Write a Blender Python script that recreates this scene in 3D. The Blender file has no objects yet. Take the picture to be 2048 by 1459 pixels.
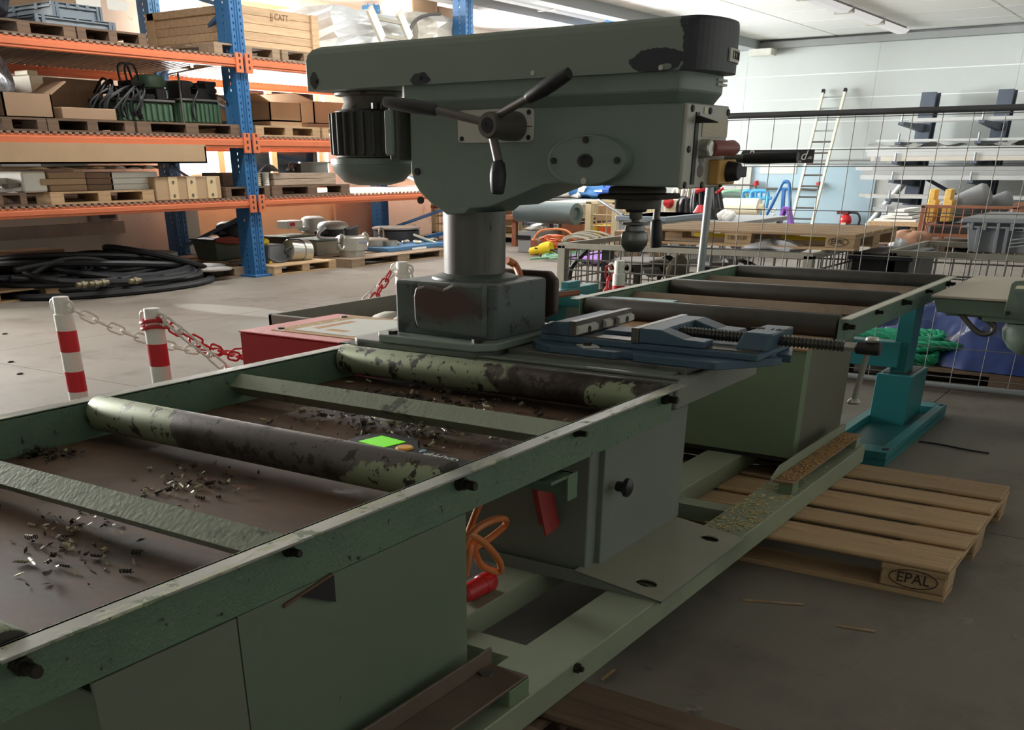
import bpy, bmesh, math, random
from mathutils import Vector, Matrix, Quaternion, noise
RND = random.Random(7)
SC = bpy.context.scene
COL = SC.collection
# ---------------------------------------------------------------- camera
F_PX, HX, HY, CAM_Z = 1972.6, 950.6, 1336.0, 1.62
def _d(u, v):
    d = Vector((u - HX, v - HY, F_PX)); d.normalize(); return d
_X = _d(2493.4, 317.8); _Z = -_d(971.8, 5189.9)
_X = (_X - _Z * _X.dot(_Z)).normalized(); _Y = _Z.cross(_X)
ROT = Matrix((_X, _Y, _Z))                      # camera (x right, y down, z forward) -> world
CAM = Vector((0, 0, CAM_Z))
cam = bpy.data.cameras.new('camera'); camo = bpy.data.objects.new('camera', cam); COL.objects.link(camo)
cam.sensor_width = 36.0; cam.sensor_fit = 'HORIZONTAL'; cam.lens = F_PX * 36.0 / 2048.0
cam.shift_x = (1024 - HX) / 2048.0; cam.shift_y = (HY - 729.5) / 2048.0
cam.clip_start = 0.05; cam.clip_end = 200
m3 = Matrix((ROT @ Vector((1, 0, 0)), ROT @ Vector((0, -1, 0)), ROT @ Vector((0, 0, -1)))).transposed()
camo.matrix_world = Matrix.Translation(CAM) @ m3.to_4x4()
SC.camera = camo
# ---------------------------------------------------------------- light and exposure
SC.view_settings.view_transform = 'Standard'; SC.view_settings.look = 'None'
SC.view_settings.gamma = 1.0; SC.view_settings.use_curve_mapping = False
SC.view_settings.exposure = 0.0
SC.cycles.use_denoising = True
SC.cycles.max_bounces = 7; SC.cycles.diffuse_bounces = 5; SC.cycles.glossy_bounces = 3
SC.cycles.transparent_max_bounces = 12
SC.cycles.sample_clamp_indirect = 6.0
world = bpy.data.worlds.new('sky'); SC.world = world; world.use_nodes = True
world.node_tree.nodes['Background'].inputs[0].default_value = (0.80, 0.90, 1.0, 1)
world.node_tree.nodes['Background'].inputs[1].default_value = 2.2
def area(name, loc, aim, sx, sy, power, col=(1, 1, 1)):
    l = bpy.data.lights.new(name, 'AREA'); l.shape = 'RECTANGLE'; l.size = sx; l.size_y = sy; l.energy = power; l.color = col
    o = bpy.data.objects.new(name, l); COL.objects.link(o); o.location = loc
    o.rotation_euler = (Vector(aim) - Vector(loc)).to_track_quat('-Z', 'Y').to_euler()
    return o
WALL_Y, WALL_X, CEIL = 16.9, 32.0, 4.68
# daylight entering by the windows of the long wall (each stands just outside its opening)
for wx_, ww_, pw_, cl_ in ((4.8, 4.4, 3600, (1.0, .98, .95)), (16.3, 4.5, 7200, (1.0, .98, .95)), (22.4, 4.4, 4500, (.97, .99, 1.0)), (28.3, 5.4, 1700, (.93, .98, 1.0))):
    area('window_daylight', (wx_, WALL_Y + .62, 2.95), (wx_, 0, 1.6), ww_, 3.1, pw_, cl_)
# ---------------------------------------------------------------- pixel <-> place helpers
def ray(u, v): return ROT @ Vector((u - HX, v - HY, F_PX))
def PZ(u, v, z):
    d = ray(u, v); return CAM + d * ((z - CAM.z) / d.z)
def PY(u, v, y):
    d = ray(u, v); return CAM + d * ((y - CAM.y) / d.y)
def PX(u, v, x):
    d = ray(u, v); return CAM + d * ((x - CAM.x) / d.x)
def fb(u0, u1, v0, v1, y, depth):
    "box whose front face lies in the plane y and shows between these picture columns and rows"
    vm, um = (v0 + v1) / 2, (u0 + u1) / 2
    return (PY(u0, vm, y).x, PY(u1, vm, y).x, y, y + depth, PY(um, v1, y).z, PY(um, v0, y).z)
# ---------------------------------------------------------------- materials
def C(r, g, b, k=1.0):
    f = lambda c: (c / 12.92 if c <= .04045 else ((c + .055) / 1.055) ** 2.4)
    return (f(r / 255) * k, f(g / 255) * k, f(b / 255) * k, 1.0)
MATS = {}
class NT:
    def __init__(s, name):
        s.m = bpy.data.materials.new(name); s.m.use_nodes = True
        s.t = s.m.node_tree; s.b = s.t.nodes['Principled BSDF']
    def n(s, typ, **kw):
        x = s.t.nodes.new(typ)
        for k, v in kw.items():
            if k.startswith('i_'):
                key = k[2:]; key = int(key) if key.isdigit() else key
                x.inputs[key].default_value = v
            else: setattr(x, k, v)
        return x
    def l(s, a, b): s.t.links.new(a, b)
def mat(name, base, rough=.5, metal=0.0, var=.12, vscale=3.0, bump=0.0, bscale=60.0, wear=(), patches=(), wear2=(), stretch=(1, 1, 1), spec=.5, coat=0.0, rand=0.0):
    if name in MATS: return MATS[name]
    T = NT(name); b = T.b
    b.inputs['Roughness'].default_value = rough; b.inputs['Metallic'].default_value = metal
    b.inputs['Specular IOR Level'].default_value = spec; b.inputs['Coat Weight'].default_value = coat
    tc = T.n('ShaderNodeTexCoord'); mp = T.n('ShaderNodeMapping'); mp.inputs['Scale'].default_value = stretch
    T.l(tc.outputs['Object'], mp.inputs['Vector']); vec = mp.outputs['Vector']
    nz = T.n('ShaderNodeTexNoise'); nz.inputs['Scale'].default_value = vscale; nz.inputs['Detail'].default_value = 6
    nz.inputs['Roughness'].default_value = .62
    T.l(vec, nz.inputs['Vector'])
    mx = T.n('ShaderNodeMix', data_type='RGBA')
    d = 1 - var; e = 1 + var
    mx.inputs[6].default_value = (base[0] * d, base[1] * d, base[2] * d, 1)
    mx.inputs[7].default_value = (min(1, base[0] * e), min(1, base[1] * e), min(1, base[2] * e), 1)
    mr = T.n('ShaderNodeMapRange'); mr.inputs[1].default_value = .3; mr.inputs[2].default_value = .7
    T.l(nz.outputs['Fac'], mr.inputs[0]); T.l(mr.outputs[0], mx.inputs[0])
    col = mx.outputs[2]; rsock = None
    def mixin(c, fac, r):
        nonlocal col, rsock
        q = T.n('ShaderNodeMix', data_type='RGBA'); q.inputs[7].default_value = c
        T.l(fac, q.inputs[0]); T.l(col, q.inputs[6]); col = q.outputs[2]
        if r is not None:
            k = T.n('ShaderNodeMix', data_type='FLOAT'); k.inputs[3].default_value = r
            T.l(fac, k.inputs[0])
            if rsock: T.l(rsock, k.inputs[2])
            else: k.inputs[2].default_value = rough
            rsock = k.outputs[0]
    def do_wear(w):
        c, sc_, th, soft = w[:4]; st = w[5] if len(w) > 5 else None
        z = T.n('ShaderNodeTexNoise'); z.inputs['Scale'].default_value = sc_; z.inputs['Detail'].default_value = 8; z.inputs['Roughness'].default_value = .68
        if st:
            m2 = T.n('ShaderNodeMapping'); m2.inputs['Scale'].default_value = st; m2.inputs['Location'].default_value = (3.1, 1.7, 5.2)
            T.l(tc.outputs['Object'], m2.inputs['Vector']); T.l(m2.outputs['Vector'], z.inputs['Vector'])
        else: T.l(vec, z.inputs['Vector'])
        r = T.n('ShaderNodeMapRange'); r.inputs[1].default_value = th; r.inputs[2].default_value = th + soft
        T.l(z.outputs['Fac'], r.inputs[0]); mixin(c, r.outputs[0], w[4] if len(w) > 4 else None)
    for w in wear: do_wear(w)
    for p in patches:
        c, ce, ra, amp, ns = p[:5]
        m2 = T.n('ShaderNodeMapping', vector_type='POINT')
        m2.inputs['Location'].default_value = (-ce[0] / ra[0], -ce[1] / ra[1], -ce[2] / ra[2])
        m2.inputs['Scale'].default_value = (1 / ra[0], 1 / ra[1], 1 / ra[2])
        T.l(tc.outputs['Object'], m2.inputs['Vector'])
        ln = T.n('ShaderNodeVectorMath', operation='LENGTH'); T.l(m2.outputs['Vector'], ln.inputs[0])
        z = T.n('ShaderNodeTexNoise'); z.inputs['Scale'].default_value = ns; z.inputs['Detail'].default_value = 7; z.inputs['Roughness'].default_value = .6
        T.l(tc.outputs['Object'], z.inputs['Vector'])
        a = T.n('ShaderNodeMath', operation='MULTIPLY_ADD'); a.inputs[1].default_value = amp * 4; a.inputs[2].default_value = -amp * 2
        T.l(z.outputs['Fac'], a.inputs[0])
        s_ = T.n('ShaderNodeMath', operation='ADD'); T.l(ln.outputs['Value'], s_.inputs[0]); T.l(a.outputs[0], s_.inputs[1])
        soft = p[6] if len(p) > 6 else .06
        r = T.n('ShaderNodeMapRange'); r.inputs[1].default_value = 1 + soft; r.inputs[2].default_value = 1 - soft
        T.l(s_.outputs[0], r.inputs[0]); mixin(c, r.outputs[0], p[5] if len(p) > 5 else None)
    for w in wear2: do_wear(w)
    if rand:
        oi = T.n('ShaderNodeObjectInfo'); hs = T.n('ShaderNodeHueSaturation')
        r = T.n('ShaderNodeMapRange'); r.inputs[3].default_value = 1 - rand; r.inputs[4].default_value = 1 + rand
        T.l(oi.outputs['Random'], r.inputs[0]); T.l(r.outputs[0], hs.inputs['Value']); T.l(col, hs.inputs['Color']); col = hs.outputs[0]
    T.l(col, b.inputs['Base Color'])
    if rsock: T.l(rsock, b.inputs['Roughness'])
    if bump:
        bn = T.n('ShaderNodeTexNoise'); bn.inputs['Scale'].default_value = bscale; bn.inputs['Detail'].default_value = 4
        T.l(vec, bn.inputs['Vector'])
        bp = T.n('ShaderNodeBump'); bp.inputs['Strength'].default_value = bump; bp.inputs['Distance'].default_value = .01
        T.l(bn.outputs['Fac'], bp.inputs['Height']); T.l(bp.outputs['Normal'], b.inputs['Normal'])
    MATS[name] = T.m
    return T.m
def wood(name, c, dark, rough=.75, rand=.14, knots=True):
    w = [(dark, 2.2, .50, .28, None, (1.2, 14, 14))]
    if knots: w.append((tuple(x * .45 for x in dark[:3]) + (1,), 3.2, .70, .03, None, (1.6, 5, 5)))
    return mat(name, c, rough, var=.16, vscale=2.0, stretch=(.7, 9, 9), bump=.25, bscale=9, wear=w, rand=rand, spec=.25)
def emit(name, c, k):
    if name in MATS: return MATS[name]
    T = NT(name); T.b.inputs['Base Color'].default_value = (0, 0, 0, 1)
    T.b.inputs['Emission Color'].default_value = c; T.b.inputs['Emission Strength'].default_value = k
    MATS[name] = T.m; return T.m
# ---------------------------------------------------------------- mesh builder
def basis(d, up=(0, 0, 1)):
    d = Vector(d).normalized(); up = Vector(up)
    if abs(d.dot(up)) > .98: up = Vector((0, 1, 0)) if abs(d.z) > .9 else Vector((0, 0, 1))
    a = up.cross(d).normalized(); return d, a, d.cross(a)
class MB:
    def __init__(s): s.v = []; s.f = []; s.sm = []
    def add(s, vs, fs, smooth=False):
        o = len(s.v); s.v += [Vector(p) for p in vs]; s.f += [tuple(i + o for i in f) for f in fs]; s.sm += [smooth] * len(fs); return s
    def box(s, x0, x1, y0, y1, z0, z1):
        if x0 > x1: x0, x1 = x1, x0
        if y0 > y1: y0, y1 = y1, y0
        if z0 > z1: z0, z1 = z1, z0
        return s.add([(x0, y0, z0), (x1, y0, z0), (x1, y1, z0), (x0, y1, z0), (x0, y0, z1), (x1, y0, z1), (x1, y1, z1), (x0, y1, z1)],
                     [(0, 3, 2, 1), (4, 5, 6, 7), (0, 1, 5, 4), (1, 2, 6, 5), (2, 3, 7, 6), (3, 0, 4, 7)])
    def hexa(s, b, t):
        "box from four bottom and four top corners (counter-clockwise seen from above)"
        return s.add(list(b) + list(t), [(0, 3, 2, 1), (4, 5, 6, 7), (0, 1, 5, 4), (1, 2, 6, 5), (2, 3, 7, 6), (3, 0, 4, 7)])
    def bar(s, p, q, w, h, up=(0, 0, 1)):
        p, q = Vector(p), Vector(q); d, a, b = basis(q - p, up); a = a * w / 2; b = b * h / 2
        c = [-a - b, a - b, a + b, -a + b]
        return s.add([p + k for k in c] + [q + k for k in c], [(3, 2, 1, 0), (4, 5, 6, 7), (0, 1, 5, 4), (1, 2, 6, 5), (2, 3, 7, 6), (3, 0, 4, 7)])
    def cyl(s, p, q, r, r2=None, n=20, caps=True):
        p, q = Vector(p), Vector(q); r2 = r if r2 is None else r2; d, a, b = basis(q - p)
        vs = []
        for c, rr in ((p, r), (q, r2)):
            for i in range(n):
                t = 2 * math.pi * i / n; vs.append(c + (a * math.cos(t) + b * math.sin(t)) * rr)
        s.add(vs, [(i, (i + 1) % n, n + (i + 1) % n, n + i) for i in range(n)], True)
        if caps:
            o = len(s.v) - 2 * n
            s.f += [tuple(o + i for i in reversed(range(n))), tuple(o + n + i for i in range(n))]; s.sm += [False, False]
        return s
    def lathe(s, prof, o=(0, 0, 0), axis=(0, 0, 1), n=28, sx=1.0, sy=1.0, up=(0, 0, 1)):
        "prof: (radius, height) pairs along the axis from o"
        o = Vector(o); d, a, b = basis(axis, up); vs = []
        for r, h in prof:
            for i in range(n):
                t = 2 * math.pi * i / n; vs.append(o + d * h + (a * math.cos(t) * sx + b * math.sin(t) * sy) * r)
        fs = [(k * n + i, k * n + (i + 1) % n, (k + 1) * n + (i + 1) % n, (k + 1) * n + i) for k in range(len(prof) - 1) for i in range(n)]
        fs.append(tuple(reversed(range(n)))); fs.append(tuple((len(prof) - 1) * n + i for i in range(n)))
        return s.add(vs, fs, True)
    def tube(s, pts, r, n=8, closed=False):
        pts = [Vector(p) for p in pts]; m = len(pts); vs = []
        d0 = (pts[1] - pts[0]).normalized(); _, a, b = basis(d0)
        for i, p in enumerate(pts):
            if closed: d = (pts[(i + 1) % m] - pts[i - 1]).normalized()
            else: d = (pts[min(i + 1, m - 1)] - pts[max(i - 1, 0)]).normalized()
            a = (a - d * a.dot(d)).normalized(); b = d.cross(a)
            for k in range(n):
                t = 2 * math.pi * k / n; vs.append(p + (a * math.cos(t) + b * math.sin(t)) * r)
        e = m if closed else m - 1
        fs = [(i * n + k, i * n + (k + 1) % n, ((i + 1) % m) * n + (k + 1) % n, ((i + 1) % m) * n + k) for i in range(e) for k in range(n)]
        if not closed: fs += [tuple(reversed(range(n))), tuple((m - 1) * n + k for k in range(n))]
        return s.add(vs, fs, True)
    def prism(s, poly, axis, a0, a1):
        "poly: 2D outline; axis 'x' -> (y,z), 'y' -> (x,z), 'z' -> (x,y)"
        def P(p, a):
            return {'x': (a, p[0], p[1]), 'y': (p[0], a, p[1]), 'z': (p[0], p[1], a)}[axis]
        n = len(poly)
        s.add([P(p, a0) for p in poly] + [P(p, a1) for p in poly],
              [tuple(reversed(range(n))), tuple(range(n, 2 * n))] + [(i, (i + 1) % n, n + (i + 1) % n, n + i) for i in range(n)])
        return s
    def loft(s, rings, smooth=False, caps=True):
        n = len(rings[0]); vs = [p for r in rings for p in r]
        fs = [(k * n + i, k * n + (i + 1) % n, (k + 1) * n + (i + 1) % n, (k + 1) * n + i) for k in range(len(rings) - 1) for i in range(n)]
        if caps: fs += [tuple(reversed(range(n))), tuple((len(rings) - 1) * n + i for i in range(n))]
        return s.add(vs, fs, smooth)
    def ball(s, c, rx, ry=None, rz=None, n=16, m=10):
        ry = ry or rx; rz = rz or rx; c = Vector(c); vs = []
        for j in range(1, m):
            ph = math.pi * j / m
            for i in range(n):
                t = 2 * math.pi * i / n; vs.append(c + Vector((rx * math.sin(ph) * math.cos(t), ry * math.sin(ph) * math.sin(t), rz * math.cos(ph))))
        vs += [c + Vector((0, 0, rz)), c - Vector((0, 0, rz))]; N = (m - 1) * n
        fs = [(j * n + i, (j + 1) * n + i, (j + 1) * n + (i + 1) % n, j * n + (i + 1) % n) for j in range(m - 2) for i in range(n)]
        fs += [(N, i, (i + 1) % n) for i in range(n)] + [((m - 2) * n + i, N + 1, (m - 2) * n + (i + 1) % n) for i in range(n)]
        return s.add(vs, fs, True)
    def grid(s, fn, nu, nv, smooth=True):
        vs = [fn(i / nu, j / nv) for j in range(nv + 1) for i in range(nu + 1)]
        return s.add(vs, [(j * (nu + 1) + i, j * (nu + 1) + i + 1, (j + 1) * (nu + 1) + i + 1, (j + 1) * (nu + 1) + i) for j in range(nv) for i in range(nu)], smooth)
    def mesh(s, name, m, org=(0, 0, 0)):
        org = Vector(org); me = bpy.data.meshes.new(name)
        me.from_pydata([tuple(v - org) for v in s.v], [], s.f)
        me.polygons.foreach_set('use_smooth', s.sm)
        if m: me.materials.append(m)
        bm = bmesh.new(); bm.from_mesh(me); bmesh.ops.recalc_face_normals(bm, faces=bm.faces); bm.to_mesh(me); bm.free()
        if any(s.sm): me.set_sharp_from_angle(angle=math.radians(38))
        return me
BASE = {}
ORD = 'first second third fourth fifth sixth seventh eighth ninth tenth eleventh twelfth thirteenth fourteenth fifteenth sixteenth seventeenth eighteenth nineteenth twentieth'.split()
ORD += ['twenty-' + o for o in ORD[:9]] + ['thirtieth'] + ['thirty-' + o for o in ORD[:9]] + ['fortieth']
def thing(name, label, cat, base, group=None):
    o = bpy.data.objects.new(name, None); COL.objects.link(o); o.empty_display_size = .1
    o.location = base; BASE[o.name] = Vector(base)
    o['label'] = label; o['category'] = cat
    if group: o['group'] = group
    return o
def part(name, mb, m, parent, bevel=0.0, kind=None, label=None, seg=1):
    "a mesh of its own under its thing (its coordinates are given in the room's frame)"
    b = BASE[parent.name]
    me = mb.mesh(name, m, b); o = bpy.data.objects.new(name, me); COL.objects.link(o); o.parent = parent; BASE[o.name] = b
    if bevel: bev(o, bevel, seg)
    if kind: o['kind'] = kind
    if label: o['label'] = label
    if parent.rotation_euler.z: o.matrix_parent_inverse = Matrix.Rotation(-parent.rotation_euler.z, 4, 'Z')
    return o
def bev(o, w, seg=1):
    k = o.modifiers.new('bevel', 'BEVEL'); k.width = w; k.segments = seg; k.limit_method = 'ANGLE'; k.angle_limit = math.radians(40)
    k.use_clamp_overlap = True
    return o
def single(name, mb, m, label, cat, base=None, bevel=0.0, group=None, kind=None):
    if base is None:
        xs = [v.x for v in mb.v]; ys = [v.y for v in mb.v]; zs = [v.z for v in mb.v]
        base = ((min(xs) + max(xs)) / 2, (min(ys) + max(ys)) / 2, min(zs))
    me = mb.mesh(name, m, base); o = bpy.data.objects.new(name, me); COL.objects.link(o); o.location = base; BASE[o.name] = Vector(base)
    if bevel: bev(o, bevel)
    o['label'] = label; o['category'] = cat
    if group: o['group'] = group
    if kind: o['kind'] = kind
    return o
def struct(name, mb, m, parent=None, bevel=0.0):
    me = mb.mesh(name, m); o = bpy.data.objects.new(name, me); COL.objects.link(o); BASE[o.name] = Vector()
    if parent: o.parent = parent
    else: o['kind'] = 'structure'
    if bevel: bev(o, bevel)
    return o
def inst(name, me, parent, loc, rot=(0, 0, 0), scale=(1, 1, 1), bevel=0.0):
    "a piece that shares its mesh data with its like"
    o = bpy.data.objects.new(name, me); COL.objects.link(o); o.parent = parent
    o.location = Vector(loc) - BASE[parent.name]; o.rotation_euler = rot; o.scale = scale
    BASE[o.name] = BASE[parent.name]
    if bevel: bev(o, bevel)
    return o
def text(name, body, parent, loc, xdir, ydir, size, m, extrude=.001, shear=0.0, align='CENTER'):
    cu = bpy.data.curves.new(name, 'FONT'); cu.body = body; cu.size = size; cu.extrude = extrude; cu.shear = shear
    cu.align_x = align; cu.align_y = 'CENTER'; cu.materials.append(m)
    tmp = bpy.data.objects.new('tmp', cu); COL.objects.link(tmp)
    me = bpy.data.meshes.new_from_object(tmp.evaluated_get(bpy.context.evaluated_depsgraph_get()))
    bpy.data.objects.remove(tmp); bpy.data.curves.remove(cu); me.name = name
    if not me.materials: me.materials.append(m)
    o = bpy.data.objects.new(name, me); COL.objects.link(o); o.parent = parent; BASE[o.name] = BASE[parent.name]
    x = Vector(xdir); y = Vector(ydir); z = x.normalized().cross(y.normalized())
    M = Matrix((x, y, z)).transposed().to_4x4(); M.translation = Vector(loc) - BASE[parent.name]
    o.matrix_local = M
    if parent.rotation_euler.z: o.matrix_parent_inverse = Matrix.Rotation(-parent.rotation_euler.z, 4, 'Z')
    return o
def arc(c, r, a0, a1, n, rx=None):
    return [(c[0] + (rx or r) * math.cos(a0 + (a1 - a0) * i / n), c[1] + r * math.sin(a0 + (a1 - a0) * i / n)) for i in range(n + 1)]
def smoothpath(pts, k=6):
    P = [Vector(p) for p in pts]; out = []
    for i in range(len(P) - 1):
        p0 = P[max(i - 1, 0)]; p1 = P[i]; p2 = P[i + 1]; p3 = P[min(i + 2, len(P) - 1)]
        for j in range(k):
            t = j / k
            out.append(.5 * ((2 * p1) + (p2 - p0) * t + (2 * p0 - 5 * p1 + 4 * p2 - p3) * t * t + (3 * p1 - p0 - 3 * p2 + p3) * t ** 3))
    out.append(P[-1]); return out
# ---------------------------------------------------------------- palette
DARKM = C(52, 47, 45); RUST = C(104, 70, 48); DRUST = C(62, 44, 36)
M_RAIL = mat('hammered_green', C(96, 120, 98), .42, var=.10, vscale=5, bump=.35, bscale=120, wear=[(C(38, 46, 40), 24, .635, .02, .6), (C(58, 74, 60), 3.0, .60, .2)])
M_FLANGE = mat('worn_flange', C(150, 150, 142), .36, metal=.35, var=.14, vscale=6, wear=[(C(176, 178, 152), 9, .55, .02, .6, (1, 4, 4)), (C(120, 132, 108), 14, .60, .02, .6), (C(90, 86, 84), 20, .64, .03, .4)])
M_CAB = mat('cabinet_green', C(104, 118, 98), .5, var=.08, vscale=2, bump=.06, bscale=90, wear=[(C(50, 62, 46), 18, .70, .02), (C(78, 90, 72), 1.6, .58, .25)])
M_CAB2 = mat('cabinet_door_green', C(110, 116, 100), .5, var=.07, vscale=2, bump=.06, bscale=90, wear=[(C(56, 62, 52), 22, .71, .02)])
M_CABF = mat('far_cabinet_green', C(112, 130, 102), .5, var=.07, vscale=1.6, wear=[(C(46, 58, 40), 14, .71, .015), (C(112, 124, 96), 1.2, .55, .2)])
M_CABG = mat('far_cabinet_olive', C(100, 98, 82), .55, var=.08, vscale=1.6)
M_BEAM = mat('beam_pale_green', C(138, 146, 124), .5, var=.08, vscale=2, wear=[(C(112, 122, 100), 1.4, .55, .2)])
M_GREY = mat('machine_grey_green', C(126, 138, 129), .42, var=.06, vscale=3, wear=[(C(92, 92, 84), 1.3, .55, .3), (C(54, 58, 56), 16, .73, .015)])
M_PED = mat('pedestal_grey', C(118, 126, 118), .5, var=.06, vscale=2, bump=.05, bscale=140, wear=[(C(84, 76, 64), 1.6, .60, .2)])
M_PLATEG = mat('foot_plate_grey', C(150, 148, 132), .5, var=.07, vscale=2.4, bump=.05, bscale=140, wear=[(C(118, 104, 84), 2.2, .58, .2), (C(70, 66, 58), 30, .72, .02)])
M_STEEL = mat('column_steel', C(104, 102, 98), .44, metal=.75, var=.12, vscale=2.5, stretch=(1, 1, .25), wear=[(C(78, 74, 70), 5, .58, .12, .5), (C(44, 42, 42), 40, .70, .03, .6)])
PG = C(146, 154, 126)
M_ROLL = mat('roller_worn', C(100, 94, 92), .42, metal=.5, var=.14, vscale=3, wear=[(C(60, 50, 46), 1.7, .48, .10, .45)], patches=[(PG, (0, .80, .6), (9, .46, 9), .35, 6, .55, .03), (PG, (0, -.60, .57), (9, .22, .09), .35, 11, .55, .03)], wear2=[(C(64, 56, 46), 19, .555, .02, .5)])
M_ROLL3 = mat('roller_worn_third', C(92, 84, 80), .40, metal=.5, var=.14, vscale=3, wear=[(C(56, 46, 42), 1.5, .48, .10, .45)], patches=[(PG, (0, .80, .6), (9, .82, 9), .35, 6, .55, .03), (PG, (0, -.60, .58), (9, .12, .09), .35, 11, .55, .03)], wear2=[(C(58, 50, 42), 17, .545, .03, .5)])
M_ROLLP = mat('roller_painted', C(140, 150, 124), .5, metal=.2, var=.10, vscale=3, wear=[(C(62, 58, 50), 11, .545, .05, .5, (3, 1, 3)), (C(110, 104, 100), 1.4, .56, .06, .36)])
M_ROLLD = mat('roller_dark', C(74, 72, 68), .40, metal=.5, var=.10, vscale=2, wear=[(C(54, 48, 44), 1.5, .5, .2), (C(100, 84, 72), 2.1, .62, .12)])
M_ROLLE = mat('roller_end', C(60, 54, 48), .55, metal=.5, var=.2, vscale=8)
M_TRAY = mat('tray_rust', C(98, 73, 54), .66, metal=.1, var=.28, vscale=2.2, stretch=(1.6, .8, 1), wear=[(C(50, 39, 35), 1.5, .47, .14, .58), (C(150, 104, 62), 3.0, .60, .10, .6), (C(40, 34, 33), 4, .58, .1, .4), (C(128, 84, 50), 14, .66, .05, .6, (1, 4, 1))])
M_BAR = mat('cross_bar_green', C(140, 148, 128), .5, metal=.15, var=.10, vscale=4, bump=.15, bscale=70, wear=[(C(82, 86, 74), 9, .58, .06), (C(118, 108, 90), 2, .6, .2)])
M_BARB = mat('cross_bar_brown', C(128, 112, 94), .55, metal=.2, var=.10, vscale=4, wear=[(C(92, 74, 60), 2.5, .5, .2)])
M_BOLT = mat('bolt_dark', C(62, 58, 52), .45, metal=.6, var=.2, vscale=20)
M_DARK = mat('dark_iron', C(48, 46, 46), .5, metal=.3, var=.15, vscale=8)
M_BLACKP = mat('black_grip', C(38, 38, 40), .42, var=.05)
M_ROD = mat('spoke_rod', C(112, 106, 100), .45, metal=.6, var=.1)
M_ALU = mat('alu_plate', C(206, 203, 194), .5, metal=.05, var=.05, wear=[(C(150, 146, 140), 3, .58, .2)])
M_BLUE = mat('vise_blue', C(70, 94, 112), .45, var=.08, vscale=8, bump=.1, bscale=90, wear=[(C(58, 72, 82), 6, .56, .1), (C(120, 124, 116), 24, .68, .03)])
M_JAW = mat('jaw_steel', C(110, 104, 98), .36, metal=.7, var=.15, vscale=12, wear=[(C(62, 48, 40), 10, .56, .1)])
M_ORANGE = mat('cable_orange', C(214, 130, 78), .42, var=.06)
M_RED = mat('red_paint', C(176, 34, 40), .38, var=.05, bump=.12, bscale=160)
M_REDP = mat('red_plastic', C(190, 40, 44), .4, var=.05)
M_WHITE = mat('white_plastic', C(226, 224, 216), .45, var=.03)
M_REDBAND = mat('red_band', C(200, 30, 42), .45, var=.03)
M_TEAL = mat('teal_paint', C(44, 124, 128), .4, var=.06, vscale=2)
M_WOODN = wood('pallet_new', C(178, 150, 116), C(138, 108, 76))
M_WOODO = wood('pallet_old', C(150, 130, 108), C(98, 80, 64))
M_WOODD = wood('pallet_dark', C(112, 92, 76), C(70, 56, 46))
M_CRATE = wood('crate_pine', C(206, 176, 142), C(176, 142, 106))
M_CARD = mat('cardboard', C(158, 132, 108), .8, var=.05, vscale=2, spec=.2, rand=.08)
M_CARDL = mat('cardboard_light', C(176, 150, 120), .8, var=.05, vscale=2, spec=.2)
M_CARDI = mat('cardboard_inside', C(120, 94, 70), .85, var=.05, spec=.2)
M_TAPE = mat('tape', C(206, 182, 142), .35, var=.03)
M_PAPER = mat('paper', C(232, 232, 226), .7, var=.04, spec=.2)
M_RACKB = mat('rack_blue', C(44, 100, 150), .42, var=.06)
M_RACKO = mat('rack_orange', C(206, 112, 72), .45, var=.06)
M_DECK = mat('shelf_deck', C(140, 120, 104), .6, metal=.2, var=.1)
_q = [PZ(u, v, 0) for u, v in ((470, 620), (640, 655), (120, 640))]
M_CONC = mat('concrete', C(126, 119, 110), .62, var=.12, vscale=.55, bump=.05, bscale=30, spec=.35,
             wear=[(C(98, 91, 84), 1.1, .50, .22), (C(146, 141, 133), .35, .55, .2), (C(86, 80, 74), 6, .62, .1), (C(74, 68, 64), 46, .70, .05), (C(150, 146, 138), 3.1, .66, .06)], patches=[(C(150, 147, 140), (_q[0].x, _q[0].y, 0), (.30, 1.1, 1), .12, 1.5, .5, .1), (C(140, 138, 132), (_q[1].x, _q[1].y, 0), (.7, 1.0, 1), .2, 2, .5, .3)], stretch=(1, 1, 1))
M_WALLW = mat('wall_white', C(202, 206, 202), .7, var=.03, vscale=.5, spec=.25)
M_WALLL = mat('wall_plaster', C(230, 222, 210), .8, var=.04, vscale=.8, spec=.2, bump=.15, bscale=5, wear=[(C(192, 174, 158), 1.1, .60, .12), (C(170, 156, 144), 4, .66, .05)])
M_CEIL = mat('ceiling_panel', C(228, 228, 222), .8, var=.02, vscale=.4, spec=.2)
M_TBAR = mat('ceiling_bar', C(240, 240, 236), .6, var=.01)
M_BLUEW = mat('wall_blue', C(180, 204, 214), .6, var=.04, vscale=.8)
M_GREYP = mat('grey_plastic', C(150, 154, 156), .45, var=.03)
M_GREYC = mat('crate_grey', C(128, 140, 150), .45, var=.03)
M_WIRE = mat('zinc_wire', C(122, 120, 114), .5, metal=.4, var=.08)
M_WIREB = mat('beige_wire', C(186, 168, 130), .55, metal=.2, var=.1)
M_GFRAME = mat('cage_frame', C(156, 152, 138), .55, metal=.3, var=.1, vscale=5)
M_ZINC = mat('zinc_tube', C(160, 166, 168), .36, metal=.7, var=.08)
M_HOSE = mat('black_hose', C(28, 30, 34), .5, var=.08)
M_BLACK = mat('black_plastic', C(30, 30, 34), .4, var=.1)
M_MOTOR = mat('motor_dark', C(88, 86, 82), .6, metal=.1, var=.1)
M_MOTORL = mat('motor_light', C(170, 176, 172), .45, metal=.2, var=.06)
M_HGREEN = mat('hydraulic_green', C(64, 92, 70), .45, var=.1)
M_TANKG = mat('tank_grey_green', C(96, 110, 100), .5, var=.1, vscale=3)
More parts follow.
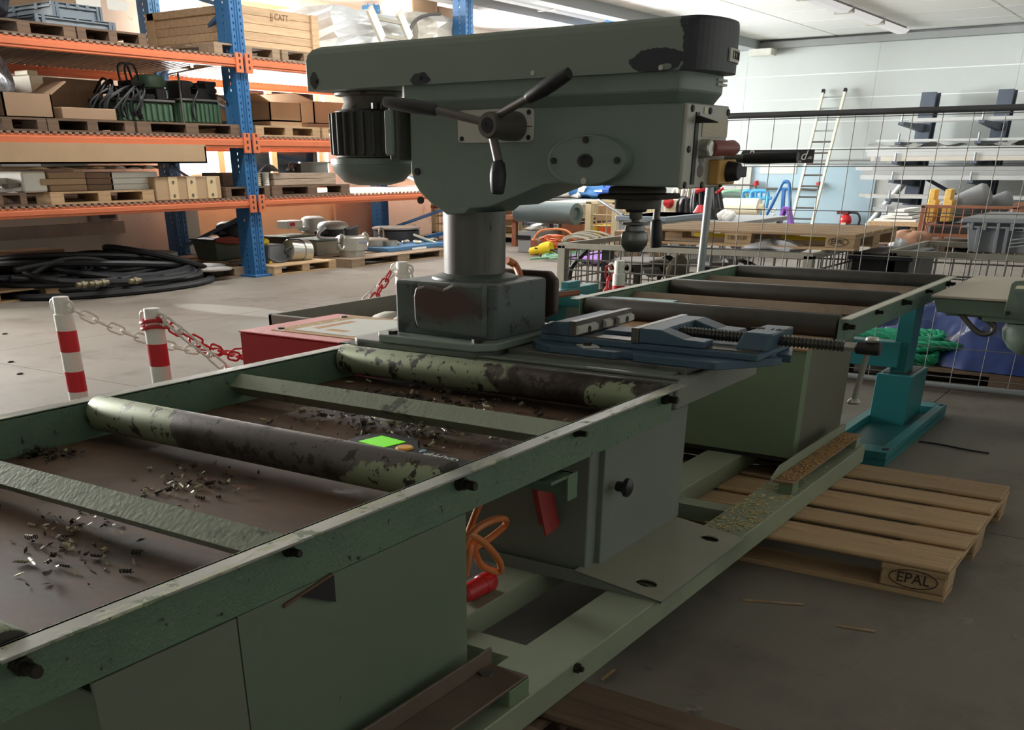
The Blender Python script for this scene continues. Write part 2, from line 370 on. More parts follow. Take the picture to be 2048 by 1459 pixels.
M_SILVER = mat('bright_silver', C(182, 182, 174), .28, metal=.7, var=.05)
M_BLUEM = mat('bright_blue', C(52, 112, 170), .42, var=.05)
M_WRAP = mat('shrink_wrap', C(216, 220, 222), .18, var=.14, vscale=5, bump=.5, bscale=12, stretch=(.4, 1, 2), coat=.5)
M_TARP = mat('tarp_blue', C(38, 58, 112), .36, var=.2, vscale=3, coat=.2, bump=.5, bscale=9)
M_ROPE = mat('rope_green', C(40, 160, 118), .6, var=.15, vscale=30)
M_RUSTF = mat('rust_frame', C(146, 92, 66), .6, metal=.2, var=.15, vscale=6)
M_FELT = mat('felt_grey', C(132, 134, 136), .85, var=.06)
M_LADDER = mat('ladder_white', C(232, 228, 212), .5, var=.04)
M_PURPLE = mat('purple', C(150, 90, 190), .45, var=.05)
M_LBLUE = mat('trolley_blue', C(74, 158, 214), .42, var=.05)
M_CREAM = mat('cream', C(232, 224, 196), .5, var=.03)
M_YELLOW = mat('yellow', C(236, 204, 40), .45, var=.05)
M_RACKD = mat('rack_slate', C(84, 92, 104), .5, metal=.2, var=.06)
M_MAROON = mat('maroon', C(122, 62, 66), .6, var=.06)
M_SAW = mat('saw_green', C(140, 158, 142), .42, var=.05)
M_SIGN = mat('sign_black', C(40, 42, 44), .4, var=.03)
M_INK = mat('ink_dark', C(52, 40, 32), .8, var=.02)
M_LETTER = mat('letter_white', C(214, 212, 204), .5, var=.02)
M_GLASS = None
def glass():
    T = NT('window_glass'); t = T.t
    tr = T.n('ShaderNodeBsdfTransparent'); gl = T.n('ShaderNodeBsdfGlossy'); gl.inputs['Roughness'].default_value = .02
    fr = T.n('ShaderNodeFresnel'); fr.inputs[0].default_value = 1.45
    mx = T.n('ShaderNodeMixShader'); T.l(fr.outputs[0], mx.inputs[0]); T.l(tr.outputs[0], mx.inputs[1]); T.l(gl.outputs[0], mx.inputs[2])
    T.l(mx.outputs[0], t.nodes['Material Output'].inputs[0]); return T.m
M_GLASS = glass()
def film():
    T = NT('clear_film'); t = T.t
    tr = T.n('ShaderNodeBsdfTransparent'); T.l(T.b.outputs[0], T.n('ShaderNodeMixShader').inputs[2])
    mx = [n for n in t.nodes if n.type == 'MIX_SHADER'][0]; mx.inputs[0].default_value = .55
    T.l(tr.outputs[0], mx.inputs[1]); T.l(mx.outputs[0], t.nodes['Material Output'].inputs[0])
    T.b.inputs['Base Color'].default_value = C(220, 222, 224); T.b.inputs['Roughness'].default_value = .15
    return T.m
M_FILM = film()
# ================================================================ the hall
X0, Y0 = -6.0, -6.0
fl = struct('floor', MB().box(X0, WALL_X, Y0, WALL_Y, -.3, -.012), mat('floor_joint', C(96, 90, 84), .8))
xs = [X0, -2.6, 1.4, 5.2, 9.9, 14.2, 18.6, 23.0, 27.4, WALL_X]; ys = [Y0, -2.6, 1.465, 5.7, 9.6, 13.4, WALL_Y]
for i in range(len(xs) - 1):
    for j in range(len(ys) - 1):
        g = .004
        struct('slab', MB().box(xs[i] + g, xs[i + 1] - g, ys[j] + g, ys[j + 1] - g, -.012, 0), M_CONC, fl)
# long wall on the left with its windows
WT = .45
wins = [(2.6, 7.0), (14.05, 18.55), (20.2, 24.6), (25.6, 31.0)]; ZS, ZH = 1.36, 4.5
wl = MB()
wl.box(X0, WALL_X, WALL_Y, WALL_Y + WT, -.1, ZS); wl.box(X0, WALL_X, WALL_Y, WALL_Y + WT, ZH, CEIL + .2)
e = X0
for a, b in wins + [(WALL_X, WALL_X)]:
    wl.box(e, a, WALL_Y, WALL_Y + WT, ZS, ZH); e = b
wall_left = struct('wall_left', wl, M_WALLL)
M_WFR = mat('window_frame', C(226, 200, 152), .6, var=.06)
for k, (a, b) in enumerate(wins):
    f = MB(); y0, y1 = WALL_Y + .20, WALL_Y + .28; t = .09
    f.box(a, b, y0, y1, ZS, ZS + t); f.box(a, b, y0, y1, ZH - t, ZH); f.box(a, a + t, y0, y1, ZS, ZH); f.box(b - t, b, y0, y1, ZS, ZH)
    wo = struct('window_%d' % (k + 1), f, M_WFR)
    n = 3; w = (b - a) / n
    for i in range(1, n): struct('mullion', MB().box(a + w * i - .08, a + w * i + .08, y0 - .02, y1, ZS + t, ZH - t), M_WFR, wo)
    for i in range(n): struct('pane', MB().box(a + w * i + .08, a + w * (i + 1) - .08, y0 + .03, y0 + .036, ZS + t, ZH - t), M_GLASS, wo)
    struct('window_sill', MB().box(a - .05, b + .05, WALL_Y - .06, y0, ZS - .05, ZS), M_WALLW, wo)
# grey cable duct low on the long wall
tr = struct('trim_1', MB().box(6.5, 12.75, WALL_Y - .10, WALL_Y, .50, .70), mat('duct_grey', C(150, 144, 136), .6), None)
struct('socket_plate', MB().box(12.05, 12.62, WALL_Y - .10, WALL_Y, .72, 1.02), mat('duct_grey', C(150, 144, 136)), tr)
struct('socket', MB().box(12.24, 12.40, WALL_Y - .12, WALL_Y - .10, .76, .90), M_BLACK, tr); struct('socket', MB().box(12.43, 12.56, WALL_Y - .12, WALL_Y - .10, .76, .90), M_BLACK, tr)
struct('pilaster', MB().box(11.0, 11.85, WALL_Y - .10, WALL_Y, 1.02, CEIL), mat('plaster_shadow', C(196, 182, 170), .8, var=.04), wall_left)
# gable wall at the far end: white sandwich panels
K = WALL_X / 28.0
wallf = struct('wall_back', MB().box(WALL_X + .03, WALL_X + .4, Y0, WALL_Y + .45, -.1, CEIL + .2), mat('panel_joint', C(244, 246, 244), .6, var=.01))
zr = [0, 1.52, 1.95, 2.62, 3.20, 3.80, 4.50]; yr = [Y0, -2.5, 2.2, 5.35, 8.9, 12.6, WALL_Y]
for i in range(len(zr) - 1):
    for j in range(len(yr) - 1):
        struct('panel', MB().box(WALL_X + .02, WALL_X + .03, yr[j] + .003, yr[j + 1] - .003, zr[i] + (.012 if i else 0), zr[i + 1] - .012), M_WALLW if i else mat('wall_brick_white', C(220, 220, 214), .7, var=.06, vscale=6, bump=.6, bscale=7, stretch=(1, 1, 3)), wallf)
struct('painted_panel', MB().box(WALL_X - .03, WALL_X, 8.45, 12.1, 0, 1.50), M_BLUEW, wallf)
struct('pilaster', MB().box(WALL_X - .10, WALL_X, 12.1, 12.45, 0, 1.50), mat('pilaster_beige', C(206, 204, 196), .7, var=.03), wallf)
struct('pilaster', MB().box(WALL_X - .16, WALL_X, 3.6, 4.5, 0, 3.2), M_WALLW, wallf)
struct('pilaster', MB().box(WALL_X - .16, WALL_X, .2, 1.4, 0, 3.2), M_WALLW, wallf)
a = PX(1528, 355, WALL_X - .04); struct('notice', MB().box(WALL_X - .045, WALL_X - .03, a.y - .95, a.y + .15, 1.30, 1.56), M_WHITE, wallf)
for z, rr in ((1.66, .022), (1.56, .016)): struct('trim_%d' % (2 if z > 1.6 else 3), MB().cyl((WALL_X - .05, 3.5, z), (WALL_X - .05, 14, z), rr, n=8), mat('conduit', C(176, 178, 178), .5))
tb = struct('trim_4', MB().box(WALL_X - .30, WALL_X + .01, Y0, WALL_Y, 4.47, 4.62), mat('cornice_grey', C(148, 150, 148), .6, var=.03))
a = PX(1483, 103, WALL_X - .3)
struct('wall_box', MB().box(WALL_X - .5, WALL_X - .05, a.y - .95, a.y - .3, 4.30, 4.46), mat('wall_box', C(214, 212, 200), .6), tb)
struct('wall_right', MB().box(X0, WALL_X, Y0 - .3, Y0, -.1, CEIL + .2), M_WALLW)
struct('wall_front', MB().box(X0 - .3, X0, Y0, WALL_Y + .4, -.1, CEIL + .2), M_WALLW)
# ceiling of large panels between white bars
ce = struct('ceiling', MB().box(X0 - .3, WALL_X + .4, Y0 - .3, WALL_Y + .45, CEIL + .02, CEIL + .25), M_TBAR)
px_ = [X0] + [11.2 + 1.9 * i for i in range(12)]; px_[-1] = WALL_X; py_ = [Y0, -.5, 5.35, 10.05, 14.0, WALL_Y]
for i in range(len(px_) - 1):
    for j in range(len(py_) - 1):
        struct('ceiling_panel', MB().box(px_[i] + .02, px_[i + 1] - .02, py_[j] + .03, py_[j + 1] - .03, CEIL, CEIL + .02), M_CEIL, ce)
M_DOWN = mat('ceiling_downstand', C(160, 164, 166), .6, var=.03)
for y in (13.6, 12.2): struct('beam', MB().box(14, WALL_X, y, y + .35, CEIL - .22, CEIL), M_DOWN, ce)
M_TUBE = emit('lamp_glow', (1, .98, .95, 1), .62)
def lamp(u0, v0, u1, v1, label):
    a = PZ(u0, v0, CEIL - .10); b = PZ(u1, v1, CEIL - .10); b.y = a.y = (a.y + b.y) / 2; a.x = b.x - 15
    t = thing('ceiling_lamp', label, 'lamp', ((a.x + b.x) / 2, a.y, CEIL - .12), 'long strip lights under the ceiling')
    n = 6; L = (b.x - a.x) / n
    part('rail', MB().box(a.x, b.x, a.y - .10, a.y + .10, CEIL - .05, CEIL), mat('lamp_rail', C(120, 112, 108), .5), t)
    for i in range(n):
        part('lamp_shade', MB().prism([(a.y - .20, CEIL - .07), (a.y - .10, CEIL - .15), (a.y + .10, CEIL - .15), (a.y + .20, CEIL - .07)], 'x', a.x + L * i + .02, a.x + L * (i + 1) - .02), M_TUBE, t, .01)
        part('clip', MB().box(a.x + L * i - .05, a.x + L * i + .05, a.y - .21, a.y + .21, CEIL - .16, CEIL - .06), mat('lamp_clip', C(170, 164, 154), .5), t)
def lamp_light(y, x0, x1, p):
    l = area('lamp_light', ((x0 + x1) / 2, y, CEIL - .19), ((x0 + x1) / 2, y, 0), x1 - x0, .3, p, (1, .98, .94))
lamp_light(7.1, 13, 26.5, 260); lamp_light(11.3, 8, 21, 420)
lamp(1600, 0, 1826, 62, 'long white strip light under the ceiling ending above the ladder')
lamp(1010, 0, 1215, 38, 'long white strip light under the ceiling above the blue rack')
# ================================================================ drilling line: base frame
t = thing('base_frame', 'pale green steel base frame of long beams under the drilling line', 'frame', (2.6, 1.4, .144))
part('beam', MB().box(-.3, 5.62, 1.311, 1.505, .144, .241), M_BEAM, t, .004)
part('beam', MB().box(-.3, 5.62, 1.79, 1.985, .144, .241), M_BEAM, t, .004)
part('beam', MB().box(-.3, 5.62, 2.75, 2.95, .144, .241), M_BEAM, t, .004)
for x in (.9, 2.42, 4.2, 5.45): part('cross_beam', MB().box(x - .05, x + .05, 1.505, 2.75, .15, .22), M_BEAM, t)
part('bolt', MB().cyl((2.42, 1.295, .222), (2.42, 1.312, .222), .016, n=6).cyl((2.42, 1.283, .222), (2.42, 1.30, .222), .009, n=10), M_BOLT, t)
chips = MB()
for i in range(230):
    x = RND.uniform(3.85, 4.62) if RND.random() < .8 else RND.uniform(3.8, 5.3); y = RND.uniform(1.32, 1.50); a = RND.uniform(0, 6.3); l = RND.uniform(.004, .016)
    d = Vector((math.cos(a), math.sin(a), 0)); chips.bar(Vector((x, y, .243)) - d * l, Vector((x, y, .2445)) + d * l, .004, .003)
single('wood_crumbs', chips, mat('crumbs', C(206, 186, 130), .7), 'pale wood crumbs scattered on the green base beam', 'crumbs', kind='stuff')

# ---------------------------------------------------------------- roller conveyors
def nutbolt(x, y, z, s=1.0):
    m = MB(); m.cyl((x, y, z), (x, y - .014 * s, z), .020 * s, n=6); m.cyl((x, y - .014 * s, z), (x, y - .024 * s, z), .017 * s, n=12)
    m.cyl((x, y - .02 * s, z), (x, y - .058 * s, z), .0115 * s, n=12)
    for i in range(5): m.cyl((x, y - (.028 + .006 * i) * s, z), (x, y - (.031 + .006 * i) * s, z), .0128 * s, n=12)
    return m
def conveyor(nm, label, xa, xb, yw, yb, zt, zb, rollers, bars, rmat, barmat, flmat, end_pad=.0):
    t = thing(nm, label, 'conveyor', ((xa + xb) / 2, (yw + yb) / 2, .241))
    part('side_rail', MB().box(xa, xb, yw, yw + .008, zb, zt), M_RAIL, t)
    part('rail_flange', MB().box(xa, xb + .012, yw - .050, yw + .008, zt - .007, zt), flmat, t, .002)
    part('side_rail', MB().box(xa, xb, yb, yb + .008, zb - .04, zt), M_RAIL, t)
    part('rail_flange', MB().box(xa, xb + .03, yb, yb + .068, zt - .007, zt), flmat, t, .002)
    for i, x in enumerate(rollers):
        r = part('roller', MB().lathe([(.040, .0), (.058, .003), (.060, .008), (.060, yb - yw - .042), (.058, yb - yw - .037), (.040, yb - yw - .034)], (x, yw + .022, .857), (0, 1, 0), 40), rmat[i], t)
        part('roller_hub', MB().lathe([(.056, 0), (.050, .004), (.018, .004), (.018, .012)], (x, yw + .0235, .857), (0, -1, 0), 28), M_ROLLE, r)
        part('roller_bolt', nutbolt(x, yw, .860), M_BOLT, r)
    for x in bars:
        # angle iron lying on its back: the apex points towards the near end
        z = .872; w = .045
        p = [(x - .024, z - .026), (x + w * .75, z + .016), (x + w * .75, z + .010), (x - .014, z - .026), (x + w * .75, z - .064), (x + w * .75, z - .070)]
        c = part('cross_bar', MB().prism(p, 'y', yw + .008, yb), barmat, t, .0015)
        part('bar_bolt', nutbolt(x, yw, .867, .72), M_BOLT, c)
    return t
CONV1 = conveyor('roller_conveyor', 'long green roller conveyor with swarf in its rusty tray, nearest the viewer', .738, 3.435, 1.51, 3.05, .900, .768,
                 [.79, 2.085, 3.355], [1.44, 2.715], [M_ROLLP, M_ROLL, M_ROLL3], M_BAR, M_FLANGE)
part('tray', MB().box(.745, 3.43, 1.518, 3.05, .769, .775), M_TRAY, CONV1)
part('tray_joint', MB().box(2.975, 2.985, 1.52, 3.05, .775, .7765), M_DARK, CONV1)
cab = part('cabinet', MB().box(.917, 2.117, 1.512, 2.95, .241, .742), M_CAB, CONV1, .003)
part('cabinet_front', MB().box(1.2785, 2.117, 1.508, 1.517, .241, .767), M_CAB, cab)
part('cabinet_door', MB().box(.917, 1.2735, 1.506, 1.515, .25, .766), M_CAB2, cab, .001)
part('door_gap', MB().box(1.2735, 1.2785, 1.508, 1.514, .25, .764), M_DARK, cab)
a = PY(632, 1185, 1.5)
part('gusset', MB().prism([(a.x - .05, .752), (a.x + .062, .766), (a.x + .062, .70)], 'y', 1.498, 1.507), M_DARK, cab)
part('gusset_lip', MB().hexa([(a.x - .10, 1.500, .742), (a.x + .062, 1.500, .764), (a.x + .062, 1.51, .764), (a.x - .10, 1.51, .742)], [(a.x - .10, 1.500, .750), (a.x + .062, 1.500, .772), (a.x + .062, 1.51, .772), (a.x - .10, 1.51, .750)]), mat('lip_brown', C(104, 80, 64), .6), cab)
g = MB().box(2.56, 2.70, 1.50, 3.04, .735, .745).box(2.69, 2.70, 1.50, 3.04, .668, .745); g.box(2.66, 2.72, 1.497, 1.503, .66, .745)
part('tray_support', g, M_RAIL, CONV1)
g = MB().box(1.1, 2.165, 1.325, 1.452, .292, .302).box(1.1, 2.165, 1.452, 1.462, .292, .355)
b = part('support_bracket', g, mat('bracket_brown', C(112, 98, 86), .45, metal=.3, var=.12, vscale=6, wear=[(C(70, 62, 54), 3, .55, .1)]), CONV1, .002)
part('bracket_foot', MB().box(2.06, 2.165, 1.322, 1.40, .241, .292), M_CABF, b, .002); part('bracket_foot', MB().box(1.15, 1.25, 1.322, 1.40, .241, .292), M_CABF, b, .002)
part('bracket_nut', MB().cyl((2.10, 1.43, .302), (2.10, 1.43, .309), .022, n=6), M_JAW, b)
# far conveyor
CONV2 = conveyor('roller_conveyor', 'shorter green roller conveyor with dark rollers, beyond the blue vise', 5.40, 7.885, 1.488, 3.005, .908, .780,
                 [5.475, 6.66, 7.87], [6.07, 7.265], [M_ROLLD] * 3, M_BARB, mat('flange_pale', C(178, 178, 160), .45, metal=.2, var=.1, vscale=6, wear=[(C(130, 120, 104), 9, .60, .1)]))
cab = part('cabinet', MB().box(5.02, 5.84, 1.53, 2.80, .262, .795), M_CABF, CONV2, .004)
part('cabinet_side', MB().box(5.10, 5.84, 1.524, 1.534, .262, .795), M_CABG, cab)
part('cabinet_side', MB().box(5.02, 5.10, 1.522, 1.534, .262, .795), M_CABF, cab)
part('cabinet_plinth', MB().box(5.03, 5.83, 1.54, 2.79, .241, .262), M_DARK, cab)
part('cabinet_lid', MB().box(5.01, 6.4, 1.52, 2.9, .795, .805), mat('lid_rust', C(150, 120, 84), .6, var=.15, vscale=5), cab)
for x in (6.05, 6.5): part('tray_strip', MB().box(x, x + .12, 1.50, 2.95, .80, .806), M_RUSTF, CONV2)
g = MB().box(4.468, 5.58, 1.333, 1.428, .292, .302)
g2_ = MB().prism([(4.455, .300), (4.46, .312), (4.56, .348), (5.56, .348), (5.60, .340), (5.60, .300)], 'y', 1.428, 1.437)
b = part('support_bracket', g, mat('bracket_rusty', C(140, 112, 86), .6, metal=.1, var=.14, vscale=7, wear=[(C(150, 150, 124), 2, .6, .1)]), CONV2, .001)
part('bracket_flange', g2_, M_BEAM, b)
part('bracket_foot', MB().box(4.475, 4.56, 1.333, 1.40, .241, .292), M_CABF, b, .002); part('bracket_foot', MB().box(5.50, 5.58, 1.333, 1.40, .241, .292), M_BEAM, b, .002)
crumbs = MB()
for i in range(420):
    x = RND.uniform(4.5, 5.55); y = RND.uniform(1.335, 1.425); a = RND.uniform(0, 6.3); l = RND.uniform(.003, .009)
    d = Vector((math.cos(a), math.sin(a), 0)); crumbs.bar(Vector((x, y, .304)) - d * l, Vector((x, y, .306)) + d * l, .004, .003)
single('wood_crumbs', crumbs, mat('crumbs2', C(186, 146, 92), .7), 'brown wood crumbs lying on the far conveyor bracket', 'crumbs', kind='stuff')

# ---------------------------------------------------------------- swarf in the tray
M_SWARF = mat('swarf_dark', C(64, 56, 46), .4, metal=.5, var=.3, vscale=40)
M_SWARFL = mat('swarf_light', C(176, 170, 140), .4, metal=.5, var=.2, vscale=40)
def curl(m, c, n, r, pitch, w, d):
    "a drill chip: a small ribbon rolled into a helix"
    d, a, b = basis(d); c = Vector(c); k = 10; vs = []; fs = []
    for i in range(int(n * k) + 1):
        t = 2 * math.pi * i / k; p = c + d * (pitch * i / k) + (a * math.cos(t) + b * math.sin(t)) * r
        vs += [p, p + d * w]
    for i in range(int(n * k)): fs.append((2 * i, 2 * i + 1, 2 * i + 3, 2 * i + 2))
    m.add(vs, fs, True)
def swarf(u0, u1, v0, v1, n, lab, bright):
    md, mlt = MB(), MB()
    for i in range(n):
        u = RND.gauss((u0 + u1) / 2, (u1 - u0) / 4); v = RND.gauss((v0 + v1) / 2, (v1 - v0) / 4)
        p = PZ(u, v, .775); p.x = min(max(p.x, .8), 3.35)
        big = RND.random(); m = mlt if RND.random() < bright else md
        an = RND.uniform(0, 6.3); d = Vector((math.cos(an), math.sin(an), RND.uniform(-.1, .3)))
        if big < .22:
            r = RND.uniform(.0035, .0075); curl(m, p + Vector((0, 0, r + RND.uniform(0, .006))), RND.uniform(1.5, 4.5), r, .008, .006, d)
        else:
            l = RND.uniform(.003, .014); w = RND.uniform(.002, .008)
            q = p + Vector((0, 0, .002)); _, a, b = basis(d)
            m.add([q - d * l, q + a * w + Vector((0, 0, .004)), q + d * l + Vector((0, 0, RND.uniform(0, .009))), q - a * w], [(0, 1, 2), (0, 2, 3)])
    o = single('swarf', md, M_SWARF, lab, 'metal chips', kind='stuff')
    part('bright_chips', mlt, M_SWARFL, o, kind='stuff')
swarf(610, 1060, 772, 900, 760, 'large heap of curled metal chips in the tray beside the green tester', .42)
swarf(270, 480, 930, 1010, 90, 'small scatter of metal chips in the middle of the rusty tray', .4)
swarf(0, 270, 1000, 1170, 110, 'loose metal chips on the tray at the near end of the conveyor', .3)
swarf(20, 150, 895, 922, 110, 'dark row of chips along the back rail of the tray', .05)

# ---------------------------------------------------------------- handheld tester on the tray
zt = .775
def tz(u, v, h=0): return PZ(u, v, zt + h)
c0 = tz(800, 905)
tst = thing('tester', 'black handheld tester with a bright green screen lying on the rusty tray', 'tester', (c0.x, c0.y, zt))
ax = (tz(940, 936) - tz(752, 886)); L = ax.length; ax = ax / L; sd = Vector((0, 0, 1)).cross(ax)
def tp(s, w, h): return tz(752, 886) + ax * (s * L) + sd * w + Vector((0, 0, h))
ctr = -.060
out = [(.0, .06), (-.03, .0), (.0, -.06), (.10, -.088), (.36, -.088), (.46, -.060), (.55, -.034), (1.1, -.030), (1.14, 0), (1.1, .030), (.55, .034), (.48, .060), (.38, .105), (.10, .105)]
part('body', MB().loft([[tp(s, w * k + ctr, h) for s, w in out] for k, h in ((.94, .001), (1, .010), (1, .026), (.93, .034))]), mat('tester_black', C(24, 27, 32), .55, spec=.3), tst)
scr = part('screen', MB().hexa([tp(.10, ctr - .05, .034), tp(.36, ctr - .05, .034), tp(.36, ctr + .05, .034), tp(.10, ctr + .05, .034)], [tp(.10, ctr - .05, .036), tp(.36, ctr - .05, .036), tp(.36, ctr + .05, .036), tp(.10, ctr + .05, .036)]), emit('green_screen', C(120, 232, 20), .75), tst)
part('button', MB().lathe([(.030, 0), (.030, .006), (.026, .010), (.0, .010)], tp(.49, ctr - .005, .030), (0, 0, 1), 24), mat('button_amber', C(240, 170, 50), .4), tst)
part('side_key', MB().ball(tp(.64, ctr + .012, .033), .016, .008, .006), mat('key_pale', C(170, 206, 226), .4), tst)
text('lettering', 'GAPPP', tst, tp(.86, ctr, .036), -ax * 1.0, -sd, .048, M_LETTER, .0006)

# ---------------------------------------------------------------- the drill press
DP = thing('drill_press', 'big grey green drill press with belt cover and round steel column', 'drill press', (3.6, 2.1, .241))
# pedestal and its foot
g = MB()
g.box(3.03, 3.47, 1.62, 2.9, .241, .735); g.box(3.47, 3.81, 1.62, 2.9, .241, .768)
g.box(3.47, 4.22, 1.56, 2.9, .768, .80)
ped = part('pedestal', g, M_PED, DP, .004)
part('pedestal_door', MB().box(3.10, 3.80, 1.598, 1.622, .282, .766), M_PED, ped, .003)
k = PY(1222, 970, 1.598)
part('door_knob', MB().lathe([(.012, 0), (.012, .02), (.018, .024)], k, (0, -1, 0), 16), M_SILVER, ped)
part('door_knob', MB().lathe([(.018, .022), (.020, .045), (.034, .055), (.034, .070), (.018, .080), (.0, .082)], k, (.12, -1, 0), 20), M_BLACKP, ped, label='black knob of the pedestal door')
# foot plate with two round holes
def plate_with_holes(m, x0, x1, yf, yb, zf, zb, th, holes):
    bm = bmesh.new(); N = 24
    loops = []
    outer = [(x0, yf), (x1, yf), (x1, yb), (x0, yb)]
    zz = lambda y: zf + (zb - zf) * (y - yf) / (yb - yf)
    vo = [bm.verts.new((x, y, zz(y))) for x, y in outer]; eds = [bm.edges.new((vo[i], vo[(i + 1) % 4])) for i in range(4)]
    for (cx, cy, rx, ry) in holes:
        vh = [bm.verts.new((cx + rx * math.cos(2 * math.pi * i / N), cy + ry * math.sin(2 * math.pi * i / N), zz(cy + ry * math.sin(2 * math.pi * i / N)))) for i in range(N)]
        eds += [bm.edges.new((vh[i], vh[(i + 1) % N])) for i in range(N)]
    bmesh.ops.triangle_fill(bm, use_beauty=True, edges=eds)
    ext = bmesh.ops.extrude_face_region(bm, geom=list(bm.faces))
    for v in [q for q in ext['geom'] if isinstance(q, bmesh.types.BMVert)]: v.co.z -= th
    bm.verts.index_update(); m.add([v.co.copy() for v in bm.verts], [[v.index for v in f.verts] for f in bm.faces]); bm.free(); return m
g = plate_with_holes(MB(), 2.985, 3.775, 1.292, 1.64, .250, .290, .006, [(3.085, 1.395, .034, .040), (3.662, 1.395, .031, .038)])
fp = part('foot_plate', g, M_PLATEG, DP)
part('foot_side', MB().prism([(1.292, .241), (1.292, .246), (1.64, .286), (2.9, .286), (2.9, .241)], 'x', 2.985, 2.993), M_PED, fp)
part('foot_side', MB().prism([(1.292, .241), (1.292, .246), (1.64, .286), (1.64, .241)], 'x', 3.767, 3.775), M_PED, fp)
part('foot_side', MB().box(2.985, 3.775, 1.292, 1.297, .236, .245), M_PED, fp)
for cx in (3.085, 3.662):
    part('anchor_bolt', MB().cyl((cx, 1.41, .241), (cx, 1.41, .246), .018, n=6), M_BOLT, fp)
# table: base slab, column pad, gutter and raised work plate
M_TABLE = mat('table_grey', C(106, 114, 104), .4, metal=.15, var=.08, vscale=3, wear=[(C(74, 74, 68), 1.8, .54, .2)])
part('table_slab', MB().box(3.455, 4.28, 1.50, 3.10, .800, .905), mat('slab_grey', C(124, 128, 118), .5, var=.08, vscale=2, wear=[(C(96, 92, 82), 2, .57, .2)]), DP, .006)
part('table_rim', MB().box(3.455, 3.49, 1.50, 2.40, .905, .918).box(4.25, 4.28, 1.5, 3.1, .905, .918), M_TABLE, DP, .004)
part('column_pad', MB().prism([(3.44, 2.42), (3.50, 2.36), (4.25, 2.36), (4.28, 2.42), (4.28, 3.10), (3.50, 3.10), (3.44, 3.04)], 'z', .895, .930), M_TABLE, DP, .01, seg=2)
part('work_plate', MB().box(3.585, 4.24, 1.53, 2.33, .905, .930), mat('work_plate', C(112, 110, 106), .34, metal=.6, var=.1, vscale=4, wear=[(C(64, 58, 52), 3, .55, .15)]), DP, .002)
part('table_step', MB().box(3.52, 3.585, 1.56, 2.32, .905, .915), M_TABLE, DP, .002)
# column base: bolted flange, casting block, clamping plates
g = MB().prism([(3.43, 2.40), (3.50, 2.33), (4.08, 2.33), (4.13, 2.38), (4.13, 2.96), (3.50, 2.96), (3.43, 2.90)], 'z', .930, .962)
cb = part('column_flange', g, M_GREY, DP, .006, seg=2)
M_BLOCK = mat('block_worn', C(84, 92, 88), .45, var=.1, vscale=4, patches=[(C(78, 53, 43), (-.09, .50, .86), (.05, .20, .075), .3, 7, .5, .25)], wear=[(C(52, 54, 52), 10, .56, .06, .5), (C(120, 124, 116), 22, .66, .02)])
blk = part('column_block', MB().prism([(3.53, 2.44), (3.57, 2.375), (3.96, 2.375), (4.0, 2.44), (4.0, 2.88), (3.53, 2.88)], 'z', .955, 1.175), M_BLOCK, DP, .012, seg=2)
part('clamp_plate', MB().prism([(2.40, .975), (2.70, .985), (2.745, 1.0), (2.755, 1.03), (2.757, 1.12), (2.745, 1.155), (2.70, 1.165), (2.60, 1.158), (2.55, 1.178), (2.40, 1.182)], 'x', 3.498, 3.54), M_BLOCK, blk, .010, seg=2, label='rusty rounded clamp plate')
part('clamp_plate', MB().prism([(2.36, 1.02), (2.40, 1.0), (2.80, 1.0), (2.80, 1.16), (2.72, 1.195), (2.40, 1.195), (2.36, 1.16)], 'x', 4.01, 4.05), mat('clamp_brown', C(84, 66, 58), .45, metal=.3, var=.12), blk, .010, seg=2)
part('clamp_bolt', MB().cyl((4.05, 2.40, 1.09), (4.22, 2.36, 1.09), .013, n=10), M_RUSTF, blk)
part('block_collar', MB().lathe([(.190, 0), (.185, .012), (.150, .022), (.137, .026)], (3.79, 2.64, 1.172), (0, 0, 1), 40), M_BLOCK, blk)
for px_, py_ in ((3.475, 2.86), (3.478, 2.41), (4.07, 2.90), (4.08, 2.40)):
    part('flange_bolt', MB().cyl((px_, py_, .962), (px_, py_, .976), .024, n=6), M_BOLT, cb)
a = PZ(768, 673, .93); part('flange_bolt', MB().cyl((a.x, a.y, .930), (a.x, a.y, .944), .027, n=6), M_BOLT, cb)
part('column', MB().lathe([(.134, 0), (.134, .25)], (3.79, 2.64, 1.19), (0, 0, 1), 56), M_STEEL, DP)
# head
face = [(797, 203), (819, 210), (822, 345), (828, 366), (838, 383), (860, 405), (893, 429), (927, 428), (940, 417), (979, 414), (1088, 369), (1130, 366), (1210, 371), (1357, 375), (1368, 205)]
hp = [(PX(u, v, 3.60).y, PX(u, v, 3.60).z) for u, v in face]
HEADM = mat('head_grey_green', C(124, 138, 129), .40, var=.06, vscale=2.5, wear=[(C(88, 88, 80), 1.2, .57, .25), (C(56, 60, 58), 15, .735, .012)])
hd = part('head', MB().prism(hp, 'x', 3.60, 3.98), HEADM, DP, .010, seg=2)
YF = 1.63
def ringp(x0, x1, yb, yf, bulge, z, n=16, rc=.03):
    pts = [(x0, yb - rc, z), (x0, yf, z)]
    xm, hw = (x0 + x1) / 2, (x1 - x0) / 2
    for i in range(1, n):
        t = math.pi * i / n; pts.append((xm - hw * math.cos(t), yf - bulge * math.sin(t) ** .8, z))
    pts += [(x1, yf, z), (x1, yb - rc, z), (x1 - rc, yb, z), (x0 + rc, yb, z)]
    return pts
part('shoulder', MB().loft([ringp(3.60, 3.92, 2.84, 1.665, .01, 1.800), ringp(3.562, 3.94, 2.853, 1.645, .03, 1.838), ringp(3.562, 3.94, 2.853, 1.645, .03, 1.905)]), HEADM, hd, .004)
for k in (0, 1): part('oil_gauge', MB().box(3.835, 3.92, 1.612, 1.63, 1.862 + k * .014, 1.870 + k * .014), M_ALU, hd)
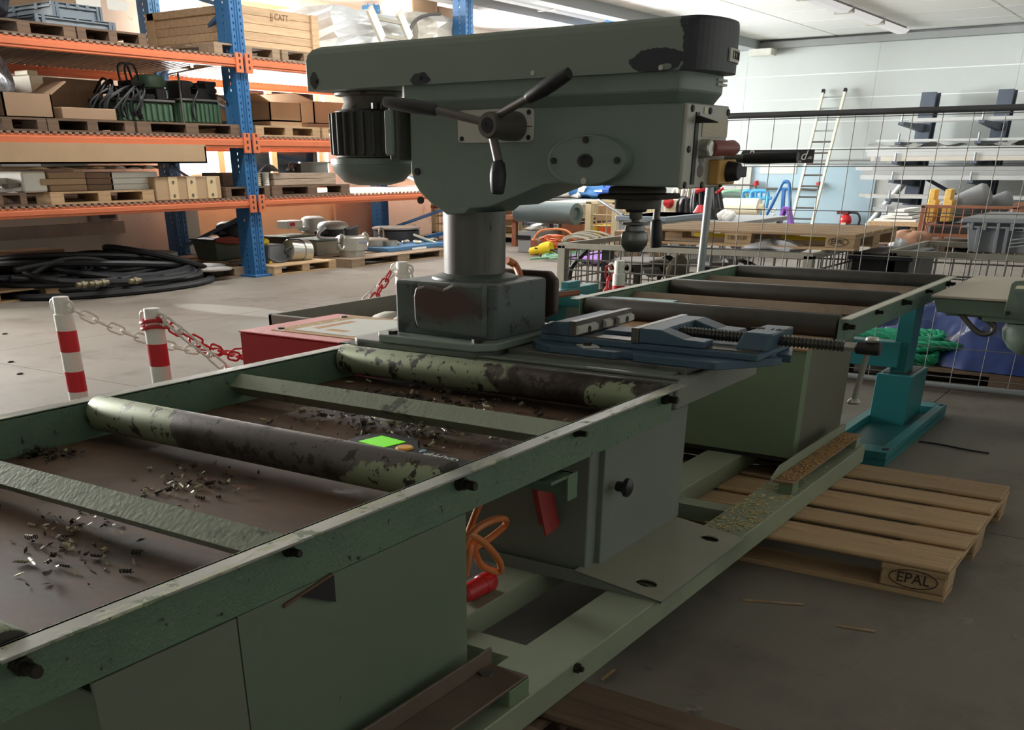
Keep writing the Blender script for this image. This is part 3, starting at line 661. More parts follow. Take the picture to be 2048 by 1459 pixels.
M_COVER = mat('cover_grey_green', C(126, 136, 125), .42, var=.05, vscale=2, wear=[(C(94, 94, 84), 1.0, .56, .3)],
    patches=[(C(42, 46, 52), (.20, -.62, 1.73), (.52, .175, .6), .16, 11, .45, .01), (C(42, 46, 52), (-.06, -.39, 1.685), (.07, .105, .036), .22, 16, .45, .01),
             (C(46, 50, 54), (-.06, .62, 1.672), (.06, .055, .020), .35, 18, .45, .02), (C(46, 50, 54), (-.06, 1.175, 1.69), (.06, .024, .030), .3, 16, .45, .02),
             (C(126, 136, 125), (-.06, -.42, 1.664), (.06, .02, .010), .25, 30, .45, .02)])
rings = [ringp(3.54, 3.90, 3.345, 1.612, .075, z) for z in (1.894, 2.0)]
def inset(k, z, back): return [(3.72 + (x - 3.72) * (1 - k * 4), (min(y + (1.6 - y) * .5 * k * 4, y + k) if y < 1.62 else y - (back if y > 3.0 else 0)), z) for x, y, _ in ringp(3.54, 3.90, 3.345, 1.612, .075, 0)]
rings += [inset(.001, 2.022, .010), inset(.006, 2.038, .034), inset(.016, 2.047, .075)]
cv = part('belt_cover', MB().loft(rings), M_COVER, DP)
for u, v in ((840, 155), (1322, 135), (633, 163), (1066, 146)): 
    a = PX(u, v, 3.54); part('cover_screw', MB().cyl((3.535, a.y, a.z), (3.542, a.y, a.z), .008, n=10), M_ALU if u > 1000 else M_BOLT, cv)
# name plate on the rounded nose of the cover
def nose(x):
    t = math.acos(max(-1, min(1, (3.72 - x) / .18))); return 1.612 - .075 * math.sin(t) ** .8
zs0, zs1 = 1.925, 1.965; pl = MB(); n = 10; xs_ = [3.725 + .165 * i / n for i in range(n + 1)]
vs = []
for x in xs_:
    y = nose(min(x, 3.899)); vs += [(x, y - .006, zs0), (x, y - .006, zs1), (x, y + .002, zs1), (x, y + .002, zs0)]
fs = [(4 * i + a, 4 * i + b, 4 * i + 4 + b, 4 * i + 4 + a) for i in range(n) for a, b in ((0, 1), (1, 2), (2, 3), (3, 0))] + [(0, 3, 2, 1), (4 * n, 4 * n + 1, 4 * n + 2, 4 * n + 3)]
npl = part('name_plate', pl.add(vs, fs), M_ALU, DP)
for i, ch in enumerate('IX\u0130ON'):
    x = 3.752 + .025 * i; y = nose(x); tx = (nose(x + .01) - nose(x - .01)) / .02
    text('lettering', '\u00b7' if False else ('I' if i == 2 else ch), npl, (x, y - .007, 1.945), Vector((1, tx, 0)).normalized(), (0, 0, 1), .036, M_INK, .001)
# motor
def sil(u, z, x, r):
    lo, hi = 1.0, 8.0
    for _ in range(50):
        y = (lo + hi) / 2
        m = 1e9
        for i in range(40):
            q = ROT.transposed() @ (Vector((x + r * math.cos(i * .157), y + r * math.sin(i * .157), z)) - CAM); m = min(m, F_PX * q.x / q.z + HX)
        if m > u: lo = y
        else: hi = y
    return y
MX, MR = 3.80, .185
MY = sil(659, 1.75, MX, MR)
zz = lambda v: PX(740, v, MX - .12).z
mo = part('motor', MB().lathe([(MR * .80, zz(318)), (MR * .86, zz(314)), (MR * .86, zz(220)), (MR * .70, zz(216))], (MX, MY, 0), (0, 0, 1), 40), M_MOTOR, DP)
part('motor_neck', MB().lathe([(MR * .70, zz(217)), (MR * .62, zz(200)), (MR * .66, zz(190)), (MR * .84, zz(187)), (MR * .84, zz(182)), (MR * .74, zz(180)), (MR * .74, 1.90)], (MX, MY, 0), (0, 0, 1), 40), mat('neck_worn', C(130, 124, 116), .5, var=.12, vscale=6, wear=[(C(96, 62, 56), 7, .58, .05)]), mo)
for q in (-.9, -2.3, .4): part('lug', MB().cyl((MX + .165 * math.cos(q), MY + .165 * math.sin(q), zz(218)), (MX + .165 * math.cos(q), MY + .165 * math.sin(q), zz(206)), .022, n=8), M_BOLT, mo)
fin = MB().hexa([(.13, -.005, 0), (MR, -.004, .012), (MR, .004, .012), (.13, .005, 0)], [(.13, -.005, zz(218) - zz(314)), (MR, -.004, zz(218) - zz(314) - .012), (MR, .004, zz(218) - zz(314) - .012), (.13, .005, zz(218) - zz(314))]).mesh('fin', M_MOTOR)
for i in range(26): inst('fin', fin, mo, (MX, MY, zz(314)), (0, 0, 2 * math.pi * i / 26))
part('fan_cowl', MB().lathe([(.0, zz(371)), (MR * .40, zz(371)), (MR * .72, zz(364)), (MR * .93, zz(345)), (MR, zz(330)), (MR, zz(329)), (MR * 1.015, zz(328)), (MR * 1.015, zz(317)), (MR * .9, zz(316))], (MX, MY, 0), (0, 0, 1), 44), M_GREY, mo)
a = PX(800, 205, 3.58); b_ = PX(778, 315, 3.58)
part('terminal_box', MB().box(3.57, 3.70, 2.86, PX(776, 250, 3.57).y, zz(322), zz(216)), M_MOTOR, mo, .01, seg=2)
part('terminal_lid', MB().box(3.556, 3.575, 2.88, PX(772, 250, 3.57).y, zz(312), zz(224)), M_GREY, mo, .006)
# feed capstan in front
pc = [PX(u, v, 3.60) for u, v in ((917, 221), (1069, 220), (1069, 283), (917, 283))]
ym = (pc[0].y + pc[1].y) / 2
ry_, rz_ = .022, .012
fpz = part('feed_plate', MB().prism([(pc[1].y + ry_, pc[2].z), (pc[0].y - ry_, pc[2].z), (pc[0].y - .006, pc[2].z + .004), (pc[0].y, pc[2].z + rz_), (pc[0].y, pc[0].z - rz_), (pc[0].y - .006, pc[0].z - .004), (pc[0].y - ry_, pc[0].z), (pc[1].y + ry_, pc[0].z), (pc[1].y + .006, pc[0].z - .004), (pc[1].y, pc[0].z - rz_), (pc[1].y, pc[2].z + rz_), (pc[1].y + .006, pc[2].z + .004)], 'x', 3.594, 3.602), M_ALU, DP)
for y in (pc[1].y + .02, pc[0].y - .02):
    for z in (pc[2].z + .014, pc[0].z - .014): part('screw', MB().cyl((3.590, y, z), (3.595, y, z), .009, n=10), M_BOLT, fpz)
part('score_line', MB().box(3.5925, 3.5935, pc[1].y + .004, pc[1].y + .06, 1.742, 1.744), M_INK, fpz)
hb = PX(1024, 252, 3.60); XH = 3.40; he = PX(984, 250, XH); hz = 1.744; hy = (hb.y + he.y) / 2
hub = part('feed_hub', MB().lathe([(.050, 0), (.050, .085), (.046, .10), (.044, .185), (.040, .200), (.024, .200), (.022, .194), (.0, .194)], (3.60, hy, hz), (-1, 0, 0), 32), M_ROD, DP)
part('hub_cap', MB().lathe([(.026, 0), (.024, .004), (.006, .004), (.004, .001), (.0, .001)], (XH - .001, hy, hz), (-1, 0, 0), 20), M_DARK, hub)
def spoke(u0, v0, u1, v1, u2, v2, x0, x1, rr, rg, nm='feed_handle', p0=None):
    a = p0 or PX(u0, v0, x0); b = PX(u1, v1, (x0 + x1) / 2); c = PX(u2, v2, x1)
    h = part(nm, MB().cyl(a, b, rr, n=12), M_ROD, DP)
    d = (c - b); L = d.length; d.normalize()
    part('grip', MB().lathe([(rg * .55, 0), (rg * .72, .004), (rg * .80, L * .06), (rg, L * .40), (rg * .98, L * .62), (rg * .80, L * .96), (rg * .70, L), (.0, L)], b - d * .004, d, 20), M_BLACKP, h)
spoke(1004, 240, 1056, 196, 1140, 145, XH + .03, XH - .02, .014, .026, p0=Vector((XH + .035, hy - .02, hz + .03)))
spoke(962, 243, 873, 221, 768, 203, XH + .03, XH + .0, .014, .024, p0=Vector((XH + .035, hy + .03, hz + .01)))
spoke(995, 268, 997, 325, 995, 389, XH + .03, XH - .01, .017, .031, p0=Vector((XH + .035, hy, hz - .03)))
# round gear cover
gc = PX(1170, 321, 3.60); gw = (PX(1096, 322, 3.55).y - PX(1250, 322, 3.55).y) / 2; gh = (PX(1170, 270, 3.55).z - PX(1170, 370, 3.55).z) / 2
gy = PX(1170, 321, 3.55).y; gz = PX(1170, 321, 3.55).z
gcov = part('gear_cover', MB().lathe([(1.05, 0), (1.03, .035), (1.015, .046), (1.0, .050), (.965, .051), (.955, .049), (.0, .049)], (3.602, gy, gz), (-1, 0, 0), 64, gw, gh), HEADM, DP)
part('cover_boss', MB().lathe([(.026, 0), (.026, .004), (.016, .005), (.014, .002), (.0, .002)], (3.55, gy, gz), (-1, 0, 0), 24, 1.2, .85), M_DARK, gcov)
for k in range(4):
    t_ = k * math.pi / 2; part('cover_bolt', MB().cyl((3.551, gy + gw * .82 * math.cos(t_), gz + gh * .82 * math.sin(t_)), (3.544, gy + gw * .82 * math.cos(t_), gz + gh * .82 * math.sin(t_)), .011, n=12), M_BOLT if k != 3 else M_ALU, gcov)
for u, v in ((836, 343), (842, 400)):
    a = PX(u, v, 3.60); part('plug', MB().cyl((3.592, a.y, a.z), (3.604, a.y, a.z), .014, n=14), M_DARK, hd)
# control panel on the nose of the head
cp = part('control_panel', MB().box(3.602, 3.97, YF - .014, YF + .002, 1.535, 1.802), mat('panel_grey', C(176, 174, 166), .45, metal=.2, var=.06, vscale=6), DP, .004)
part('slot', MB().box(3.672, 3.700, YF - .018, YF - .013, 1.548, 1.775), M_DARK, cp)
part('depth_pointer', MB().hexa([(3.665, YF - .10, 1.740), (3.675, YF - .10, 1.740), (3.705, YF - .014, 1.742), (3.675, YF - .014, 1.742)], [(3.665, YF - .10, 1.743), (3.675, YF - .10, 1.743), (3.705, YF - .014, 1.766), (3.675, YF - .014, 1.766)]), M_DARK, cp)
part('rating_plate', MB().box(3.735, 3.965, YF - .017, YF - .013, 1.700, 1.758), mat('plate_cream', C(186, 176, 152), .5, metal=.2, var=.12, vscale=30, stretch=(1, 1, 8)), cp)
part('label_square', MB().box(3.74, 3.765, YF - .017, YF - .013, 1.772, 1.792), M_CREAM, cp)
for x, z in ((3.64, 1.785), (3.795, 1.782), (3.96, 1.782), (3.635, 1.66), (3.625, 1.548), (3.775, 1.545), (3.955, 1.545)):
    part('panel_screw', MB().lathe([(.012, 0), (.010, .006), (.0, .008)], (x, YF - .013, z), (0, -1, 0), 12), M_BOLT, cp)
for z in (1.635, 1.592): part('indicator', MB().lathe([(.024, 0), (.024, .003), (.008, .003), (.0, .001)], (3.752, YF - .013, z), (0, -1, 0), 20, 1, .9), M_ROD, cp)
k = PY(1407, 297, YF - .03)
part('knob_collar', MB().lathe([(.030, 0), (.030, .035), (.024, .04)], (k.x + .02, YF - .012, k.z), (0, -1, 0), 20), M_SILVER, cp)
e_ = PY(1473, 293, YF - .06)
part('stop_grip', MB().lathe([(.022, 0), (.026, .01), (.025, .10), (.028, .15), (.020, .18), (.0, .182)], (k.x + .05, YF - .04, k.z + .002), (1, -.10, 0), 18), mat('grip_brick', C(150, 84, 78), .4, var=.04), cp)
part('switch_box', MB().box(3.83, 3.99, YF - .055, YF - .012, 1.545, 1.628), mat('switch_amber', C(206, 158, 84), .45, var=.06), cp, .004)
part('switch_knob', MB().lathe([(.036, 0), (.032, .03), (.030, .05), (.0, .052)], (3.915, YF - .05, 1.588), (0, -1, 0), 16).box(3.90, 3.99, YF - .10, YF - .055, 1.568, 1.604), M_DARK, cp, .003)
# feed capstan on the far side
h2 = part('feed_hub', MB().cyl((3.98, 1.965, 1.632), (4.20, 1.965, 1.632), .05, n=24), M_ROD, DP)
def spoke2(u1, v1, u2, v2, x, rg):
    b = PX(u1, v1, x); c = PX(u2, v2, x)
    h = part('feed_handle', MB().cyl((x, 1.965, 1.632), b, .015, n=12), M_ROD, DP)
    d = (c - b); L = d.length; d.normalize()
    part('grip', MB().lathe([(rg * .55, 0), (rg * .85, .006), (rg * .92, L * .1), (rg, L * .45), (rg * .92, L * .97), (rg * .85, L), (.0, L)], b - d * .004, d, 20), M_BLACKP, h)
spoke2(1487, 317, 1598, 314, 4.17, .0205); spoke2(1312, 440, 1312, 497, 4.17, .026)
part('feed_handle', MB().cyl((4.17, 1.965, 1.632), (4.17, 2.25, 1.72), .015, n=12), M_ROD, DP)
# spindle, chuck
SXc, SYc = 3.79, PX(1271, 440, 3.79).y
zq = lambda v: PX(1271, v, 3.79).z
pxm = 1 / 510.7
g = MB().lathe([(56 * pxm, zq(385)), (56 * pxm, zq(378)), (52 * pxm, zq(372))], (SXc, SYc, 0), (0, 0, 1), 40)
g.lathe([(42 * pxm, zq(417)), (43 * pxm, zq(410)), (43 * pxm, zq(397)), (40 * pxm, zq(385)), (38 * pxm, zq(372))], (SXc, SYc, 0), (0, 0, 1), 40)
q = part('quill_flange', g, mat('cast_dark', C(74, 70, 64), .5, metal=.3, var=.2, vscale=9), DP)
part('depth_collar', MB().box(SXc - .10, SXc + .10, SYc - .14, SYc + .12, zq(398), zq(386)), mat('cast_dark', C(74, 70, 64), .5), q, .012, seg=2)
part('quill', MB().lathe([(19 * pxm, zq(424)), (21 * pxm, zq(420)), (21 * pxm, zq(415))], (SXc, SYc, 0), (0, 0, 1), 28), M_DARK, DP)
part('spindle', MB().lathe([(8 * pxm, zq(450)), (8 * pxm, zq(439)), (12 * pxm, zq(438)), (13 * pxm, zq(432)), (13 * pxm, zq(422))], (SXc, SYc, 0), (0, 0, 1), 24), M_STEEL, DP)
CHK = mat('chuck_steel', C(120, 120, 118), .3, metal=.85, var=.08, vscale=8)
ch = part('chuck', MB().lathe([(.004, zq(503)), (15 * pxm, zq(503)), (17 * pxm, zq(502)), (26 * pxm, zq(489)), (27 * pxm, zq(476)), (25.5 * pxm, zq(466)), (24.5 * pxm, zq(463)), (24 * pxm, zq(462)), (20 * pxm, zq(461)), (20 * pxm, zq(455)), (19 * pxm, zq(451)), (.004, zq(450))], (SXc, SYc, 0), (0, 0, 1), 40), CHK, DP)
part('chuck_ring', MB().lathe([(24 * pxm, zq(449)), (26 * pxm, zq(448)), (26 * pxm, zq(444)), (22 * pxm, zq(443))], (SXc, SYc, 0), (0, 0, 1), 12), M_ROD, ch)
# orange cable clipped to the column base
pts = [PX(1014, 520, 3.98), PX(1030, 530, 4.02), PX(1041, 555, 3.98), PX(1044, 590, 3.90), PX(1038, 620, 3.82), PX(1026, 660, 3.74), PX(1018, 690, 3.68), PX(1010, 716, 3.62), PX(1003, 745, 3.57), PX(996, 790, 3.54)]
hs = part('supply_cable', MB().tube(smoothpath(pts, 6), .0165, 12), M_ORANGE, DP, label='orange supply cable')
for u, v, x in ((1037, 600, 3.87), (1017, 684, 3.69)):
    p = PX(u, v, x); q_ = PX(u - 3, v + 12, x - .03); part('cable_clip', MB().cyl(p, q_, .021, n=14), M_DARK, hs)
p = PX(1023, 660, 3.72); d_ = (PX(1030, 640, 3.78) - PX(1016, 690, 3.66)).normalized()

# ---------------------------------------------------------------- cable with red plug under the near conveyor
c = lambda u, v, y: PY(u, v, y)
plug = thing('power_cable', 'orange power cable with a red plug lying on the base beam', 'cable', (2.5, 1.86, .241))
pts = [c(962, 1000, 1.95), c(946, 1040, 1.93), c(934, 1075, 1.90), c(931, 1105, 1.88), c(929, 1090, 1.80), c(950, 1060, 1.78), c(985, 1040, 1.80), c(1010, 1037, 1.84), c(1010, 1050, 1.88), c(985, 1072, 1.88), c(965, 1085, 1.86),
       c(935, 1100, 1.84), c(925, 1085, 1.82), c(940, 1069, 1.78), c(968, 1085, 1.78), c(990, 1108, 1.79), c(1001, 1128, 1.80), c(999, 1143, 1.82), c(980, 1139, 1.83), c(962, 1128, 1.84), c(952, 1108, 1.84), c(945, 1085, 1.82), c(940, 1095, 1.80), c(936, 1120, 1.81), c(930, 1150, 1.85)]
part('cable', MB().tube(smoothpath(pts, 5), .0125, 10), M_ORANGE, plug)
a = c(925, 1150, 1.86); b = c(1004, 1148, 1.86); a.z = b.z = .275
g = MB().lathe([(.020, 0), (.030, .01), (.034, .05), (.034, .11), (.038, .115), (.038, .165), (.030, .18), (.0, .18)], a, (b - a), 24); part('plug', g, M_REDP, plug)
# red angle leaning on the pedestal
p = [PY(1085, 985, 1.75), PY(1103, 1062, 1.72)]
g = MB(); a, b = p; a = Vector((a.x, a.y, a.z + .02))
g.bar(a, b, .085, .008, (0, -1, .0)); g.bar(a + Vector((.06, .045, 0)), b + Vector((.06, .045, 0)), .085, .008, (1, 0, 0))
single('angle_iron', g, mat('angle_red', C(150, 46, 44), .45, var=.1), 'short red angle iron standing against the drill pedestal', 'angle iron')

# ---------------------------------------------------------------- machine vise on the work plate
V = thing('machine_vise', 'blue machine vise with a long threaded screw on the drill table', 'vise', (3.87, 1.75, .930))
def base_out(z): return [(x, y, z) for x, y in ((3.63, 2.22), (3.605, 2.14), (3.60, 1.84), (3.64, 1.825), (3.64, 1.775), (3.60, 1.76), (3.60, 1.42), (3.70, 1.345), (3.80, 1.27), (3.845, 1.255), (3.855, 1.30), (3.91, 1.30), (3.905, 1.24), (4.10, 1.30), (4.16, 1.40), (4.16, 2.18), (4.11, 2.26), (3.70, 2.28))]
part('base', MB().loft([base_out(.930), base_out(.958)]), M_BLUE, V, .003)
part('bed', MB().box(3.70, 4.06, 1.30, 2.25, .958, .983), M_BLUE, V, .004)
part('way', MB().box(3.72, 3.80, 1.32, 2.10, .983, .988).box(3.96, 4.04, 1.32, 2.10, .983, .988), M_JAW, V)
part('fixed_jaw', MB().prism([(2.24, .983), (2.24, 1.016), (2.18, 1.036), (2.105, 1.040), (2.105, .983)], 'x', 3.70, 4.12), M_BLUE, V, .005, seg=2)
jp = part('jaw_plate', MB().box(3.695, 4.20, 2.072, 2.105, .985, 1.044), M_JAW, V, .002)
for x0, x1 in ((3.70, 3.86), (3.93, 3.99), (4.05, 4.19)): part('jaw_insert', MB().prism([(2.072, .992), (2.055, .997), (2.055, 1.018), (2.072, 1.026)], 'x', x0, x1), M_ALU, jp)
for x in (3.78, 4.12): part('jaw_screw', MB().cyl((x, 2.056, 1.008), (x, 2.052, 1.008), .012, n=12), M_DARK, jp)
g = MB().prism([(1.79, .985), (1.79, 1.040), (1.70, 1.040), (1.60, 1.012), (1.515, 1.010), (1.515, .985)], 'x', 3.70, 3.79)
g.prism([(1.79, .985), (1.79, 1.040), (1.70, 1.040), (1.60, 1.012), (1.515, 1.010), (1.515, .985)], 'x', 4.03, 4.14); g.box(3.78, 4.04, 1.70, 1.79, .985, 1.040)
part('moving_jaw', g, M_BLUE, V, .004)
part('jaw_plate', MB().box(3.695, 4.17, 1.79, 1.822, .983, 1.040), M_JAW, V, .002)
part('guide_block', MB().box(3.84, 3.98, 1.85, 2.02, .983, 1.0), M_BLUE, V, .003)
nb = part('nut_block', MB().hexa([(3.77, 1.295, .983), (4.05, 1.295, .983), (4.05, 1.425, .983), (3.77, 1.425, .983)], [(3.79, 1.285, 1.046), (4.03, 1.285, 1.046), (4.03, 1.395, 1.046), (3.79, 1.395, 1.046)]), M_BLUE, V, .006, seg=2)
text('lettering', 'BR 160', nb, (3.91, 1.34, 1.0475), (0, -1, 0), (1, 0, 0), .05, M_INK, .0005)
sc_ = MB(); y0, y1, zs_ = 1.74, 1.045, 1.010
sc_.cyl((3.90, y0, zs_), (3.90, y1, zs_), .0165, n=16)
npitch = 46
for i in range(npitch):
    yy = y0 + (y1 - y0) * (i + .5) / npitch; sc_.lathe([(.0165, -.0045), (.0215, -.0018), (.0215, .0018), (.0165, .0045)], (3.90, yy, zs_), (0, 1, 0), 16)
part('screw', sc_, mat('screw_steel', C(92, 90, 86), .35, metal=.75, var=.15, vscale=20), V)
part('screw_neck', MB().cyl((3.90, 1.045, zs_), (3.90, 1.0, zs_), .015, n=16), M_SILVER, V)
part('screw_head', MB().lathe([(.018, 0), (.023, .005), (.024, .085), (.018, .09), (.0, .09)], (3.90, 1.005, zs_), (0, -1, 0), 24), M_DARK, V)
hd2 = part('crank_bar', MB().cyl((3.90, .955, 1.045), (3.915, .985, .815), .0105, n=14), M_SILVER, V)
part('crank_ball', MB().lathe([(.010, 0), (.022, .003), (.025, .010), (.022, .018), (.0, .022)], (3.90, .952, 1.030), (0, 0, 1), 20), M_SILVER, hd2)
part('crank_ball', MB().lathe([(.0, -.006), (.020, -.004), (.024, .003), (.020, .010), (.010, .016)], (3.915, .985, .808), (0, 0, 1), 20), M_SILVER, hd2)
wz = part('clamp_washer', MB().prism([(3.615, 1.99), (3.66, 1.94), (3.715, 2.0), (3.665, 2.05)], 'z', .958, .963), M_ALU, V)
part('clamp_nut', MB().cyl((3.662, 1.997, .963), (3.662, 1.997, .975), .017, n=6), M_BOLT, V)

# ---------------------------------------------------------------- red enclosure behind the near conveyor
RB = thing('red_enclosure', 'red sheet metal enclosure with a torn paper on its lid', 'enclosure', (4.08, 3.68, .30))
part('body', MB().box(3.70, 4.46, 3.31, 4.07, .241, .846), M_RED, RB, .006)
lid = part('lid', MB().box(3.695, 4.465, 3.30, 4.075, .846, .853), mat('red_lid', C(196, 70, 76), .35, var=.08, bump=.2, bscale=200, wear=[(C(214, 130, 130), 30, .62, .05)]), RB, .003)
part('pasted_card', MB().box(3.80, 4.44, 3.36, 3.94, .853, .856), mat('pasted_brown', C(190, 158, 114), .7, var=.12, vscale=9, wear=[(C(220, 200, 170), 8, .58, .05)]), lid)
part('paper', MB().prism([(3.86, 3.84), (3.85, 3.42), (3.98, 3.38), (4.36, 3.40), (4.40, 3.60), (4.34, 3.83)], 'z', .856, .858), M_PAPER, lid)
part('paper_print', MB().box(3.95, 4.25, 3.74, 3.79, .858, .8585).box(3.93, 3.98, 3.55, 3.68, .858, .8585), mat('print_orange', C(206, 160, 110), .7), lid)
for u, v in ((562, 657), (688, 634)):
    p = PZ(u, v, .856); part('lid_screw', MB().lathe([(.020, 0), (.018, .010), (.0, .013)], (p.x, p.y, .853), (0, 0, 1), 14), M_BLACK, lid)
for u, v in ((705, 683),):
    p = PZ(u, v, .86); part('hinge', MB().box(p.x - .05, p.x + .05, p.y - .03, p.y + .04, .853, .860).cyl((p.x - .06, p.y - .03, .858), (p.x + .06, p.y - .03, .858), .008), M_DARK, lid)
part('lid_seam', MB().box(3.70, 4.46, 3.325, 3.331, .853, .8545), M_DARK, lid)
# ================================================================ pallets
_PM = {}
def pbox(l, w, h, m, nm):
    k = (round(l, 3), round(w, 3), round(h, 3), m.name, nm)
    if k not in _PM: _PM[k] = MB().box(0, l, 0, w, 0, h).mesh(nm, m)
    return _PM[k]
def kid(nm, me, parent, loc, bevel=0.0):
    o = bpy.data.objects.new(nm, me); COL.objects.link(o); o.parent = parent; o.location = loc; BASE[o.name] = BASE[parent.name]
    if bevel: bev(o, bevel)
    return o
def pallet(label, base, L, W, m, rot=0.0, H=.144, group=None, drop=(), bevel=.004):
    "planks run along the local x; base is the corner at the bottom"
    t = thing('pallet', label, 'pallet', base, group); t.rotation_euler = (0, 0, rot)
    a = H * .153; ws = [.18, .125, .18, .125, .18]; gap = (1 - sum(ws)) / 4; y = 0
    for i, w in enumerate(ws):
        if i not in drop: kid('plank', pbox(L, w * W, a, m, 'plank'), t, (0, y * W, H - a), bevel)
        y += w + gap
    bw = .12 * L
    for x in (0, .44 * L, L - bw): kid('cross_board', pbox(bw, W, a, m, 'cross_board'), t, (x, 0, H - 2 * a))
    for yy, w in ((0, .125), (.42, .16), (.875, .125)):
        for x in (0, .44 * L, L - bw): kid('block', pbox(bw, w * W, H - 3 * a, m, 'block'), t, (x, yy * W, a), bevel)
        kid('bottom_board', pbox(L, w * W, a, m, 'bottom_board'), t, (0, yy * W, 0))
    return t
# under the machine: the planks run across the line (along -y)
P1 = pallet('pale euro pallet sticking out from under the far end of the drilling line', (4.165, 2.75, 0), 2.19, 1.41, M_WOODN, -math.pi / 2, bevel=.008)
P2 = pallet('worn brown pallet under the near end of the drilling line', (1.06, 2.45, 0), 2.05, 1.43, M_WOODD, -math.pi / 2, bevel=.008)
def epal(parent, c, xd, zd, sz):
    o = MB(); n = 28; X, Z = Vector(xd), Vector(zd); N = X.cross(Z).normalized() * .001
    pts = [Vector(c) + X * (sz * 1.55 * math.cos(2 * math.pi * i / n)) + Z * (sz * .62 * math.sin(2 * math.pi * i / n)) + N for i in range(n)]
    part('stamp_ring', o.tube(pts, sz * .035, 4, True), M_INK, parent)
    text('lettering', 'EPAL', parent, Vector(c) + N, xd, zd, sz, M_INK, .0008)
epal(P1, (4.161, .69, .075), (0, -1, 0), (0, 0, 1), .062)

# ================================================================ barrier posts and chains
def post(u0, u1, v, zt, label, bands, cap=True):
    um = (u0 + u1) / 2; p = PZ(um, v, zt); dep = (ROT.transposed() @ (p - CAM)).z; r = (u1 - u0) / 2 * dep / F_PX
    t = thing('barrier_post', label, 'post', (p.x, p.y, 0), 'red and white barrier posts')
    part('post', MB().lathe([(r, .02), (r, zt - .10), (r * .98, zt - .095), (r * .82, zt - .09), (r * .82, zt - .005), (r * .76, zt), (0, zt)], (p.x, p.y, 0), (0, 0, 1), 28), M_WHITE, t)
    part('foot', MB().lathe([(r * 3.2, 0), (r * 3.2, .03), (r * 1.6, .06), (r * 1.05, .09)], (p.x, p.y, 0), (0, 0, 1), 28), M_BLACK, t)
    for a, b in bands:
        z0 = zat(um, b, p); z1 = zat(um, a, p)
        part('red_band', MB().cyl((p.x, p.y, z0), (p.x, p.y, z1), r * 1.012, n=28), M_REDBAND, t)
    for sy in (-1, 1):
        c = Vector((p.x, p.y + sy * r * 1.35, zt - .05)); pts = [c + Vector((0, sy * r * .55 * math.cos(q), .03 * math.sin(q))) for q in [i * 2 * math.pi / 12 - 2.2 for i in range(11)]]
        part('hook', MB().tube(pts, r * .16, 6), M_WHITE, t)
    return Vector((p.x, p.y, zt - .05)), r
def zat(u, v, p):
    lo, hi = -3.0, 6.0
    for _ in range(50):
        m = (lo + hi) / 2; q = ROT.transposed() @ (Vector((p.x, p.y, m)) - CAM)
        if F_PX * q.y / q.z + HY > v: lo = m
        else: hi = m
    return (lo + hi) / 2
p1, r1 = post(101, 140, 593, .95, 'white and red barrier post farthest to the left', [(660, 702), (741, 781)])
p2, r2 = post(283, 323, 616, .95, 'white and red barrier post with a red chain knotted round its top', [(686, 730)])
p3, r3 = post(789, 818, 523, .95, 'white and red barrier post just left of the drill column', [(569, 598)])
p4, r4 = post(1227, 1252, 521, .95, 'white and red barrier post behind the far roller conveyor', [(570, 606)])
def linkmesh(m, L, W, r, nm):
    pts = []
    n = 6; h = (L - W) / 2
    pts += [Vector((h + W / 2 * math.sin(math.pi * i / n), W / 2 * math.cos(math.pi * i / n), 0)) for i in range(n + 1)]
    pts += [Vector((-h - W / 2 * math.sin(math.pi * i / n), -W / 2 * math.cos(math.pi * i / n), 0)) for i in range(n + 1)]
    return MB().tube(pts, r, 6, True).mesh(nm, m)
LKW = linkmesh(M_WHITE, .115, .050, .0068, 'link'); LKR = linkmesh(M_REDP, .115, .050, .0068, 'link')
def chain(label, a, b, sag, colour, ts=(0, 1)):
    a, b = Vector(a), Vector(b); n = 200
    P = [a.lerp(b, i / n) - Vector((0, 0, sag * 4 * (i / n) * (1 - i / n))) for i in range(n + 1)]
    t = thing('chain', label, 'chain', P[n // 2] , 'plastic barrier chains')
    s = 0; k = 0; pitch = .094; acc = [0]
    for i in range(n): acc.append(acc[-1] + (P[i + 1] - P[i]).length)
    tot = acc[-1]; s = pitch / 2
    while s < tot:
        i = max(j for j in range(n) if acc[j] <= s); f = (s - acc[i]) / max(1e-6, acc[i + 1] - acc[i]); p = P[i].lerp(P[i + 1], f); d = (P[i + 1] - P[i]).normalized()
        q = d.to_track_quat('X', 'Z') @ Quaternion((1, 0, 0), (k % 2) * math.pi / 2 + .35)
        o = inst('link', LKR if colour(s / tot) else LKW, t, p, q.to_euler()); s += pitch; k += 1
    return t
chain('white and red chain sagging from the leftmost barrier post towards the drill column', p1 + Vector((0, -r1, 0)), p3 + Vector((0, r3, 0)), .42, lambda s: .32 < s < .62)
chain('red chain from the knotted barrier post to the post near the drill column', p2 + Vector((.0, -r2, 0)), p3 + Vector((-.05, r3, 0)), .42, lambda s: s < .30 or s > .66)
chain('white chain hanging steeply from the knotted barrier post to the floor', p2 + Vector((.02, -r2 * 1.4, 0)), Vector((4.05, 3.62, .12)), .02, lambda s: False)
chain('short red chain hanging on the post behind the far conveyor', p4 + Vector((0, r4 * 1.9, .0)), p4 + Vector((.3, r4 * 5, -.55)), .05, lambda s: True)
chain('white chain hanging on the post left of the drill column', p3 + Vector((.0, -r3 * 1.2, 0)), p3 + Vector((.25, -r3 * 1.0, -.5)), .02, lambda s: False)
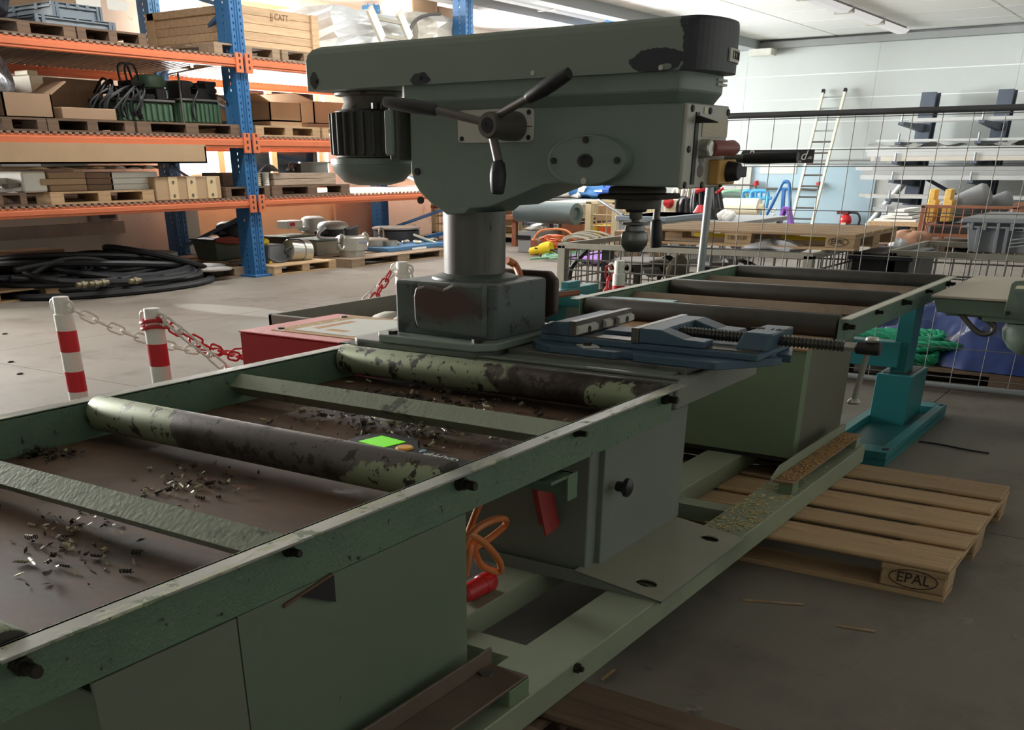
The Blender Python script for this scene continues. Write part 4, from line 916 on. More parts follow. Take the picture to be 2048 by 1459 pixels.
for k in range(2):
    pts = [Vector((p2.x + (r2 * 1.22) * math.cos(i * .42), p2.y + (r2 * 1.22) * math.sin(i * .42), p2.z - .012 - k * .030 + .008 * math.sin(i * .8))) for i in range(15)]
    o = single('chain_knot', MB().tube(pts, .010, 6, True), M_REDP, 'red chain wound round the top of the barrier post, %s loop' % ('upper', 'lower')[k], 'chain')

# ================================================================ teal roller stand beyond the far conveyor
T = thing('roller_stand', 'teal steel stand on a tray base at the far end of the conveyor', 'stand', (7.0, 1.5, 0))
g = MB(); x0, x1, y0, y1 = 6.12, 7.72, 1.30, 1.72
part('base_tray', MB().box(x0, x1, y0, y1, 0, .03), M_TEAL, T)
for a in (MB().box(x0, x1, y0, y0 + .06, .03, .085), MB().box(x0, x1, y1 - .06, y1, .03, .085), MB().box(x0, x0 + .16, y0 + .06, y1 - .06, .03, .085), MB().box(x1 - .16, x1, y0 + .06, y1 - .06, .03, .085)):
    part('tray_rim', a, M_TEAL, T, .003)
part('base_seam', MB().box(x0 - .002, x1 + .002, y0 - .002, y1, .041, .044), mat('teal_dark', C(24, 92, 96), .5), T)
g = MB().box(7.07, 7.50, 1.43, 1.66, .03, .36); part('socket', g, M_TEAL, T, .004)
part('socket_mouth', MB().box(7.12, 7.46, 1.46, 1.63, .355, .364), M_DARK, T)
part('post', MB().box(7.15, 7.36, 1.50, 1.60, .32, .79), M_TEAL, T, .004)
part('cross_arm', MB().box(7.10, 7.22, 1.55, 1.95, .40, .56), M_TEAL, T, .004)
for x, y in ((6.2, 1.33), (7.66, 1.33)): part('rim_bolt', MB().cyl((x, y, .085), (x, y, .09), .02, n=12), M_DARK, T)
T2 = thing('teal_frame', 'teal steel beam frame standing behind the drill column', 'frame', (5.75, 3.3, 0))
part('beam', MB().bar((5.05, 3.42, .86), (6.30, 3.42, .86), .09, .07), M_TEAL, T2, .004)
part('beam', MB().bar((5.66, 3.40, .86), (5.72, 2.55, .86), .14, .06), M_TEAL, T2, .004)
part('leg', MB().box(5.62, 5.76, 3.30, 3.40, 0, .84), M_TEAL, T2, .004)
part('stop_block', MB().box(5.95, 6.10, 3.40, 3.46, .89, .93), M_TEAL, T2, .003)
part('foot', MB().box(5.4, 6.0, 3.0, 3.6, 0, .02), M_TEAL, T2)
# grey bin with white sacks behind the drill
B = thing('chip_bin', 'open grey bin holding white plastic sacks behind the drill column', 'bin', (5.0, 3.9, 0))
x0, x1, y0, y1, zb = 4.52, 6.3, 3.35, 4.70, .80
for i, a in enumerate((MB().box(x0, x1, y0, y0 + .03, 0, zb), MB().box(x0, x1, y1 - .03, y1, 0, zb), MB().box(x0, x0 + .03, y0, y1, 0, zb), MB().box(x1 - .03, x1, y0, y1, 0, zb))):
    part('side', a, mat('bin_grey', C(120, 116, 106), .5, metal=.2, var=.1, vscale=4), B, .004)
part('floor', MB().box(x0, x1, y0, y1, 0.0, .03), M_GFRAME, B)
for i in range(7):
    cx, cy = RND.uniform(x0 + .3, x1 - .3), RND.uniform(y0 + .3, y1 - .3)
    m = MB()
    sd_ = RND.uniform(0, 50)
    m.grid(lambda a, b, cx=cx, cy=cy, sd_=sd_: Vector((cx + (.34 + .05 * math.sin(9 * a + sd_)) * math.sin(math.pi * b) * math.cos(2 * math.pi * a), cy + (.30 + .05 * math.cos(11 * a + sd_)) * math.sin(math.pi * b) * math.sin(2 * math.pi * a), .60 + .20 * math.cos(math.pi * b) + .03 * math.sin(14 * a + 9 * b + sd_))), 24, 12)
    single('sack', m, mat('sack_white', C(214, 210, 200), .5, var=.06), 'crumpled white sack in the grey bin behind the drill, %s laid' % ORD[i], 'sack', group='white sacks in the grey bin')

# ================================================================ black hose pile and floor goods on the left
HP = thing('hose_pile', 'large tangled pile of black hydraulic hose on the floor below the rack', 'hose', (9.6, 13.9, 0))
m = MB(); R_ = random.Random(5)
for i in range(30):
    k = R_.random(); cx, cy = 9.75 + R_.gauss(0, .35), 13.9 + R_.gauss(0, .35)
    rx, ry = R_.uniform(.8, 1.75), R_.uniform(.55, 1.15); ph = R_.uniform(0, 6.3); z0 = .045 + .44 * (i / 30) ** 1.1; tl = R_.uniform(-.16, .16)
    pts = []
    for j in range(49):
        a = ph + 2 * math.pi * j / 48 * R_.choice((1, 1)) * 1.0
        x = cx + rx * math.cos(a); y = cy + ry * math.sin(a)
        e = 1 - .55 * max(0, ((x - 9.75) / 1.9) ** 2 + ((y - 13.9) / 1.35) ** 2)
        pts.append((x, y, max(.045, z0 * e + tl * math.sin(a + 1) * (i / 30))))
    part('hose', MB().tube(pts, .044, 8), M_HOSE, HP)
pts = [PZ(u, v, z) for u, v, z in ((200, 570, .1), (262, 561, .1), (320, 561, .09), (362, 555, .08), (372, 546, .09), (345, 538, .12), (305, 541, .16), (270, 552, .2), (240, 560, .2))]
part('hose', MB().tube(smoothpath(pts, 6), .042, 8), M_HOSE, HP)
pts = [PY(u, v, 14.0) for u, v in ((100, 535), (140, 512), (190, 505), (222, 509), (227, 518), (218, 530))]
part('hose', MB().tube(smoothpath(pts, 6), .038, 8), M_HOSE, HP)
for pts in (((20, 556), (70, 560), (110, 567), (160, 568)), ((115, 566), (150, 552), (168, 538), (165, 533)), ((120, 566), (158, 552), (180, 538), (178, 533)), ((30, 540), (90, 528), (150, 524), (210, 538), (240, 556)), ((60, 550), (120, 520), (200, 520), (270, 545))):
    part('hose', MB().tube(smoothpath([PY(*q, 13.15) for q in pts], 6), .040, 8), M_HOSE, HP)
for u, v in ((165, 569), (190, 567), (205, 565), (270, 561)):
    p = PZ(u, v, .2); part('coupling', MB().cyl(p + Vector((-.09, 0, 0)), p + Vector((.09, 0, 0)), .034, n=10).cyl(p + Vector((-.02, 0, 0)), p + Vector((.03, 0, 0)), .05, n=6), mat('brass', C(130, 122, 100), .5, metal=.5), HP)
pallet('pale pallet at the left edge below the rack carrying a dark lump', (6.6, 13.05, 0), 2.1, 2.2, M_WOODN)
m = MB(); m.grid(lambda a, b: Vector((7.35 + (.62 + .1 * math.sin(11 * a) + .06 * math.sin(23 * b)) * math.sin(math.pi * b) * math.cos(2 * math.pi * a), 13.85 + (.6 + .1 * math.cos(7 * a)) * math.sin(math.pi * b) * math.sin(2 * math.pi * a), .50 + .36 * math.cos(math.pi * b) + .03 * math.sin(17 * a))), 28, 14)
single('wrapped_lump', m, mat('brown_black_film', C(58, 50, 48), .3, var=.3, vscale=9), 'dark film wrapped lump at the left edge of the floor', 'bundle')
a = PY(30, 518, 16.2); m = MB().box(a.x, a.x + .95, 16.2, 16.75, 0, .36)
single('cardboard_box', m, M_CARD, 'small brown cardboard box on the floor against the wall behind the hoses', 'box', bevel=.01)
pallet('worn pallet holding round steel discs beside the hose pile', (10.05, 12.95, 0), 2.0, 2.2, M_WOODO)
for u, v, r, h, z, lab in ((255, 536, .42, .22, .144, 'thick grey steel ring beside the hoses'), (300, 531, .46, .24, .144, 'thick grey steel ring nearest the blue upright of the rack'),
                          (402, 528, .40, .025, .144, 'thin pale round plate on the pallet beside the rack foot'), (420, 533, .34, .02, .144, 'thin grey round plate in front of the pale one')):
    p = PZ(u, v + 6, z); m = MB().lathe([(r, 0), (r, h), (r * .94, h + .008), (0, h + .008)], (p.x, p.y, z), (0, 0, 1), 36)
    single('steel_disc', m, mat('disc_grey', C(160, 156, 148), .5, metal=.2, var=.12, vscale=4), lab, 'disc')
pallet('new pallet under the geared motor in front of the rack', (12.30, 12.55, 0), 1.50, 3.0, M_WOODN)
pallet('weathered pallet under the steel canister and blue tool box', (13.95, 12.32, 0), 2.9, 3.0, M_WOODO)
# machines on those pallets
def eng(label, u, vb, z, u0, u1, v0, v1, y, mb, ml, tank=None):
    "electric motor with a domed cap standing on an oil tank"
    x0, x1, _, _, z0, z1 = fb(u0, u1, v0, v1, y, .5); cx = (x0 + x1) / 2; r = (x1 - x0) / 2
    return cx, r, z0, z1
def powerpack(label, y, mu, tank, mdark, mlight, tankm, extra=None):
    a = fb(*mu, y + .3, .5); b = fb(*tank, y, 1.0)
    t = thing('power_pack', label, 'power pack', ((b[0] + b[1]) / 2, y + .5, .144))
    zb = .144; w = b[1] - b[0]
    part('tank', MB().hexa([(b[0] + .06 * w, y + .04, zb), (b[1] - .06 * w, y + .04, zb), (b[1] - .06 * w, y + .55, zb), (b[0] + .06 * w, y + .55, zb)], [(b[0], y, b[5]), (b[1], y, b[5]), (b[1], y + .6, b[5]), (b[0], y + .6, b[5])]), tankm, t, .01)
    part('tank_lid', MB().box(b[0] - .03, b[1] + .03, y - .03, y + .63, b[5], b[5] + .03), M_TANKG, t, .005)
    cx = (a[0] + a[1]) / 2; r = (a[1] - a[0]) / 2; z0 = b[5] + .03; z1 = a[5]; h = z1 - z0
    c = (cx, y + .3, z0)
    part('motor', MB().lathe([(r * .9, 0), (r, .02), (r, h * .52)], c, (0, 0, 1), 28), mdark, t)
    part('motor_cap', MB().lathe([(r * 1.05, h * .52), (r * 1.05, h * .72), (r * .92, h * .90), (r * .6, h), (0, h)], c, (0, 0, 1), 28), mlight, t)
    part('terminal_box', MB().box(cx - r * 1.5, cx - r * .8, y + .2, y + .4, z0 + h * .2, z0 + h * .45), mdark, t, .01)
    part('pump', MB().cyl((cx + r * 1.1, y + .3, z0 + .06), (cx + r * 1.7, y + .2, z0 + .06), .06, n=12), M_ROD, t)
    return t
g1 = powerpack('grey green power pack with a dark domed motor and red hoses behind the rack upright', 14.1, (442, 487, 443, 478), (432, 500, 480, 512), M_DARK, M_DARK, M_TANKG)
pts = [PY(u, v, 14.0) for u, v in ((430, 482), (460, 478), (495, 480), (488, 484), (455, 484), (432, 480), (460, 476), (470, 478))]
part('red_hose', MB().tube(smoothpath(pts, 6), .03, 8), mat('hose_red', C(160, 74, 60), .5), g1)
g2 = powerpack('power pack with a pale domed motor and a switch box under the rack', 14.4, (610, 643, 432, 470), (574, 630, 474, 508), M_MOTORL, M_MOTORL, M_DARK)
b = fb(576, 606, 441, 456, 14.6, .3); part('switch_box', MB().box(*b), M_WHITE, g2, .01); part('red_switch', MB().box(b[0] + .05, b[0] + .17, 14.58, 14.6, b[4] + .04, b[4] + .10), M_REDP, g2)
g3 = powerpack('power pack with a dark motor and grey cap on a tapered tank under the rack', 13.3, (646, 686, 442, 473), (634, 692, 480, 513), M_DARK, M_MOTORL, M_GFRAME)
pts = [PY(u, v, 13.3) for u, v in ((650, 455), (638, 465), (640, 475), (670, 477), (692, 474), (700, 470))]
part('grey_cable', MB().tube(smoothpath(pts, 6), .03, 8), mat('cable_grey', C(170, 170, 172), .5), g3)
# geared motor
y = 13.0; t = thing('geared_motor', 'grey geared motor with a silver cylinder end on the new pallet', 'motor', (12.9, y + .3, .144))
b = fb(536, 585, 489, 526, y, .6); part('gear_case', MB().hexa([(b[0], y, .144), (b[1], y, .144), (b[1], y + .6, .144), (b[0], y + .6, .144)], [(b[0] + .08, y + .05, b[5]), (b[1] - .1, y + .05, b[5]), (b[1] - .1, y + .5, b[5]), (b[0] + .08, y + .5, b[5])]), mat('gear_grey', C(126, 132, 140), .45, var=.1), t, .02)
a, c = PY(575, 500, y), PY(616, 503, y); part('motor_can', MB().lathe([(.16, 0), (.17, .02), (.17, (c - a).length * .55), (.19, (c - a).length * .56), (.19, (c - a).length * .9), (.14, (c - a).length), (0, (c - a).length)], a, c - a, 24), M_SILVER, t)
part('fork_foot', MB().prism([(b[1] - .1, .144), (b[1] + .35, .144), (b[1] + .05, .36)], 'y', y, y + .4), M_GREYP, t)
p = PY(542, 484, y); part('yellow_cap', MB().ball((p.x, y + .2, p.z), .13, .10, .06), M_YELLOW, t)
pts = [PY(u, v, y - .1) for u, v in ((538, 518), (560, 524), (578, 515), (570, 502), (585, 495), (600, 512), (612, 520), (620, 512))]
part('cable', MB().tube(smoothpath(pts, 6), .018, 6), M_BLACK, t)
p = PY(543, 525, y - .02); part('warning_label', MB().prism([(p.x - .06, p.z - .03), (p.x + .06, p.z - .03), (p.x, p.z + .05)], 'y', y - .008, y - .002), M_YELLOW, t)
# canisters, pots and the blue tool box
def can(label, u0, u1, v0, v1, y, m, neck=.82, cat='canister', hnd=True):
    b = fb(u0, u1, v0, v1, y, .1); r = (b[1] - b[0]) / 2; cx = (b[0] + b[1]) / 2; h = b[5] - .144
    t = thing('canister', label, cat, (cx, y, .144))
    part('body', MB().lathe([(r * neck, 0), (r * neck, h * .30), (r, h * .32), (r, h * .90), (r * .92, h * .97), (r * .8, h), (0, h)], (cx, y, .144), (0, 0, 1), 32), m, t)
    if hnd:
        for s in (-1, 1):
            c = Vector((cx + s * r * 1.15, y - .05, .144 + h * .72)); part('handle', MB().tube([c + Vector((s * .08 * math.cos(q), 0, .12 * math.sin(q))) for q in [i * .5 for i in range(13)]], .022, 6), M_SILVER, t)
    return t, cx, r, h
t, cx, r, h = can('silver steel canister with side handles on the front corner of the pallet', 683, 724, 470, 518, 12.75, M_SILVER)
part('label', MB().box(cx - .09, cx + .12, 12.75 - r * 1.01, 12.75 - r * .97, .144 + h * .66, .144 + h * .72), mat('label_blue', C(110, 120, 160), .5), t)
part('valve', MB().cyl((cx, 12.75, .144 + h), (cx, 12.75, .25 + h), .13, n=14).cyl((cx - .15, 12.75, .24 + h), (cx + .18, 12.75, .27 + h), .03, n=8), M_DARK, t)
can('second steel canister with a dark top behind the silver one', 725, 766, 476, 505, 13.4, mat('can_grey', C(176, 172, 162), .35, metal=.6), hnd=False)
t, cx, r, h = can('large black cooking pot shaped vessel on the pallet under the rack', 764, 822, 457, 500, 14.0, mat('pot_dark', C(62, 66, 74), .35, metal=.2), neck=1.0)
part('pot_rim', MB().lathe([(r * 1.05, h), (r * 1.05, h + .03), (r * .98, h + .04), (0, h + .03)], (cx, 14.0, .144), (0, 0, 1), 32), M_SILVER, t)
b = fb(769, 893, 490, 505, 12.75, .9)
t = thing('tool_box', 'flat blue metal box with a pale label and small parts on top', 'box', ((b[0] + b[1]) / 2, 13.2, .144))
part('body', MB().box(b[0] + .1, b[1], 12.75, 13.5, .144, b[5]), mat('box_blue', C(70, 116, 156), .45), t, .01)
p = fb(825, 853, 494, 501, 12.74, 0); part('label', MB().box(p[0], p[1], 12.742, 12.75, p[4], p[5]), M_PAPER, t)
for i in range(14):
    q = PY(RND.uniform(790, 885), 489, 12.95); part('small_part', MB().ball((q.x, 12.9 + RND.uniform(0, .4), b[5] + .03), .05, .05, .03, 8, 6), M_CREAM if i % 2 else M_SILVER, t)
q = PY(786, 487, 13.0); part('steel_ring', MB().lathe([(.17, 0), (.17, .09), (.13, .09), (.13, .01), (0, .01)], (q.x, 13.1, b[5]), (0, 0, 1), 24), M_SILVER, t)
a, c = PY(828, 469, 13.0), PY(884, 490, 12.9); single('pry_bar', MB().cyl(a, c, .022, n=8), M_CREAM, 'cream coloured rod lying slantwise over the blue box', 'rod')
a, c = PY(850, 475, 13.6), PY(895, 464, 13.5); single('pry_bar', MB().bar(a, c, .07, .07), M_BLUEM, 'bright blue lever bar slanting up behind the blue box', 'bar')
# beige board leaning on the wall under the rack
b = fb(392, 672, 409, 492, 16.55, .08); single('board', MB().box(b[0], b[1], 16.6, 16.68, .0, b[5]).box(b[0], b[1], 16.58, 16.70, b[5], b[5] + .04), mat('board_beige', C(226, 202, 166), .6, var=.03), 'wide beige board leaning on the wall under the rack', 'board')
b = fb(366, 392, 410, 492, 16.3, .3); single('white_cabinet', MB().box(b[0], b[1], 16.2, 16.6, 0, b[5]), M_WALLW, 'narrow white cabinet beside the rear upright of the rack', 'cabinet')
# brown sheets standing right of the board
b = fb(676, 770, 405, 480, 16.4, .06); single('brown_sheet', MB().box(b[0], b[1], 16.45, 16.5, 0, b[5] + .05), mat('sheet_brown', C(192, 152, 128), .6, var=.05, stretch=(1, 1, 6)), 'brown wooden sheet standing against the wall right of the beige board', 'sheet')
# ================================================================ pallet rack
YR0, YR1 = 12.70, 16.0; SKEW = 1.27
FX = [6.15, 12.15, 18.1, 24.15]
R = thing('pallet_rack', 'tall pallet rack with blue uprights and orange beams along the window wall', 'rack', (12.2, 14.2, 0))
def upright(x, y, h, nm='upright'):
    w, d = .125, .30
    m = MB()
    for a, b in ((-w, -.085), (-.065, .065), (.085, w)): m.box(x + a, x + b, y, y + .015, 0, h)
    m.box(x - .03, x - .02, y - .012, y, 0, h).box(x + .02, x + .03, y - .012, y, 0, h)
    for s in (-1, 1):
        e = x + s * (w - .0075)
        for a, b in ((.015, .13), (.155, d)): m.box(e - .0075, e + .0075, y + a, y + b, 0, h)
    for k in range(int(h / .085) + 1):
        z = k * .085
        for s in (-1, 1):
            m.box(x + s * .075 - .010, x + s * .075 + .010, y, y + .015, z, z + .05)
            e = x + s * (w - .0075); m.box(e - .0075, e + .0075, y + .13, y + .155, z, z + .05)
    o = part(nm, m, M_RACKB, R)
    part('base_plate', MB().box(x - .22, x + .26, y - .10, y + d + .06, 0, .03), M_RACKB, o, .003)
    return o
for i, x in enumerate(FX):
    h = 4.62
    upright(x, YR0, h); upright(x + SKEW, YR1, h)
    zs = [.22, .92, 1.62, 2.30, 2.98, 3.68, 4.36]; fl_ = True
    part('brace', MB().bar((x, YR0 + .2, .12), (x + SKEW, YR1, .12), .07, .05), M_RACKB, R)
    for a, b in zip(zs[:-1], zs[1:]):
        p = (x, YR0 + .15, b if fl_ else a); q = (x + SKEW, YR1 + .1, a if fl_ else b)
        part('brace', MB().bar(p, q, .06, .05), M_RACKB, R); fl_ = not fl_
LZ = [(1.015, 1.135), (1.845, 1.985), (2.905, 3.03)]
for i in range(3):
    xa, xb = FX[i] + .125, FX[i + 1] - .125
    for k, (z0, z1) in enumerate(LZ):
        if i == 2 and k == 2: continue
        for y, s in ((YR0 - .05, 0), (YR1 + .12, SKEW)):
            bm_ = part('beam', MB().box(xa + s, xb + s, y, y + .10, z0, z1).box(xa + s, xb + s, y - .012, y, z0 + .03, z1 - .03), M_RACKO, R, .006)
            for xx in (xa + s - .10, xb + s - .04):
                part('beam_hook', MB().box(xx, xx + .14, y - .03, y, z0 - .07, z1 + .06), M_RACKO, bm_, .004)
                ho = MB()
                for zz_ in (z0 - .02, z0 + .06, z1 + .01): ho.box(xx + .055, xx + .085, y - .034, y - .029, zz_, zz_ + .04)
                part('hook_hole', ho, M_INK, bm_, kind='stuff')
        dk = MB(); n = int((xb - xa) / .11)
        for j in range(n):
            x = xa + .05 + j * (xb - xa - .1) / n
            dk.hexa([(x, YR0 - .06, z1), (x + .06, YR0 - .06, z1), (x + .06 + SKEW, YR1 + .15, z1), (x + SKEW, YR1 + .15, z1)], [(x, YR0 - .06, z1 + .025), (x + .06, YR0 - .06, z1 + .025), (x + .06 + SKEW, YR1 + .15, z1 + .025), (x + SKEW, YR1 + .15, z1 + .025)])
        part('shelf_grating', dk, M_DECK, R, kind='stuff')
S1, S2, S3 = LZ[0][1] + .025, LZ[1][1] + .025, LZ[2][1] + .025
YF0 = 12.72
def rp(label, u0, u1, z, W=2.6, m=M_WOODO, drop=(), y=YF0, vm=None):
    "pallet on a shelf, from picture column u0 to u1 along its front"
    v = vm or {S1: 385, S2: 262, S3: 95}[z]
    xa, xb = PY(u0, v, y).x, PY(u1, v, y).x
    return pallet(label, (xa, y, z), xb - xa, W, m, H=.15, drop=drop, bevel=0)
def cbox(label, u0, u1, v0, v1, z, y=YF0 + .1, d=1.2, m=None, nm='cardboard_box', flaps=None, tape=True, cat='box', zt=None):
    b = fb(u0, u1, v0, v1, y, d); z0 = z; z1 = zt or b[5]
    t = thing(nm, label, cat, ((b[0] + b[1]) / 2, y + d / 2, z0)); m = m or M_CARD
    th = .02
    if flaps:
        for a in (MB().box(b[0], b[1], y, y + th, z0, z1), MB().box(b[0], b[1], y + d - th, y + d, z0, z1), MB().box(b[0], b[0] + th, y, y + d, z0, z1), MB().box(b[1] - th, b[1], y, y + d, z0, z1)): part('side', a, m, t)
        part('bottom', MB().box(b[0], b[1], y, y + d, z0, z0 + th), m, t)
        w = b[1] - b[0]
        for f in flaps:
            if f == 'l': part('flap', MB().hexa([(b[0] - .0, y, z1 - .01), (b[0] + .02, y, z1), (b[0] + .02, y + d, z1), (b[0], y + d, z1 - .01)], [(b[0] - w * .38, y, z1 + .10), (b[0] - w * .38 + .02, y, z1 + .11), (b[0] - w * .38 + .02, y + d, z1 + .11), (b[0] - w * .38, y + d, z1 + .10)]), m, t)
            if f == 'r': part('flap', MB().hexa([(b[1] - .02, y, z1), (b[1], y, z1 - .01), (b[1], y + d, z1 - .01), (b[1] - .02, y + d, z1)], [(b[1] + w * .35, y, z1 + .16), (b[1] + w * .35 + .02, y, z1 + .15), (b[1] + w * .35 + .02, y + d, z1 + .15), (b[1] + w * .35, y + d, z1 + .16)]), m, t)
            if f == 'f': part('flap', MB().hexa([(b[0], y - .01, z1 - .01), (b[1], y - .01, z1 - .01), (b[1], y + .01, z1), (b[0], y + .01, z1)], [(b[0] + .05, y - .30, z1 - .16), (b[1] - .05, y - .30, z1 - .16), (b[1] - .05, y - .28, z1 - .15), (b[0] + .05, y - .28, z1 - .15)]), m, t)
            if f == 'b': part('flap', MB().hexa([(b[0], y + d - .01, z1), (b[1], y + d - .01, z1), (b[1], y + d + .01, z1), (b[0], y + d + .01, z1)], [(b[0], y + d - .25, z1 + .13), (b[1], y + d - .25, z1 + .13), (b[1], y + d - .23, z1 + .14), (b[0], y + d - .23, z1 + .14)]), m, t)
    else:
        part('body', MB().box(b[0], b[1], y, y + d, z0, z1), m, t, .008)
        if tape: part('tape_strip', MB().box(b[0] - .002, b[1] + .002, y + d * .45, y + d * .55, z1 - .001, z1 + .002).box((b[0] + b[1]) / 2 - .001, (b[0] + b[1]) / 2, y - .002, y, z0, z1), M_TAPE, t)
    return t, b
# ---- top shelf, left bay
rp('weathered pallet under the two flat grey crates on the top shelf', -60, 152, S3, m=M_WOODD, vm=70)
rp('weathered pallet on the top shelf next to the rear blue upright', 158, 294, S3, m=M_WOODD, vm=85)
def crate(label, u0, u1, v0, v1, y, d, z=None):
    b = fb(u0, u1, v0, v1, y, d); z0 = z or b[4]; h = b[5] - z0
    t = thing('storage_crate', label, 'crate', ((b[0] + b[1]) / 2, y + d / 2, z0))
    part('shell', MB().box(b[0] + .03, b[1] - .03, y + .03, y + d - .03, z0, b[5]), M_GREYC, t, .01)
    part('rim', MB().box(b[0], b[1], y, y + d, b[5] - h * .30, b[5] - h * .16).box(b[0], b[1], y, y + d, b[5] - h * .06, b[5]), M_GREYC, t, .006)
    for k in (0, .08, .30, .5, .7, .92, .97): 
        x = b[0] + (b[1] - b[0]) * k; part('rib', MB().box(x, x + .05, y - .004, y + .03, z0 if k in (0, .08, .92, .97) else b[5] - h * .3, b[5]), mat('crate_grey_dark', C(104, 116, 128), .45), t)
    for k in (.15, .4, .65, .9): yy = y + d * k; part('rib', MB().box(b[0] - .004, b[0] + .03, yy, yy + .06, b[5] - h * .35, b[5]), mat('crate_grey_dark', C(104, 116, 128), .45), t)
    return b
S3p = S3 + .15
b1 = crate('flat grey plastic crate, the lower of two on the top shelf', 72, 229, 36, 62, YF0 + .25, 2.3, S3p)
b2 = crate('flat grey plastic crate, the upper of two on the top shelf', 104, 200, 8, 34, YF0 + .5, 2.0, b1[5])
t, b = cbox('brown cardboard box with white labels lying on the grey crates', 106, 186, -14, 16, b2[5], YF0 + .8, 1.2)
part('label', MB().box(b[0] + .35, b[0] + .75, b[2] - .006, b[2], b2[5] + .02, b[5] - .01), M_PAPER, t); part('barcode_label', MB().box(b[0] + .85, b[0] + 1.2, b[2] - .006, b[2], b2[5] + .03, b[5] - .01), M_PAPER, t)
def lump(c, rx, ry, rz, seed, amp=.10, n=26, m_=14, flat=True):
    mb = MB(); r = random.Random(seed); ph = [r.uniform(0, 6.3) for _ in range(6)]
    def fn(a, b):
        k = 1 + amp * (math.sin(5 * 2 * math.pi * a + ph[0] + 3 * b) + .7 * math.sin(9 * 2 * math.pi * a + ph[1]) * math.sin(7 * b + ph[2]) + .6 * math.sin(13 * b + ph[3]))
        z = math.cos(math.pi * b); s = math.sin(math.pi * b) ** .7
        return Vector((c[0] + rx * k * s * math.cos(2 * math.pi * a), c[1] + ry * k * s * math.sin(2 * math.pi * a), max(c[2] + rz * z * k, c[2] - rz) if flat else c[2] + rz * z * k))
    return mb.grid(fn, n, m_)
M_FOILB = mat('foil_black', C(34, 34, 40), .22, var=.5, vscale=12, bump=.6, bscale=14, coat=.5)
p = PY(5, 18, YF0 + .2); single('film_bag', lump((p.x - .15, YF0 + .8, S3p + .26), .52, .6, .26, 3), M_FOILB, 'crumpled black film bag at the left end of the top shelf', 'bag')
p = PY(2, 118, YF0 + .2); single('film_bag', lump((p.x - .18, YF0 + .5, S2 + .60), .36, .4, .30, 9), mat('foil_silver', C(150, 152, 158), .2, metal=.5, var=.5, vscale=14, bump=.6, bscale=16), 'crumpled silver and black film bag hanging below the top shelf', 'bag')
p = PY(5, 160, YF0 + .2); single('film_bag', lump((p.x - .25, YF0 + .7, S2 + .38), .42, .5, .24, 12), M_FOILB, 'black film heap at the left end of the middle shelf', 'bag')
# ---- pine crate of planks
y = YF0 + .3
b = fb(472, 634, 14, 112, y, 2.2); z0, z1 = S3p, PY(475, 8, y).z; d = 2.0
t = thing('wooden_crate', 'large pale pine crate on the top shelf behind the blue upright', 'crate', ((b[0] + b[1]) / 2, y + d / 2, z0))
n = 5; hh = (z1 - z0) / n
for i in range(n):
    za, zc = z0 + hh * i + .002, z0 + hh * (i + 1) - .002
    part('plank', MB().box(b[0], b[1], y, y + .04, za, zc), M_CRATE, t, .004); part('plank', MB().box(b[0], b[0] + .04, y + .04, y + d, za, zc), M_CRATE, t, .004)
    part('plank', MB().box(b[0], b[1], y + d, y + d + .04, za, zc), M_CRATE, t); part('plank', MB().box(b[1] - .04, b[1], y + .04, y + d, za, zc), M_CRATE, t)
for yy in (y + .06, y + d - .20): part('batten', MB().box(b[0] - .035, b[0], yy, yy + .16, z0, z1), M_CRATE, t, .004)
part('batten', MB().box(b[0] - .035, b[0], y, y + d, z1 - .10, z1).box(b[0] - .035, b[0], y, y + d, z0, z0 + .09), M_CRATE, t, .004)
part('batten', MB().box(b[1] - .16, b[1], y - .04, y, z0, z1), M_CRATE, t, .004); part('batten', MB().box(b[0], b[0] + .14, y - .04, y, z0, z1), M_CRATE, t, .004)
text('lettering', 'JJ CATT', t, (b[1] - .85, y - .004, z1 - .10), (1, 0, 0), (0, 0, 1), .12, mat('faded_ink', C(120, 92, 66), .8), .001)
rp('old pallet under the pine crate', 430, 560, S3, m=M_WOODO, vm=112); rp('old pallet on the top shelf right of the blue upright', 565, 660, S3, m=M_WOODO, vm=118)
# ---- top shelf, right bay: wrapped goods above the belt cover
W = thing('wrapped_load', 'tall load in shiny clear shrink wrap above the belt cover', 'load', (15.4, 13.6, S3))
b = fb(668, 820, 20, 82, YF0 + .4, 2.4)
def wrapbox(m, b, z0, seed, k=.05):
    r = random.Random(seed); rings = []
    for i in range(9):
        z = z0 + (b[5] - z0) * i / 8; ring = []; e = .10 if i == 8 else 0.0
        for x, y_ in [(b[0] + e + (b[1] - b[0] - 2 * e) * j / 6, b[2] + e) for j in range(6)] + [(b[1] - e, b[2] + e + (b[3] - b[2] - 2 * e) * j / 4) for j in range(4)] + [(b[1] - e - (b[1] - b[0] - 2 * e) * j / 6, b[3] - e) for j in range(6)] + [(b[0] + e, b[3] - e - (b[3] - b[2] - 2 * e) * j / 4) for j in range(4)]:
            ring.append((x + r.uniform(-k, k), y_ + r.uniform(-k, k), z + r.uniform(-k, k) * .5))
        rings.append(ring)
    return m.loft(rings)
part('film', wrapbox(MB(), b, S3 + .15, 4), M_WRAP, W)
part('carton', MB().box(b[0] + .2, b[1] - .2, b[2] + .2, b[3] - .2, S3 + .15, b[5] - .1), M_CARDL, W)
W2 = thing('wrapped_load', 'low load of beige cartons in clear film beside the blue upright', 'load', (17.2, 13.6, S3))
b = fb(835, 950, 30, 70, YF0 + .3, 2.2); part('film', wrapbox(MB(), b, S3 + .15, 8, .04), mat('wrap_beige', C(196, 190, 178), .25, var=.12, vscale=4, bump=.4, bscale=10, coat=.4), W2)
W3 = thing('wrapped_load', 'brown cartons in torn clear film behind the beige ones', 'load', (17.2, 15.2, S3))
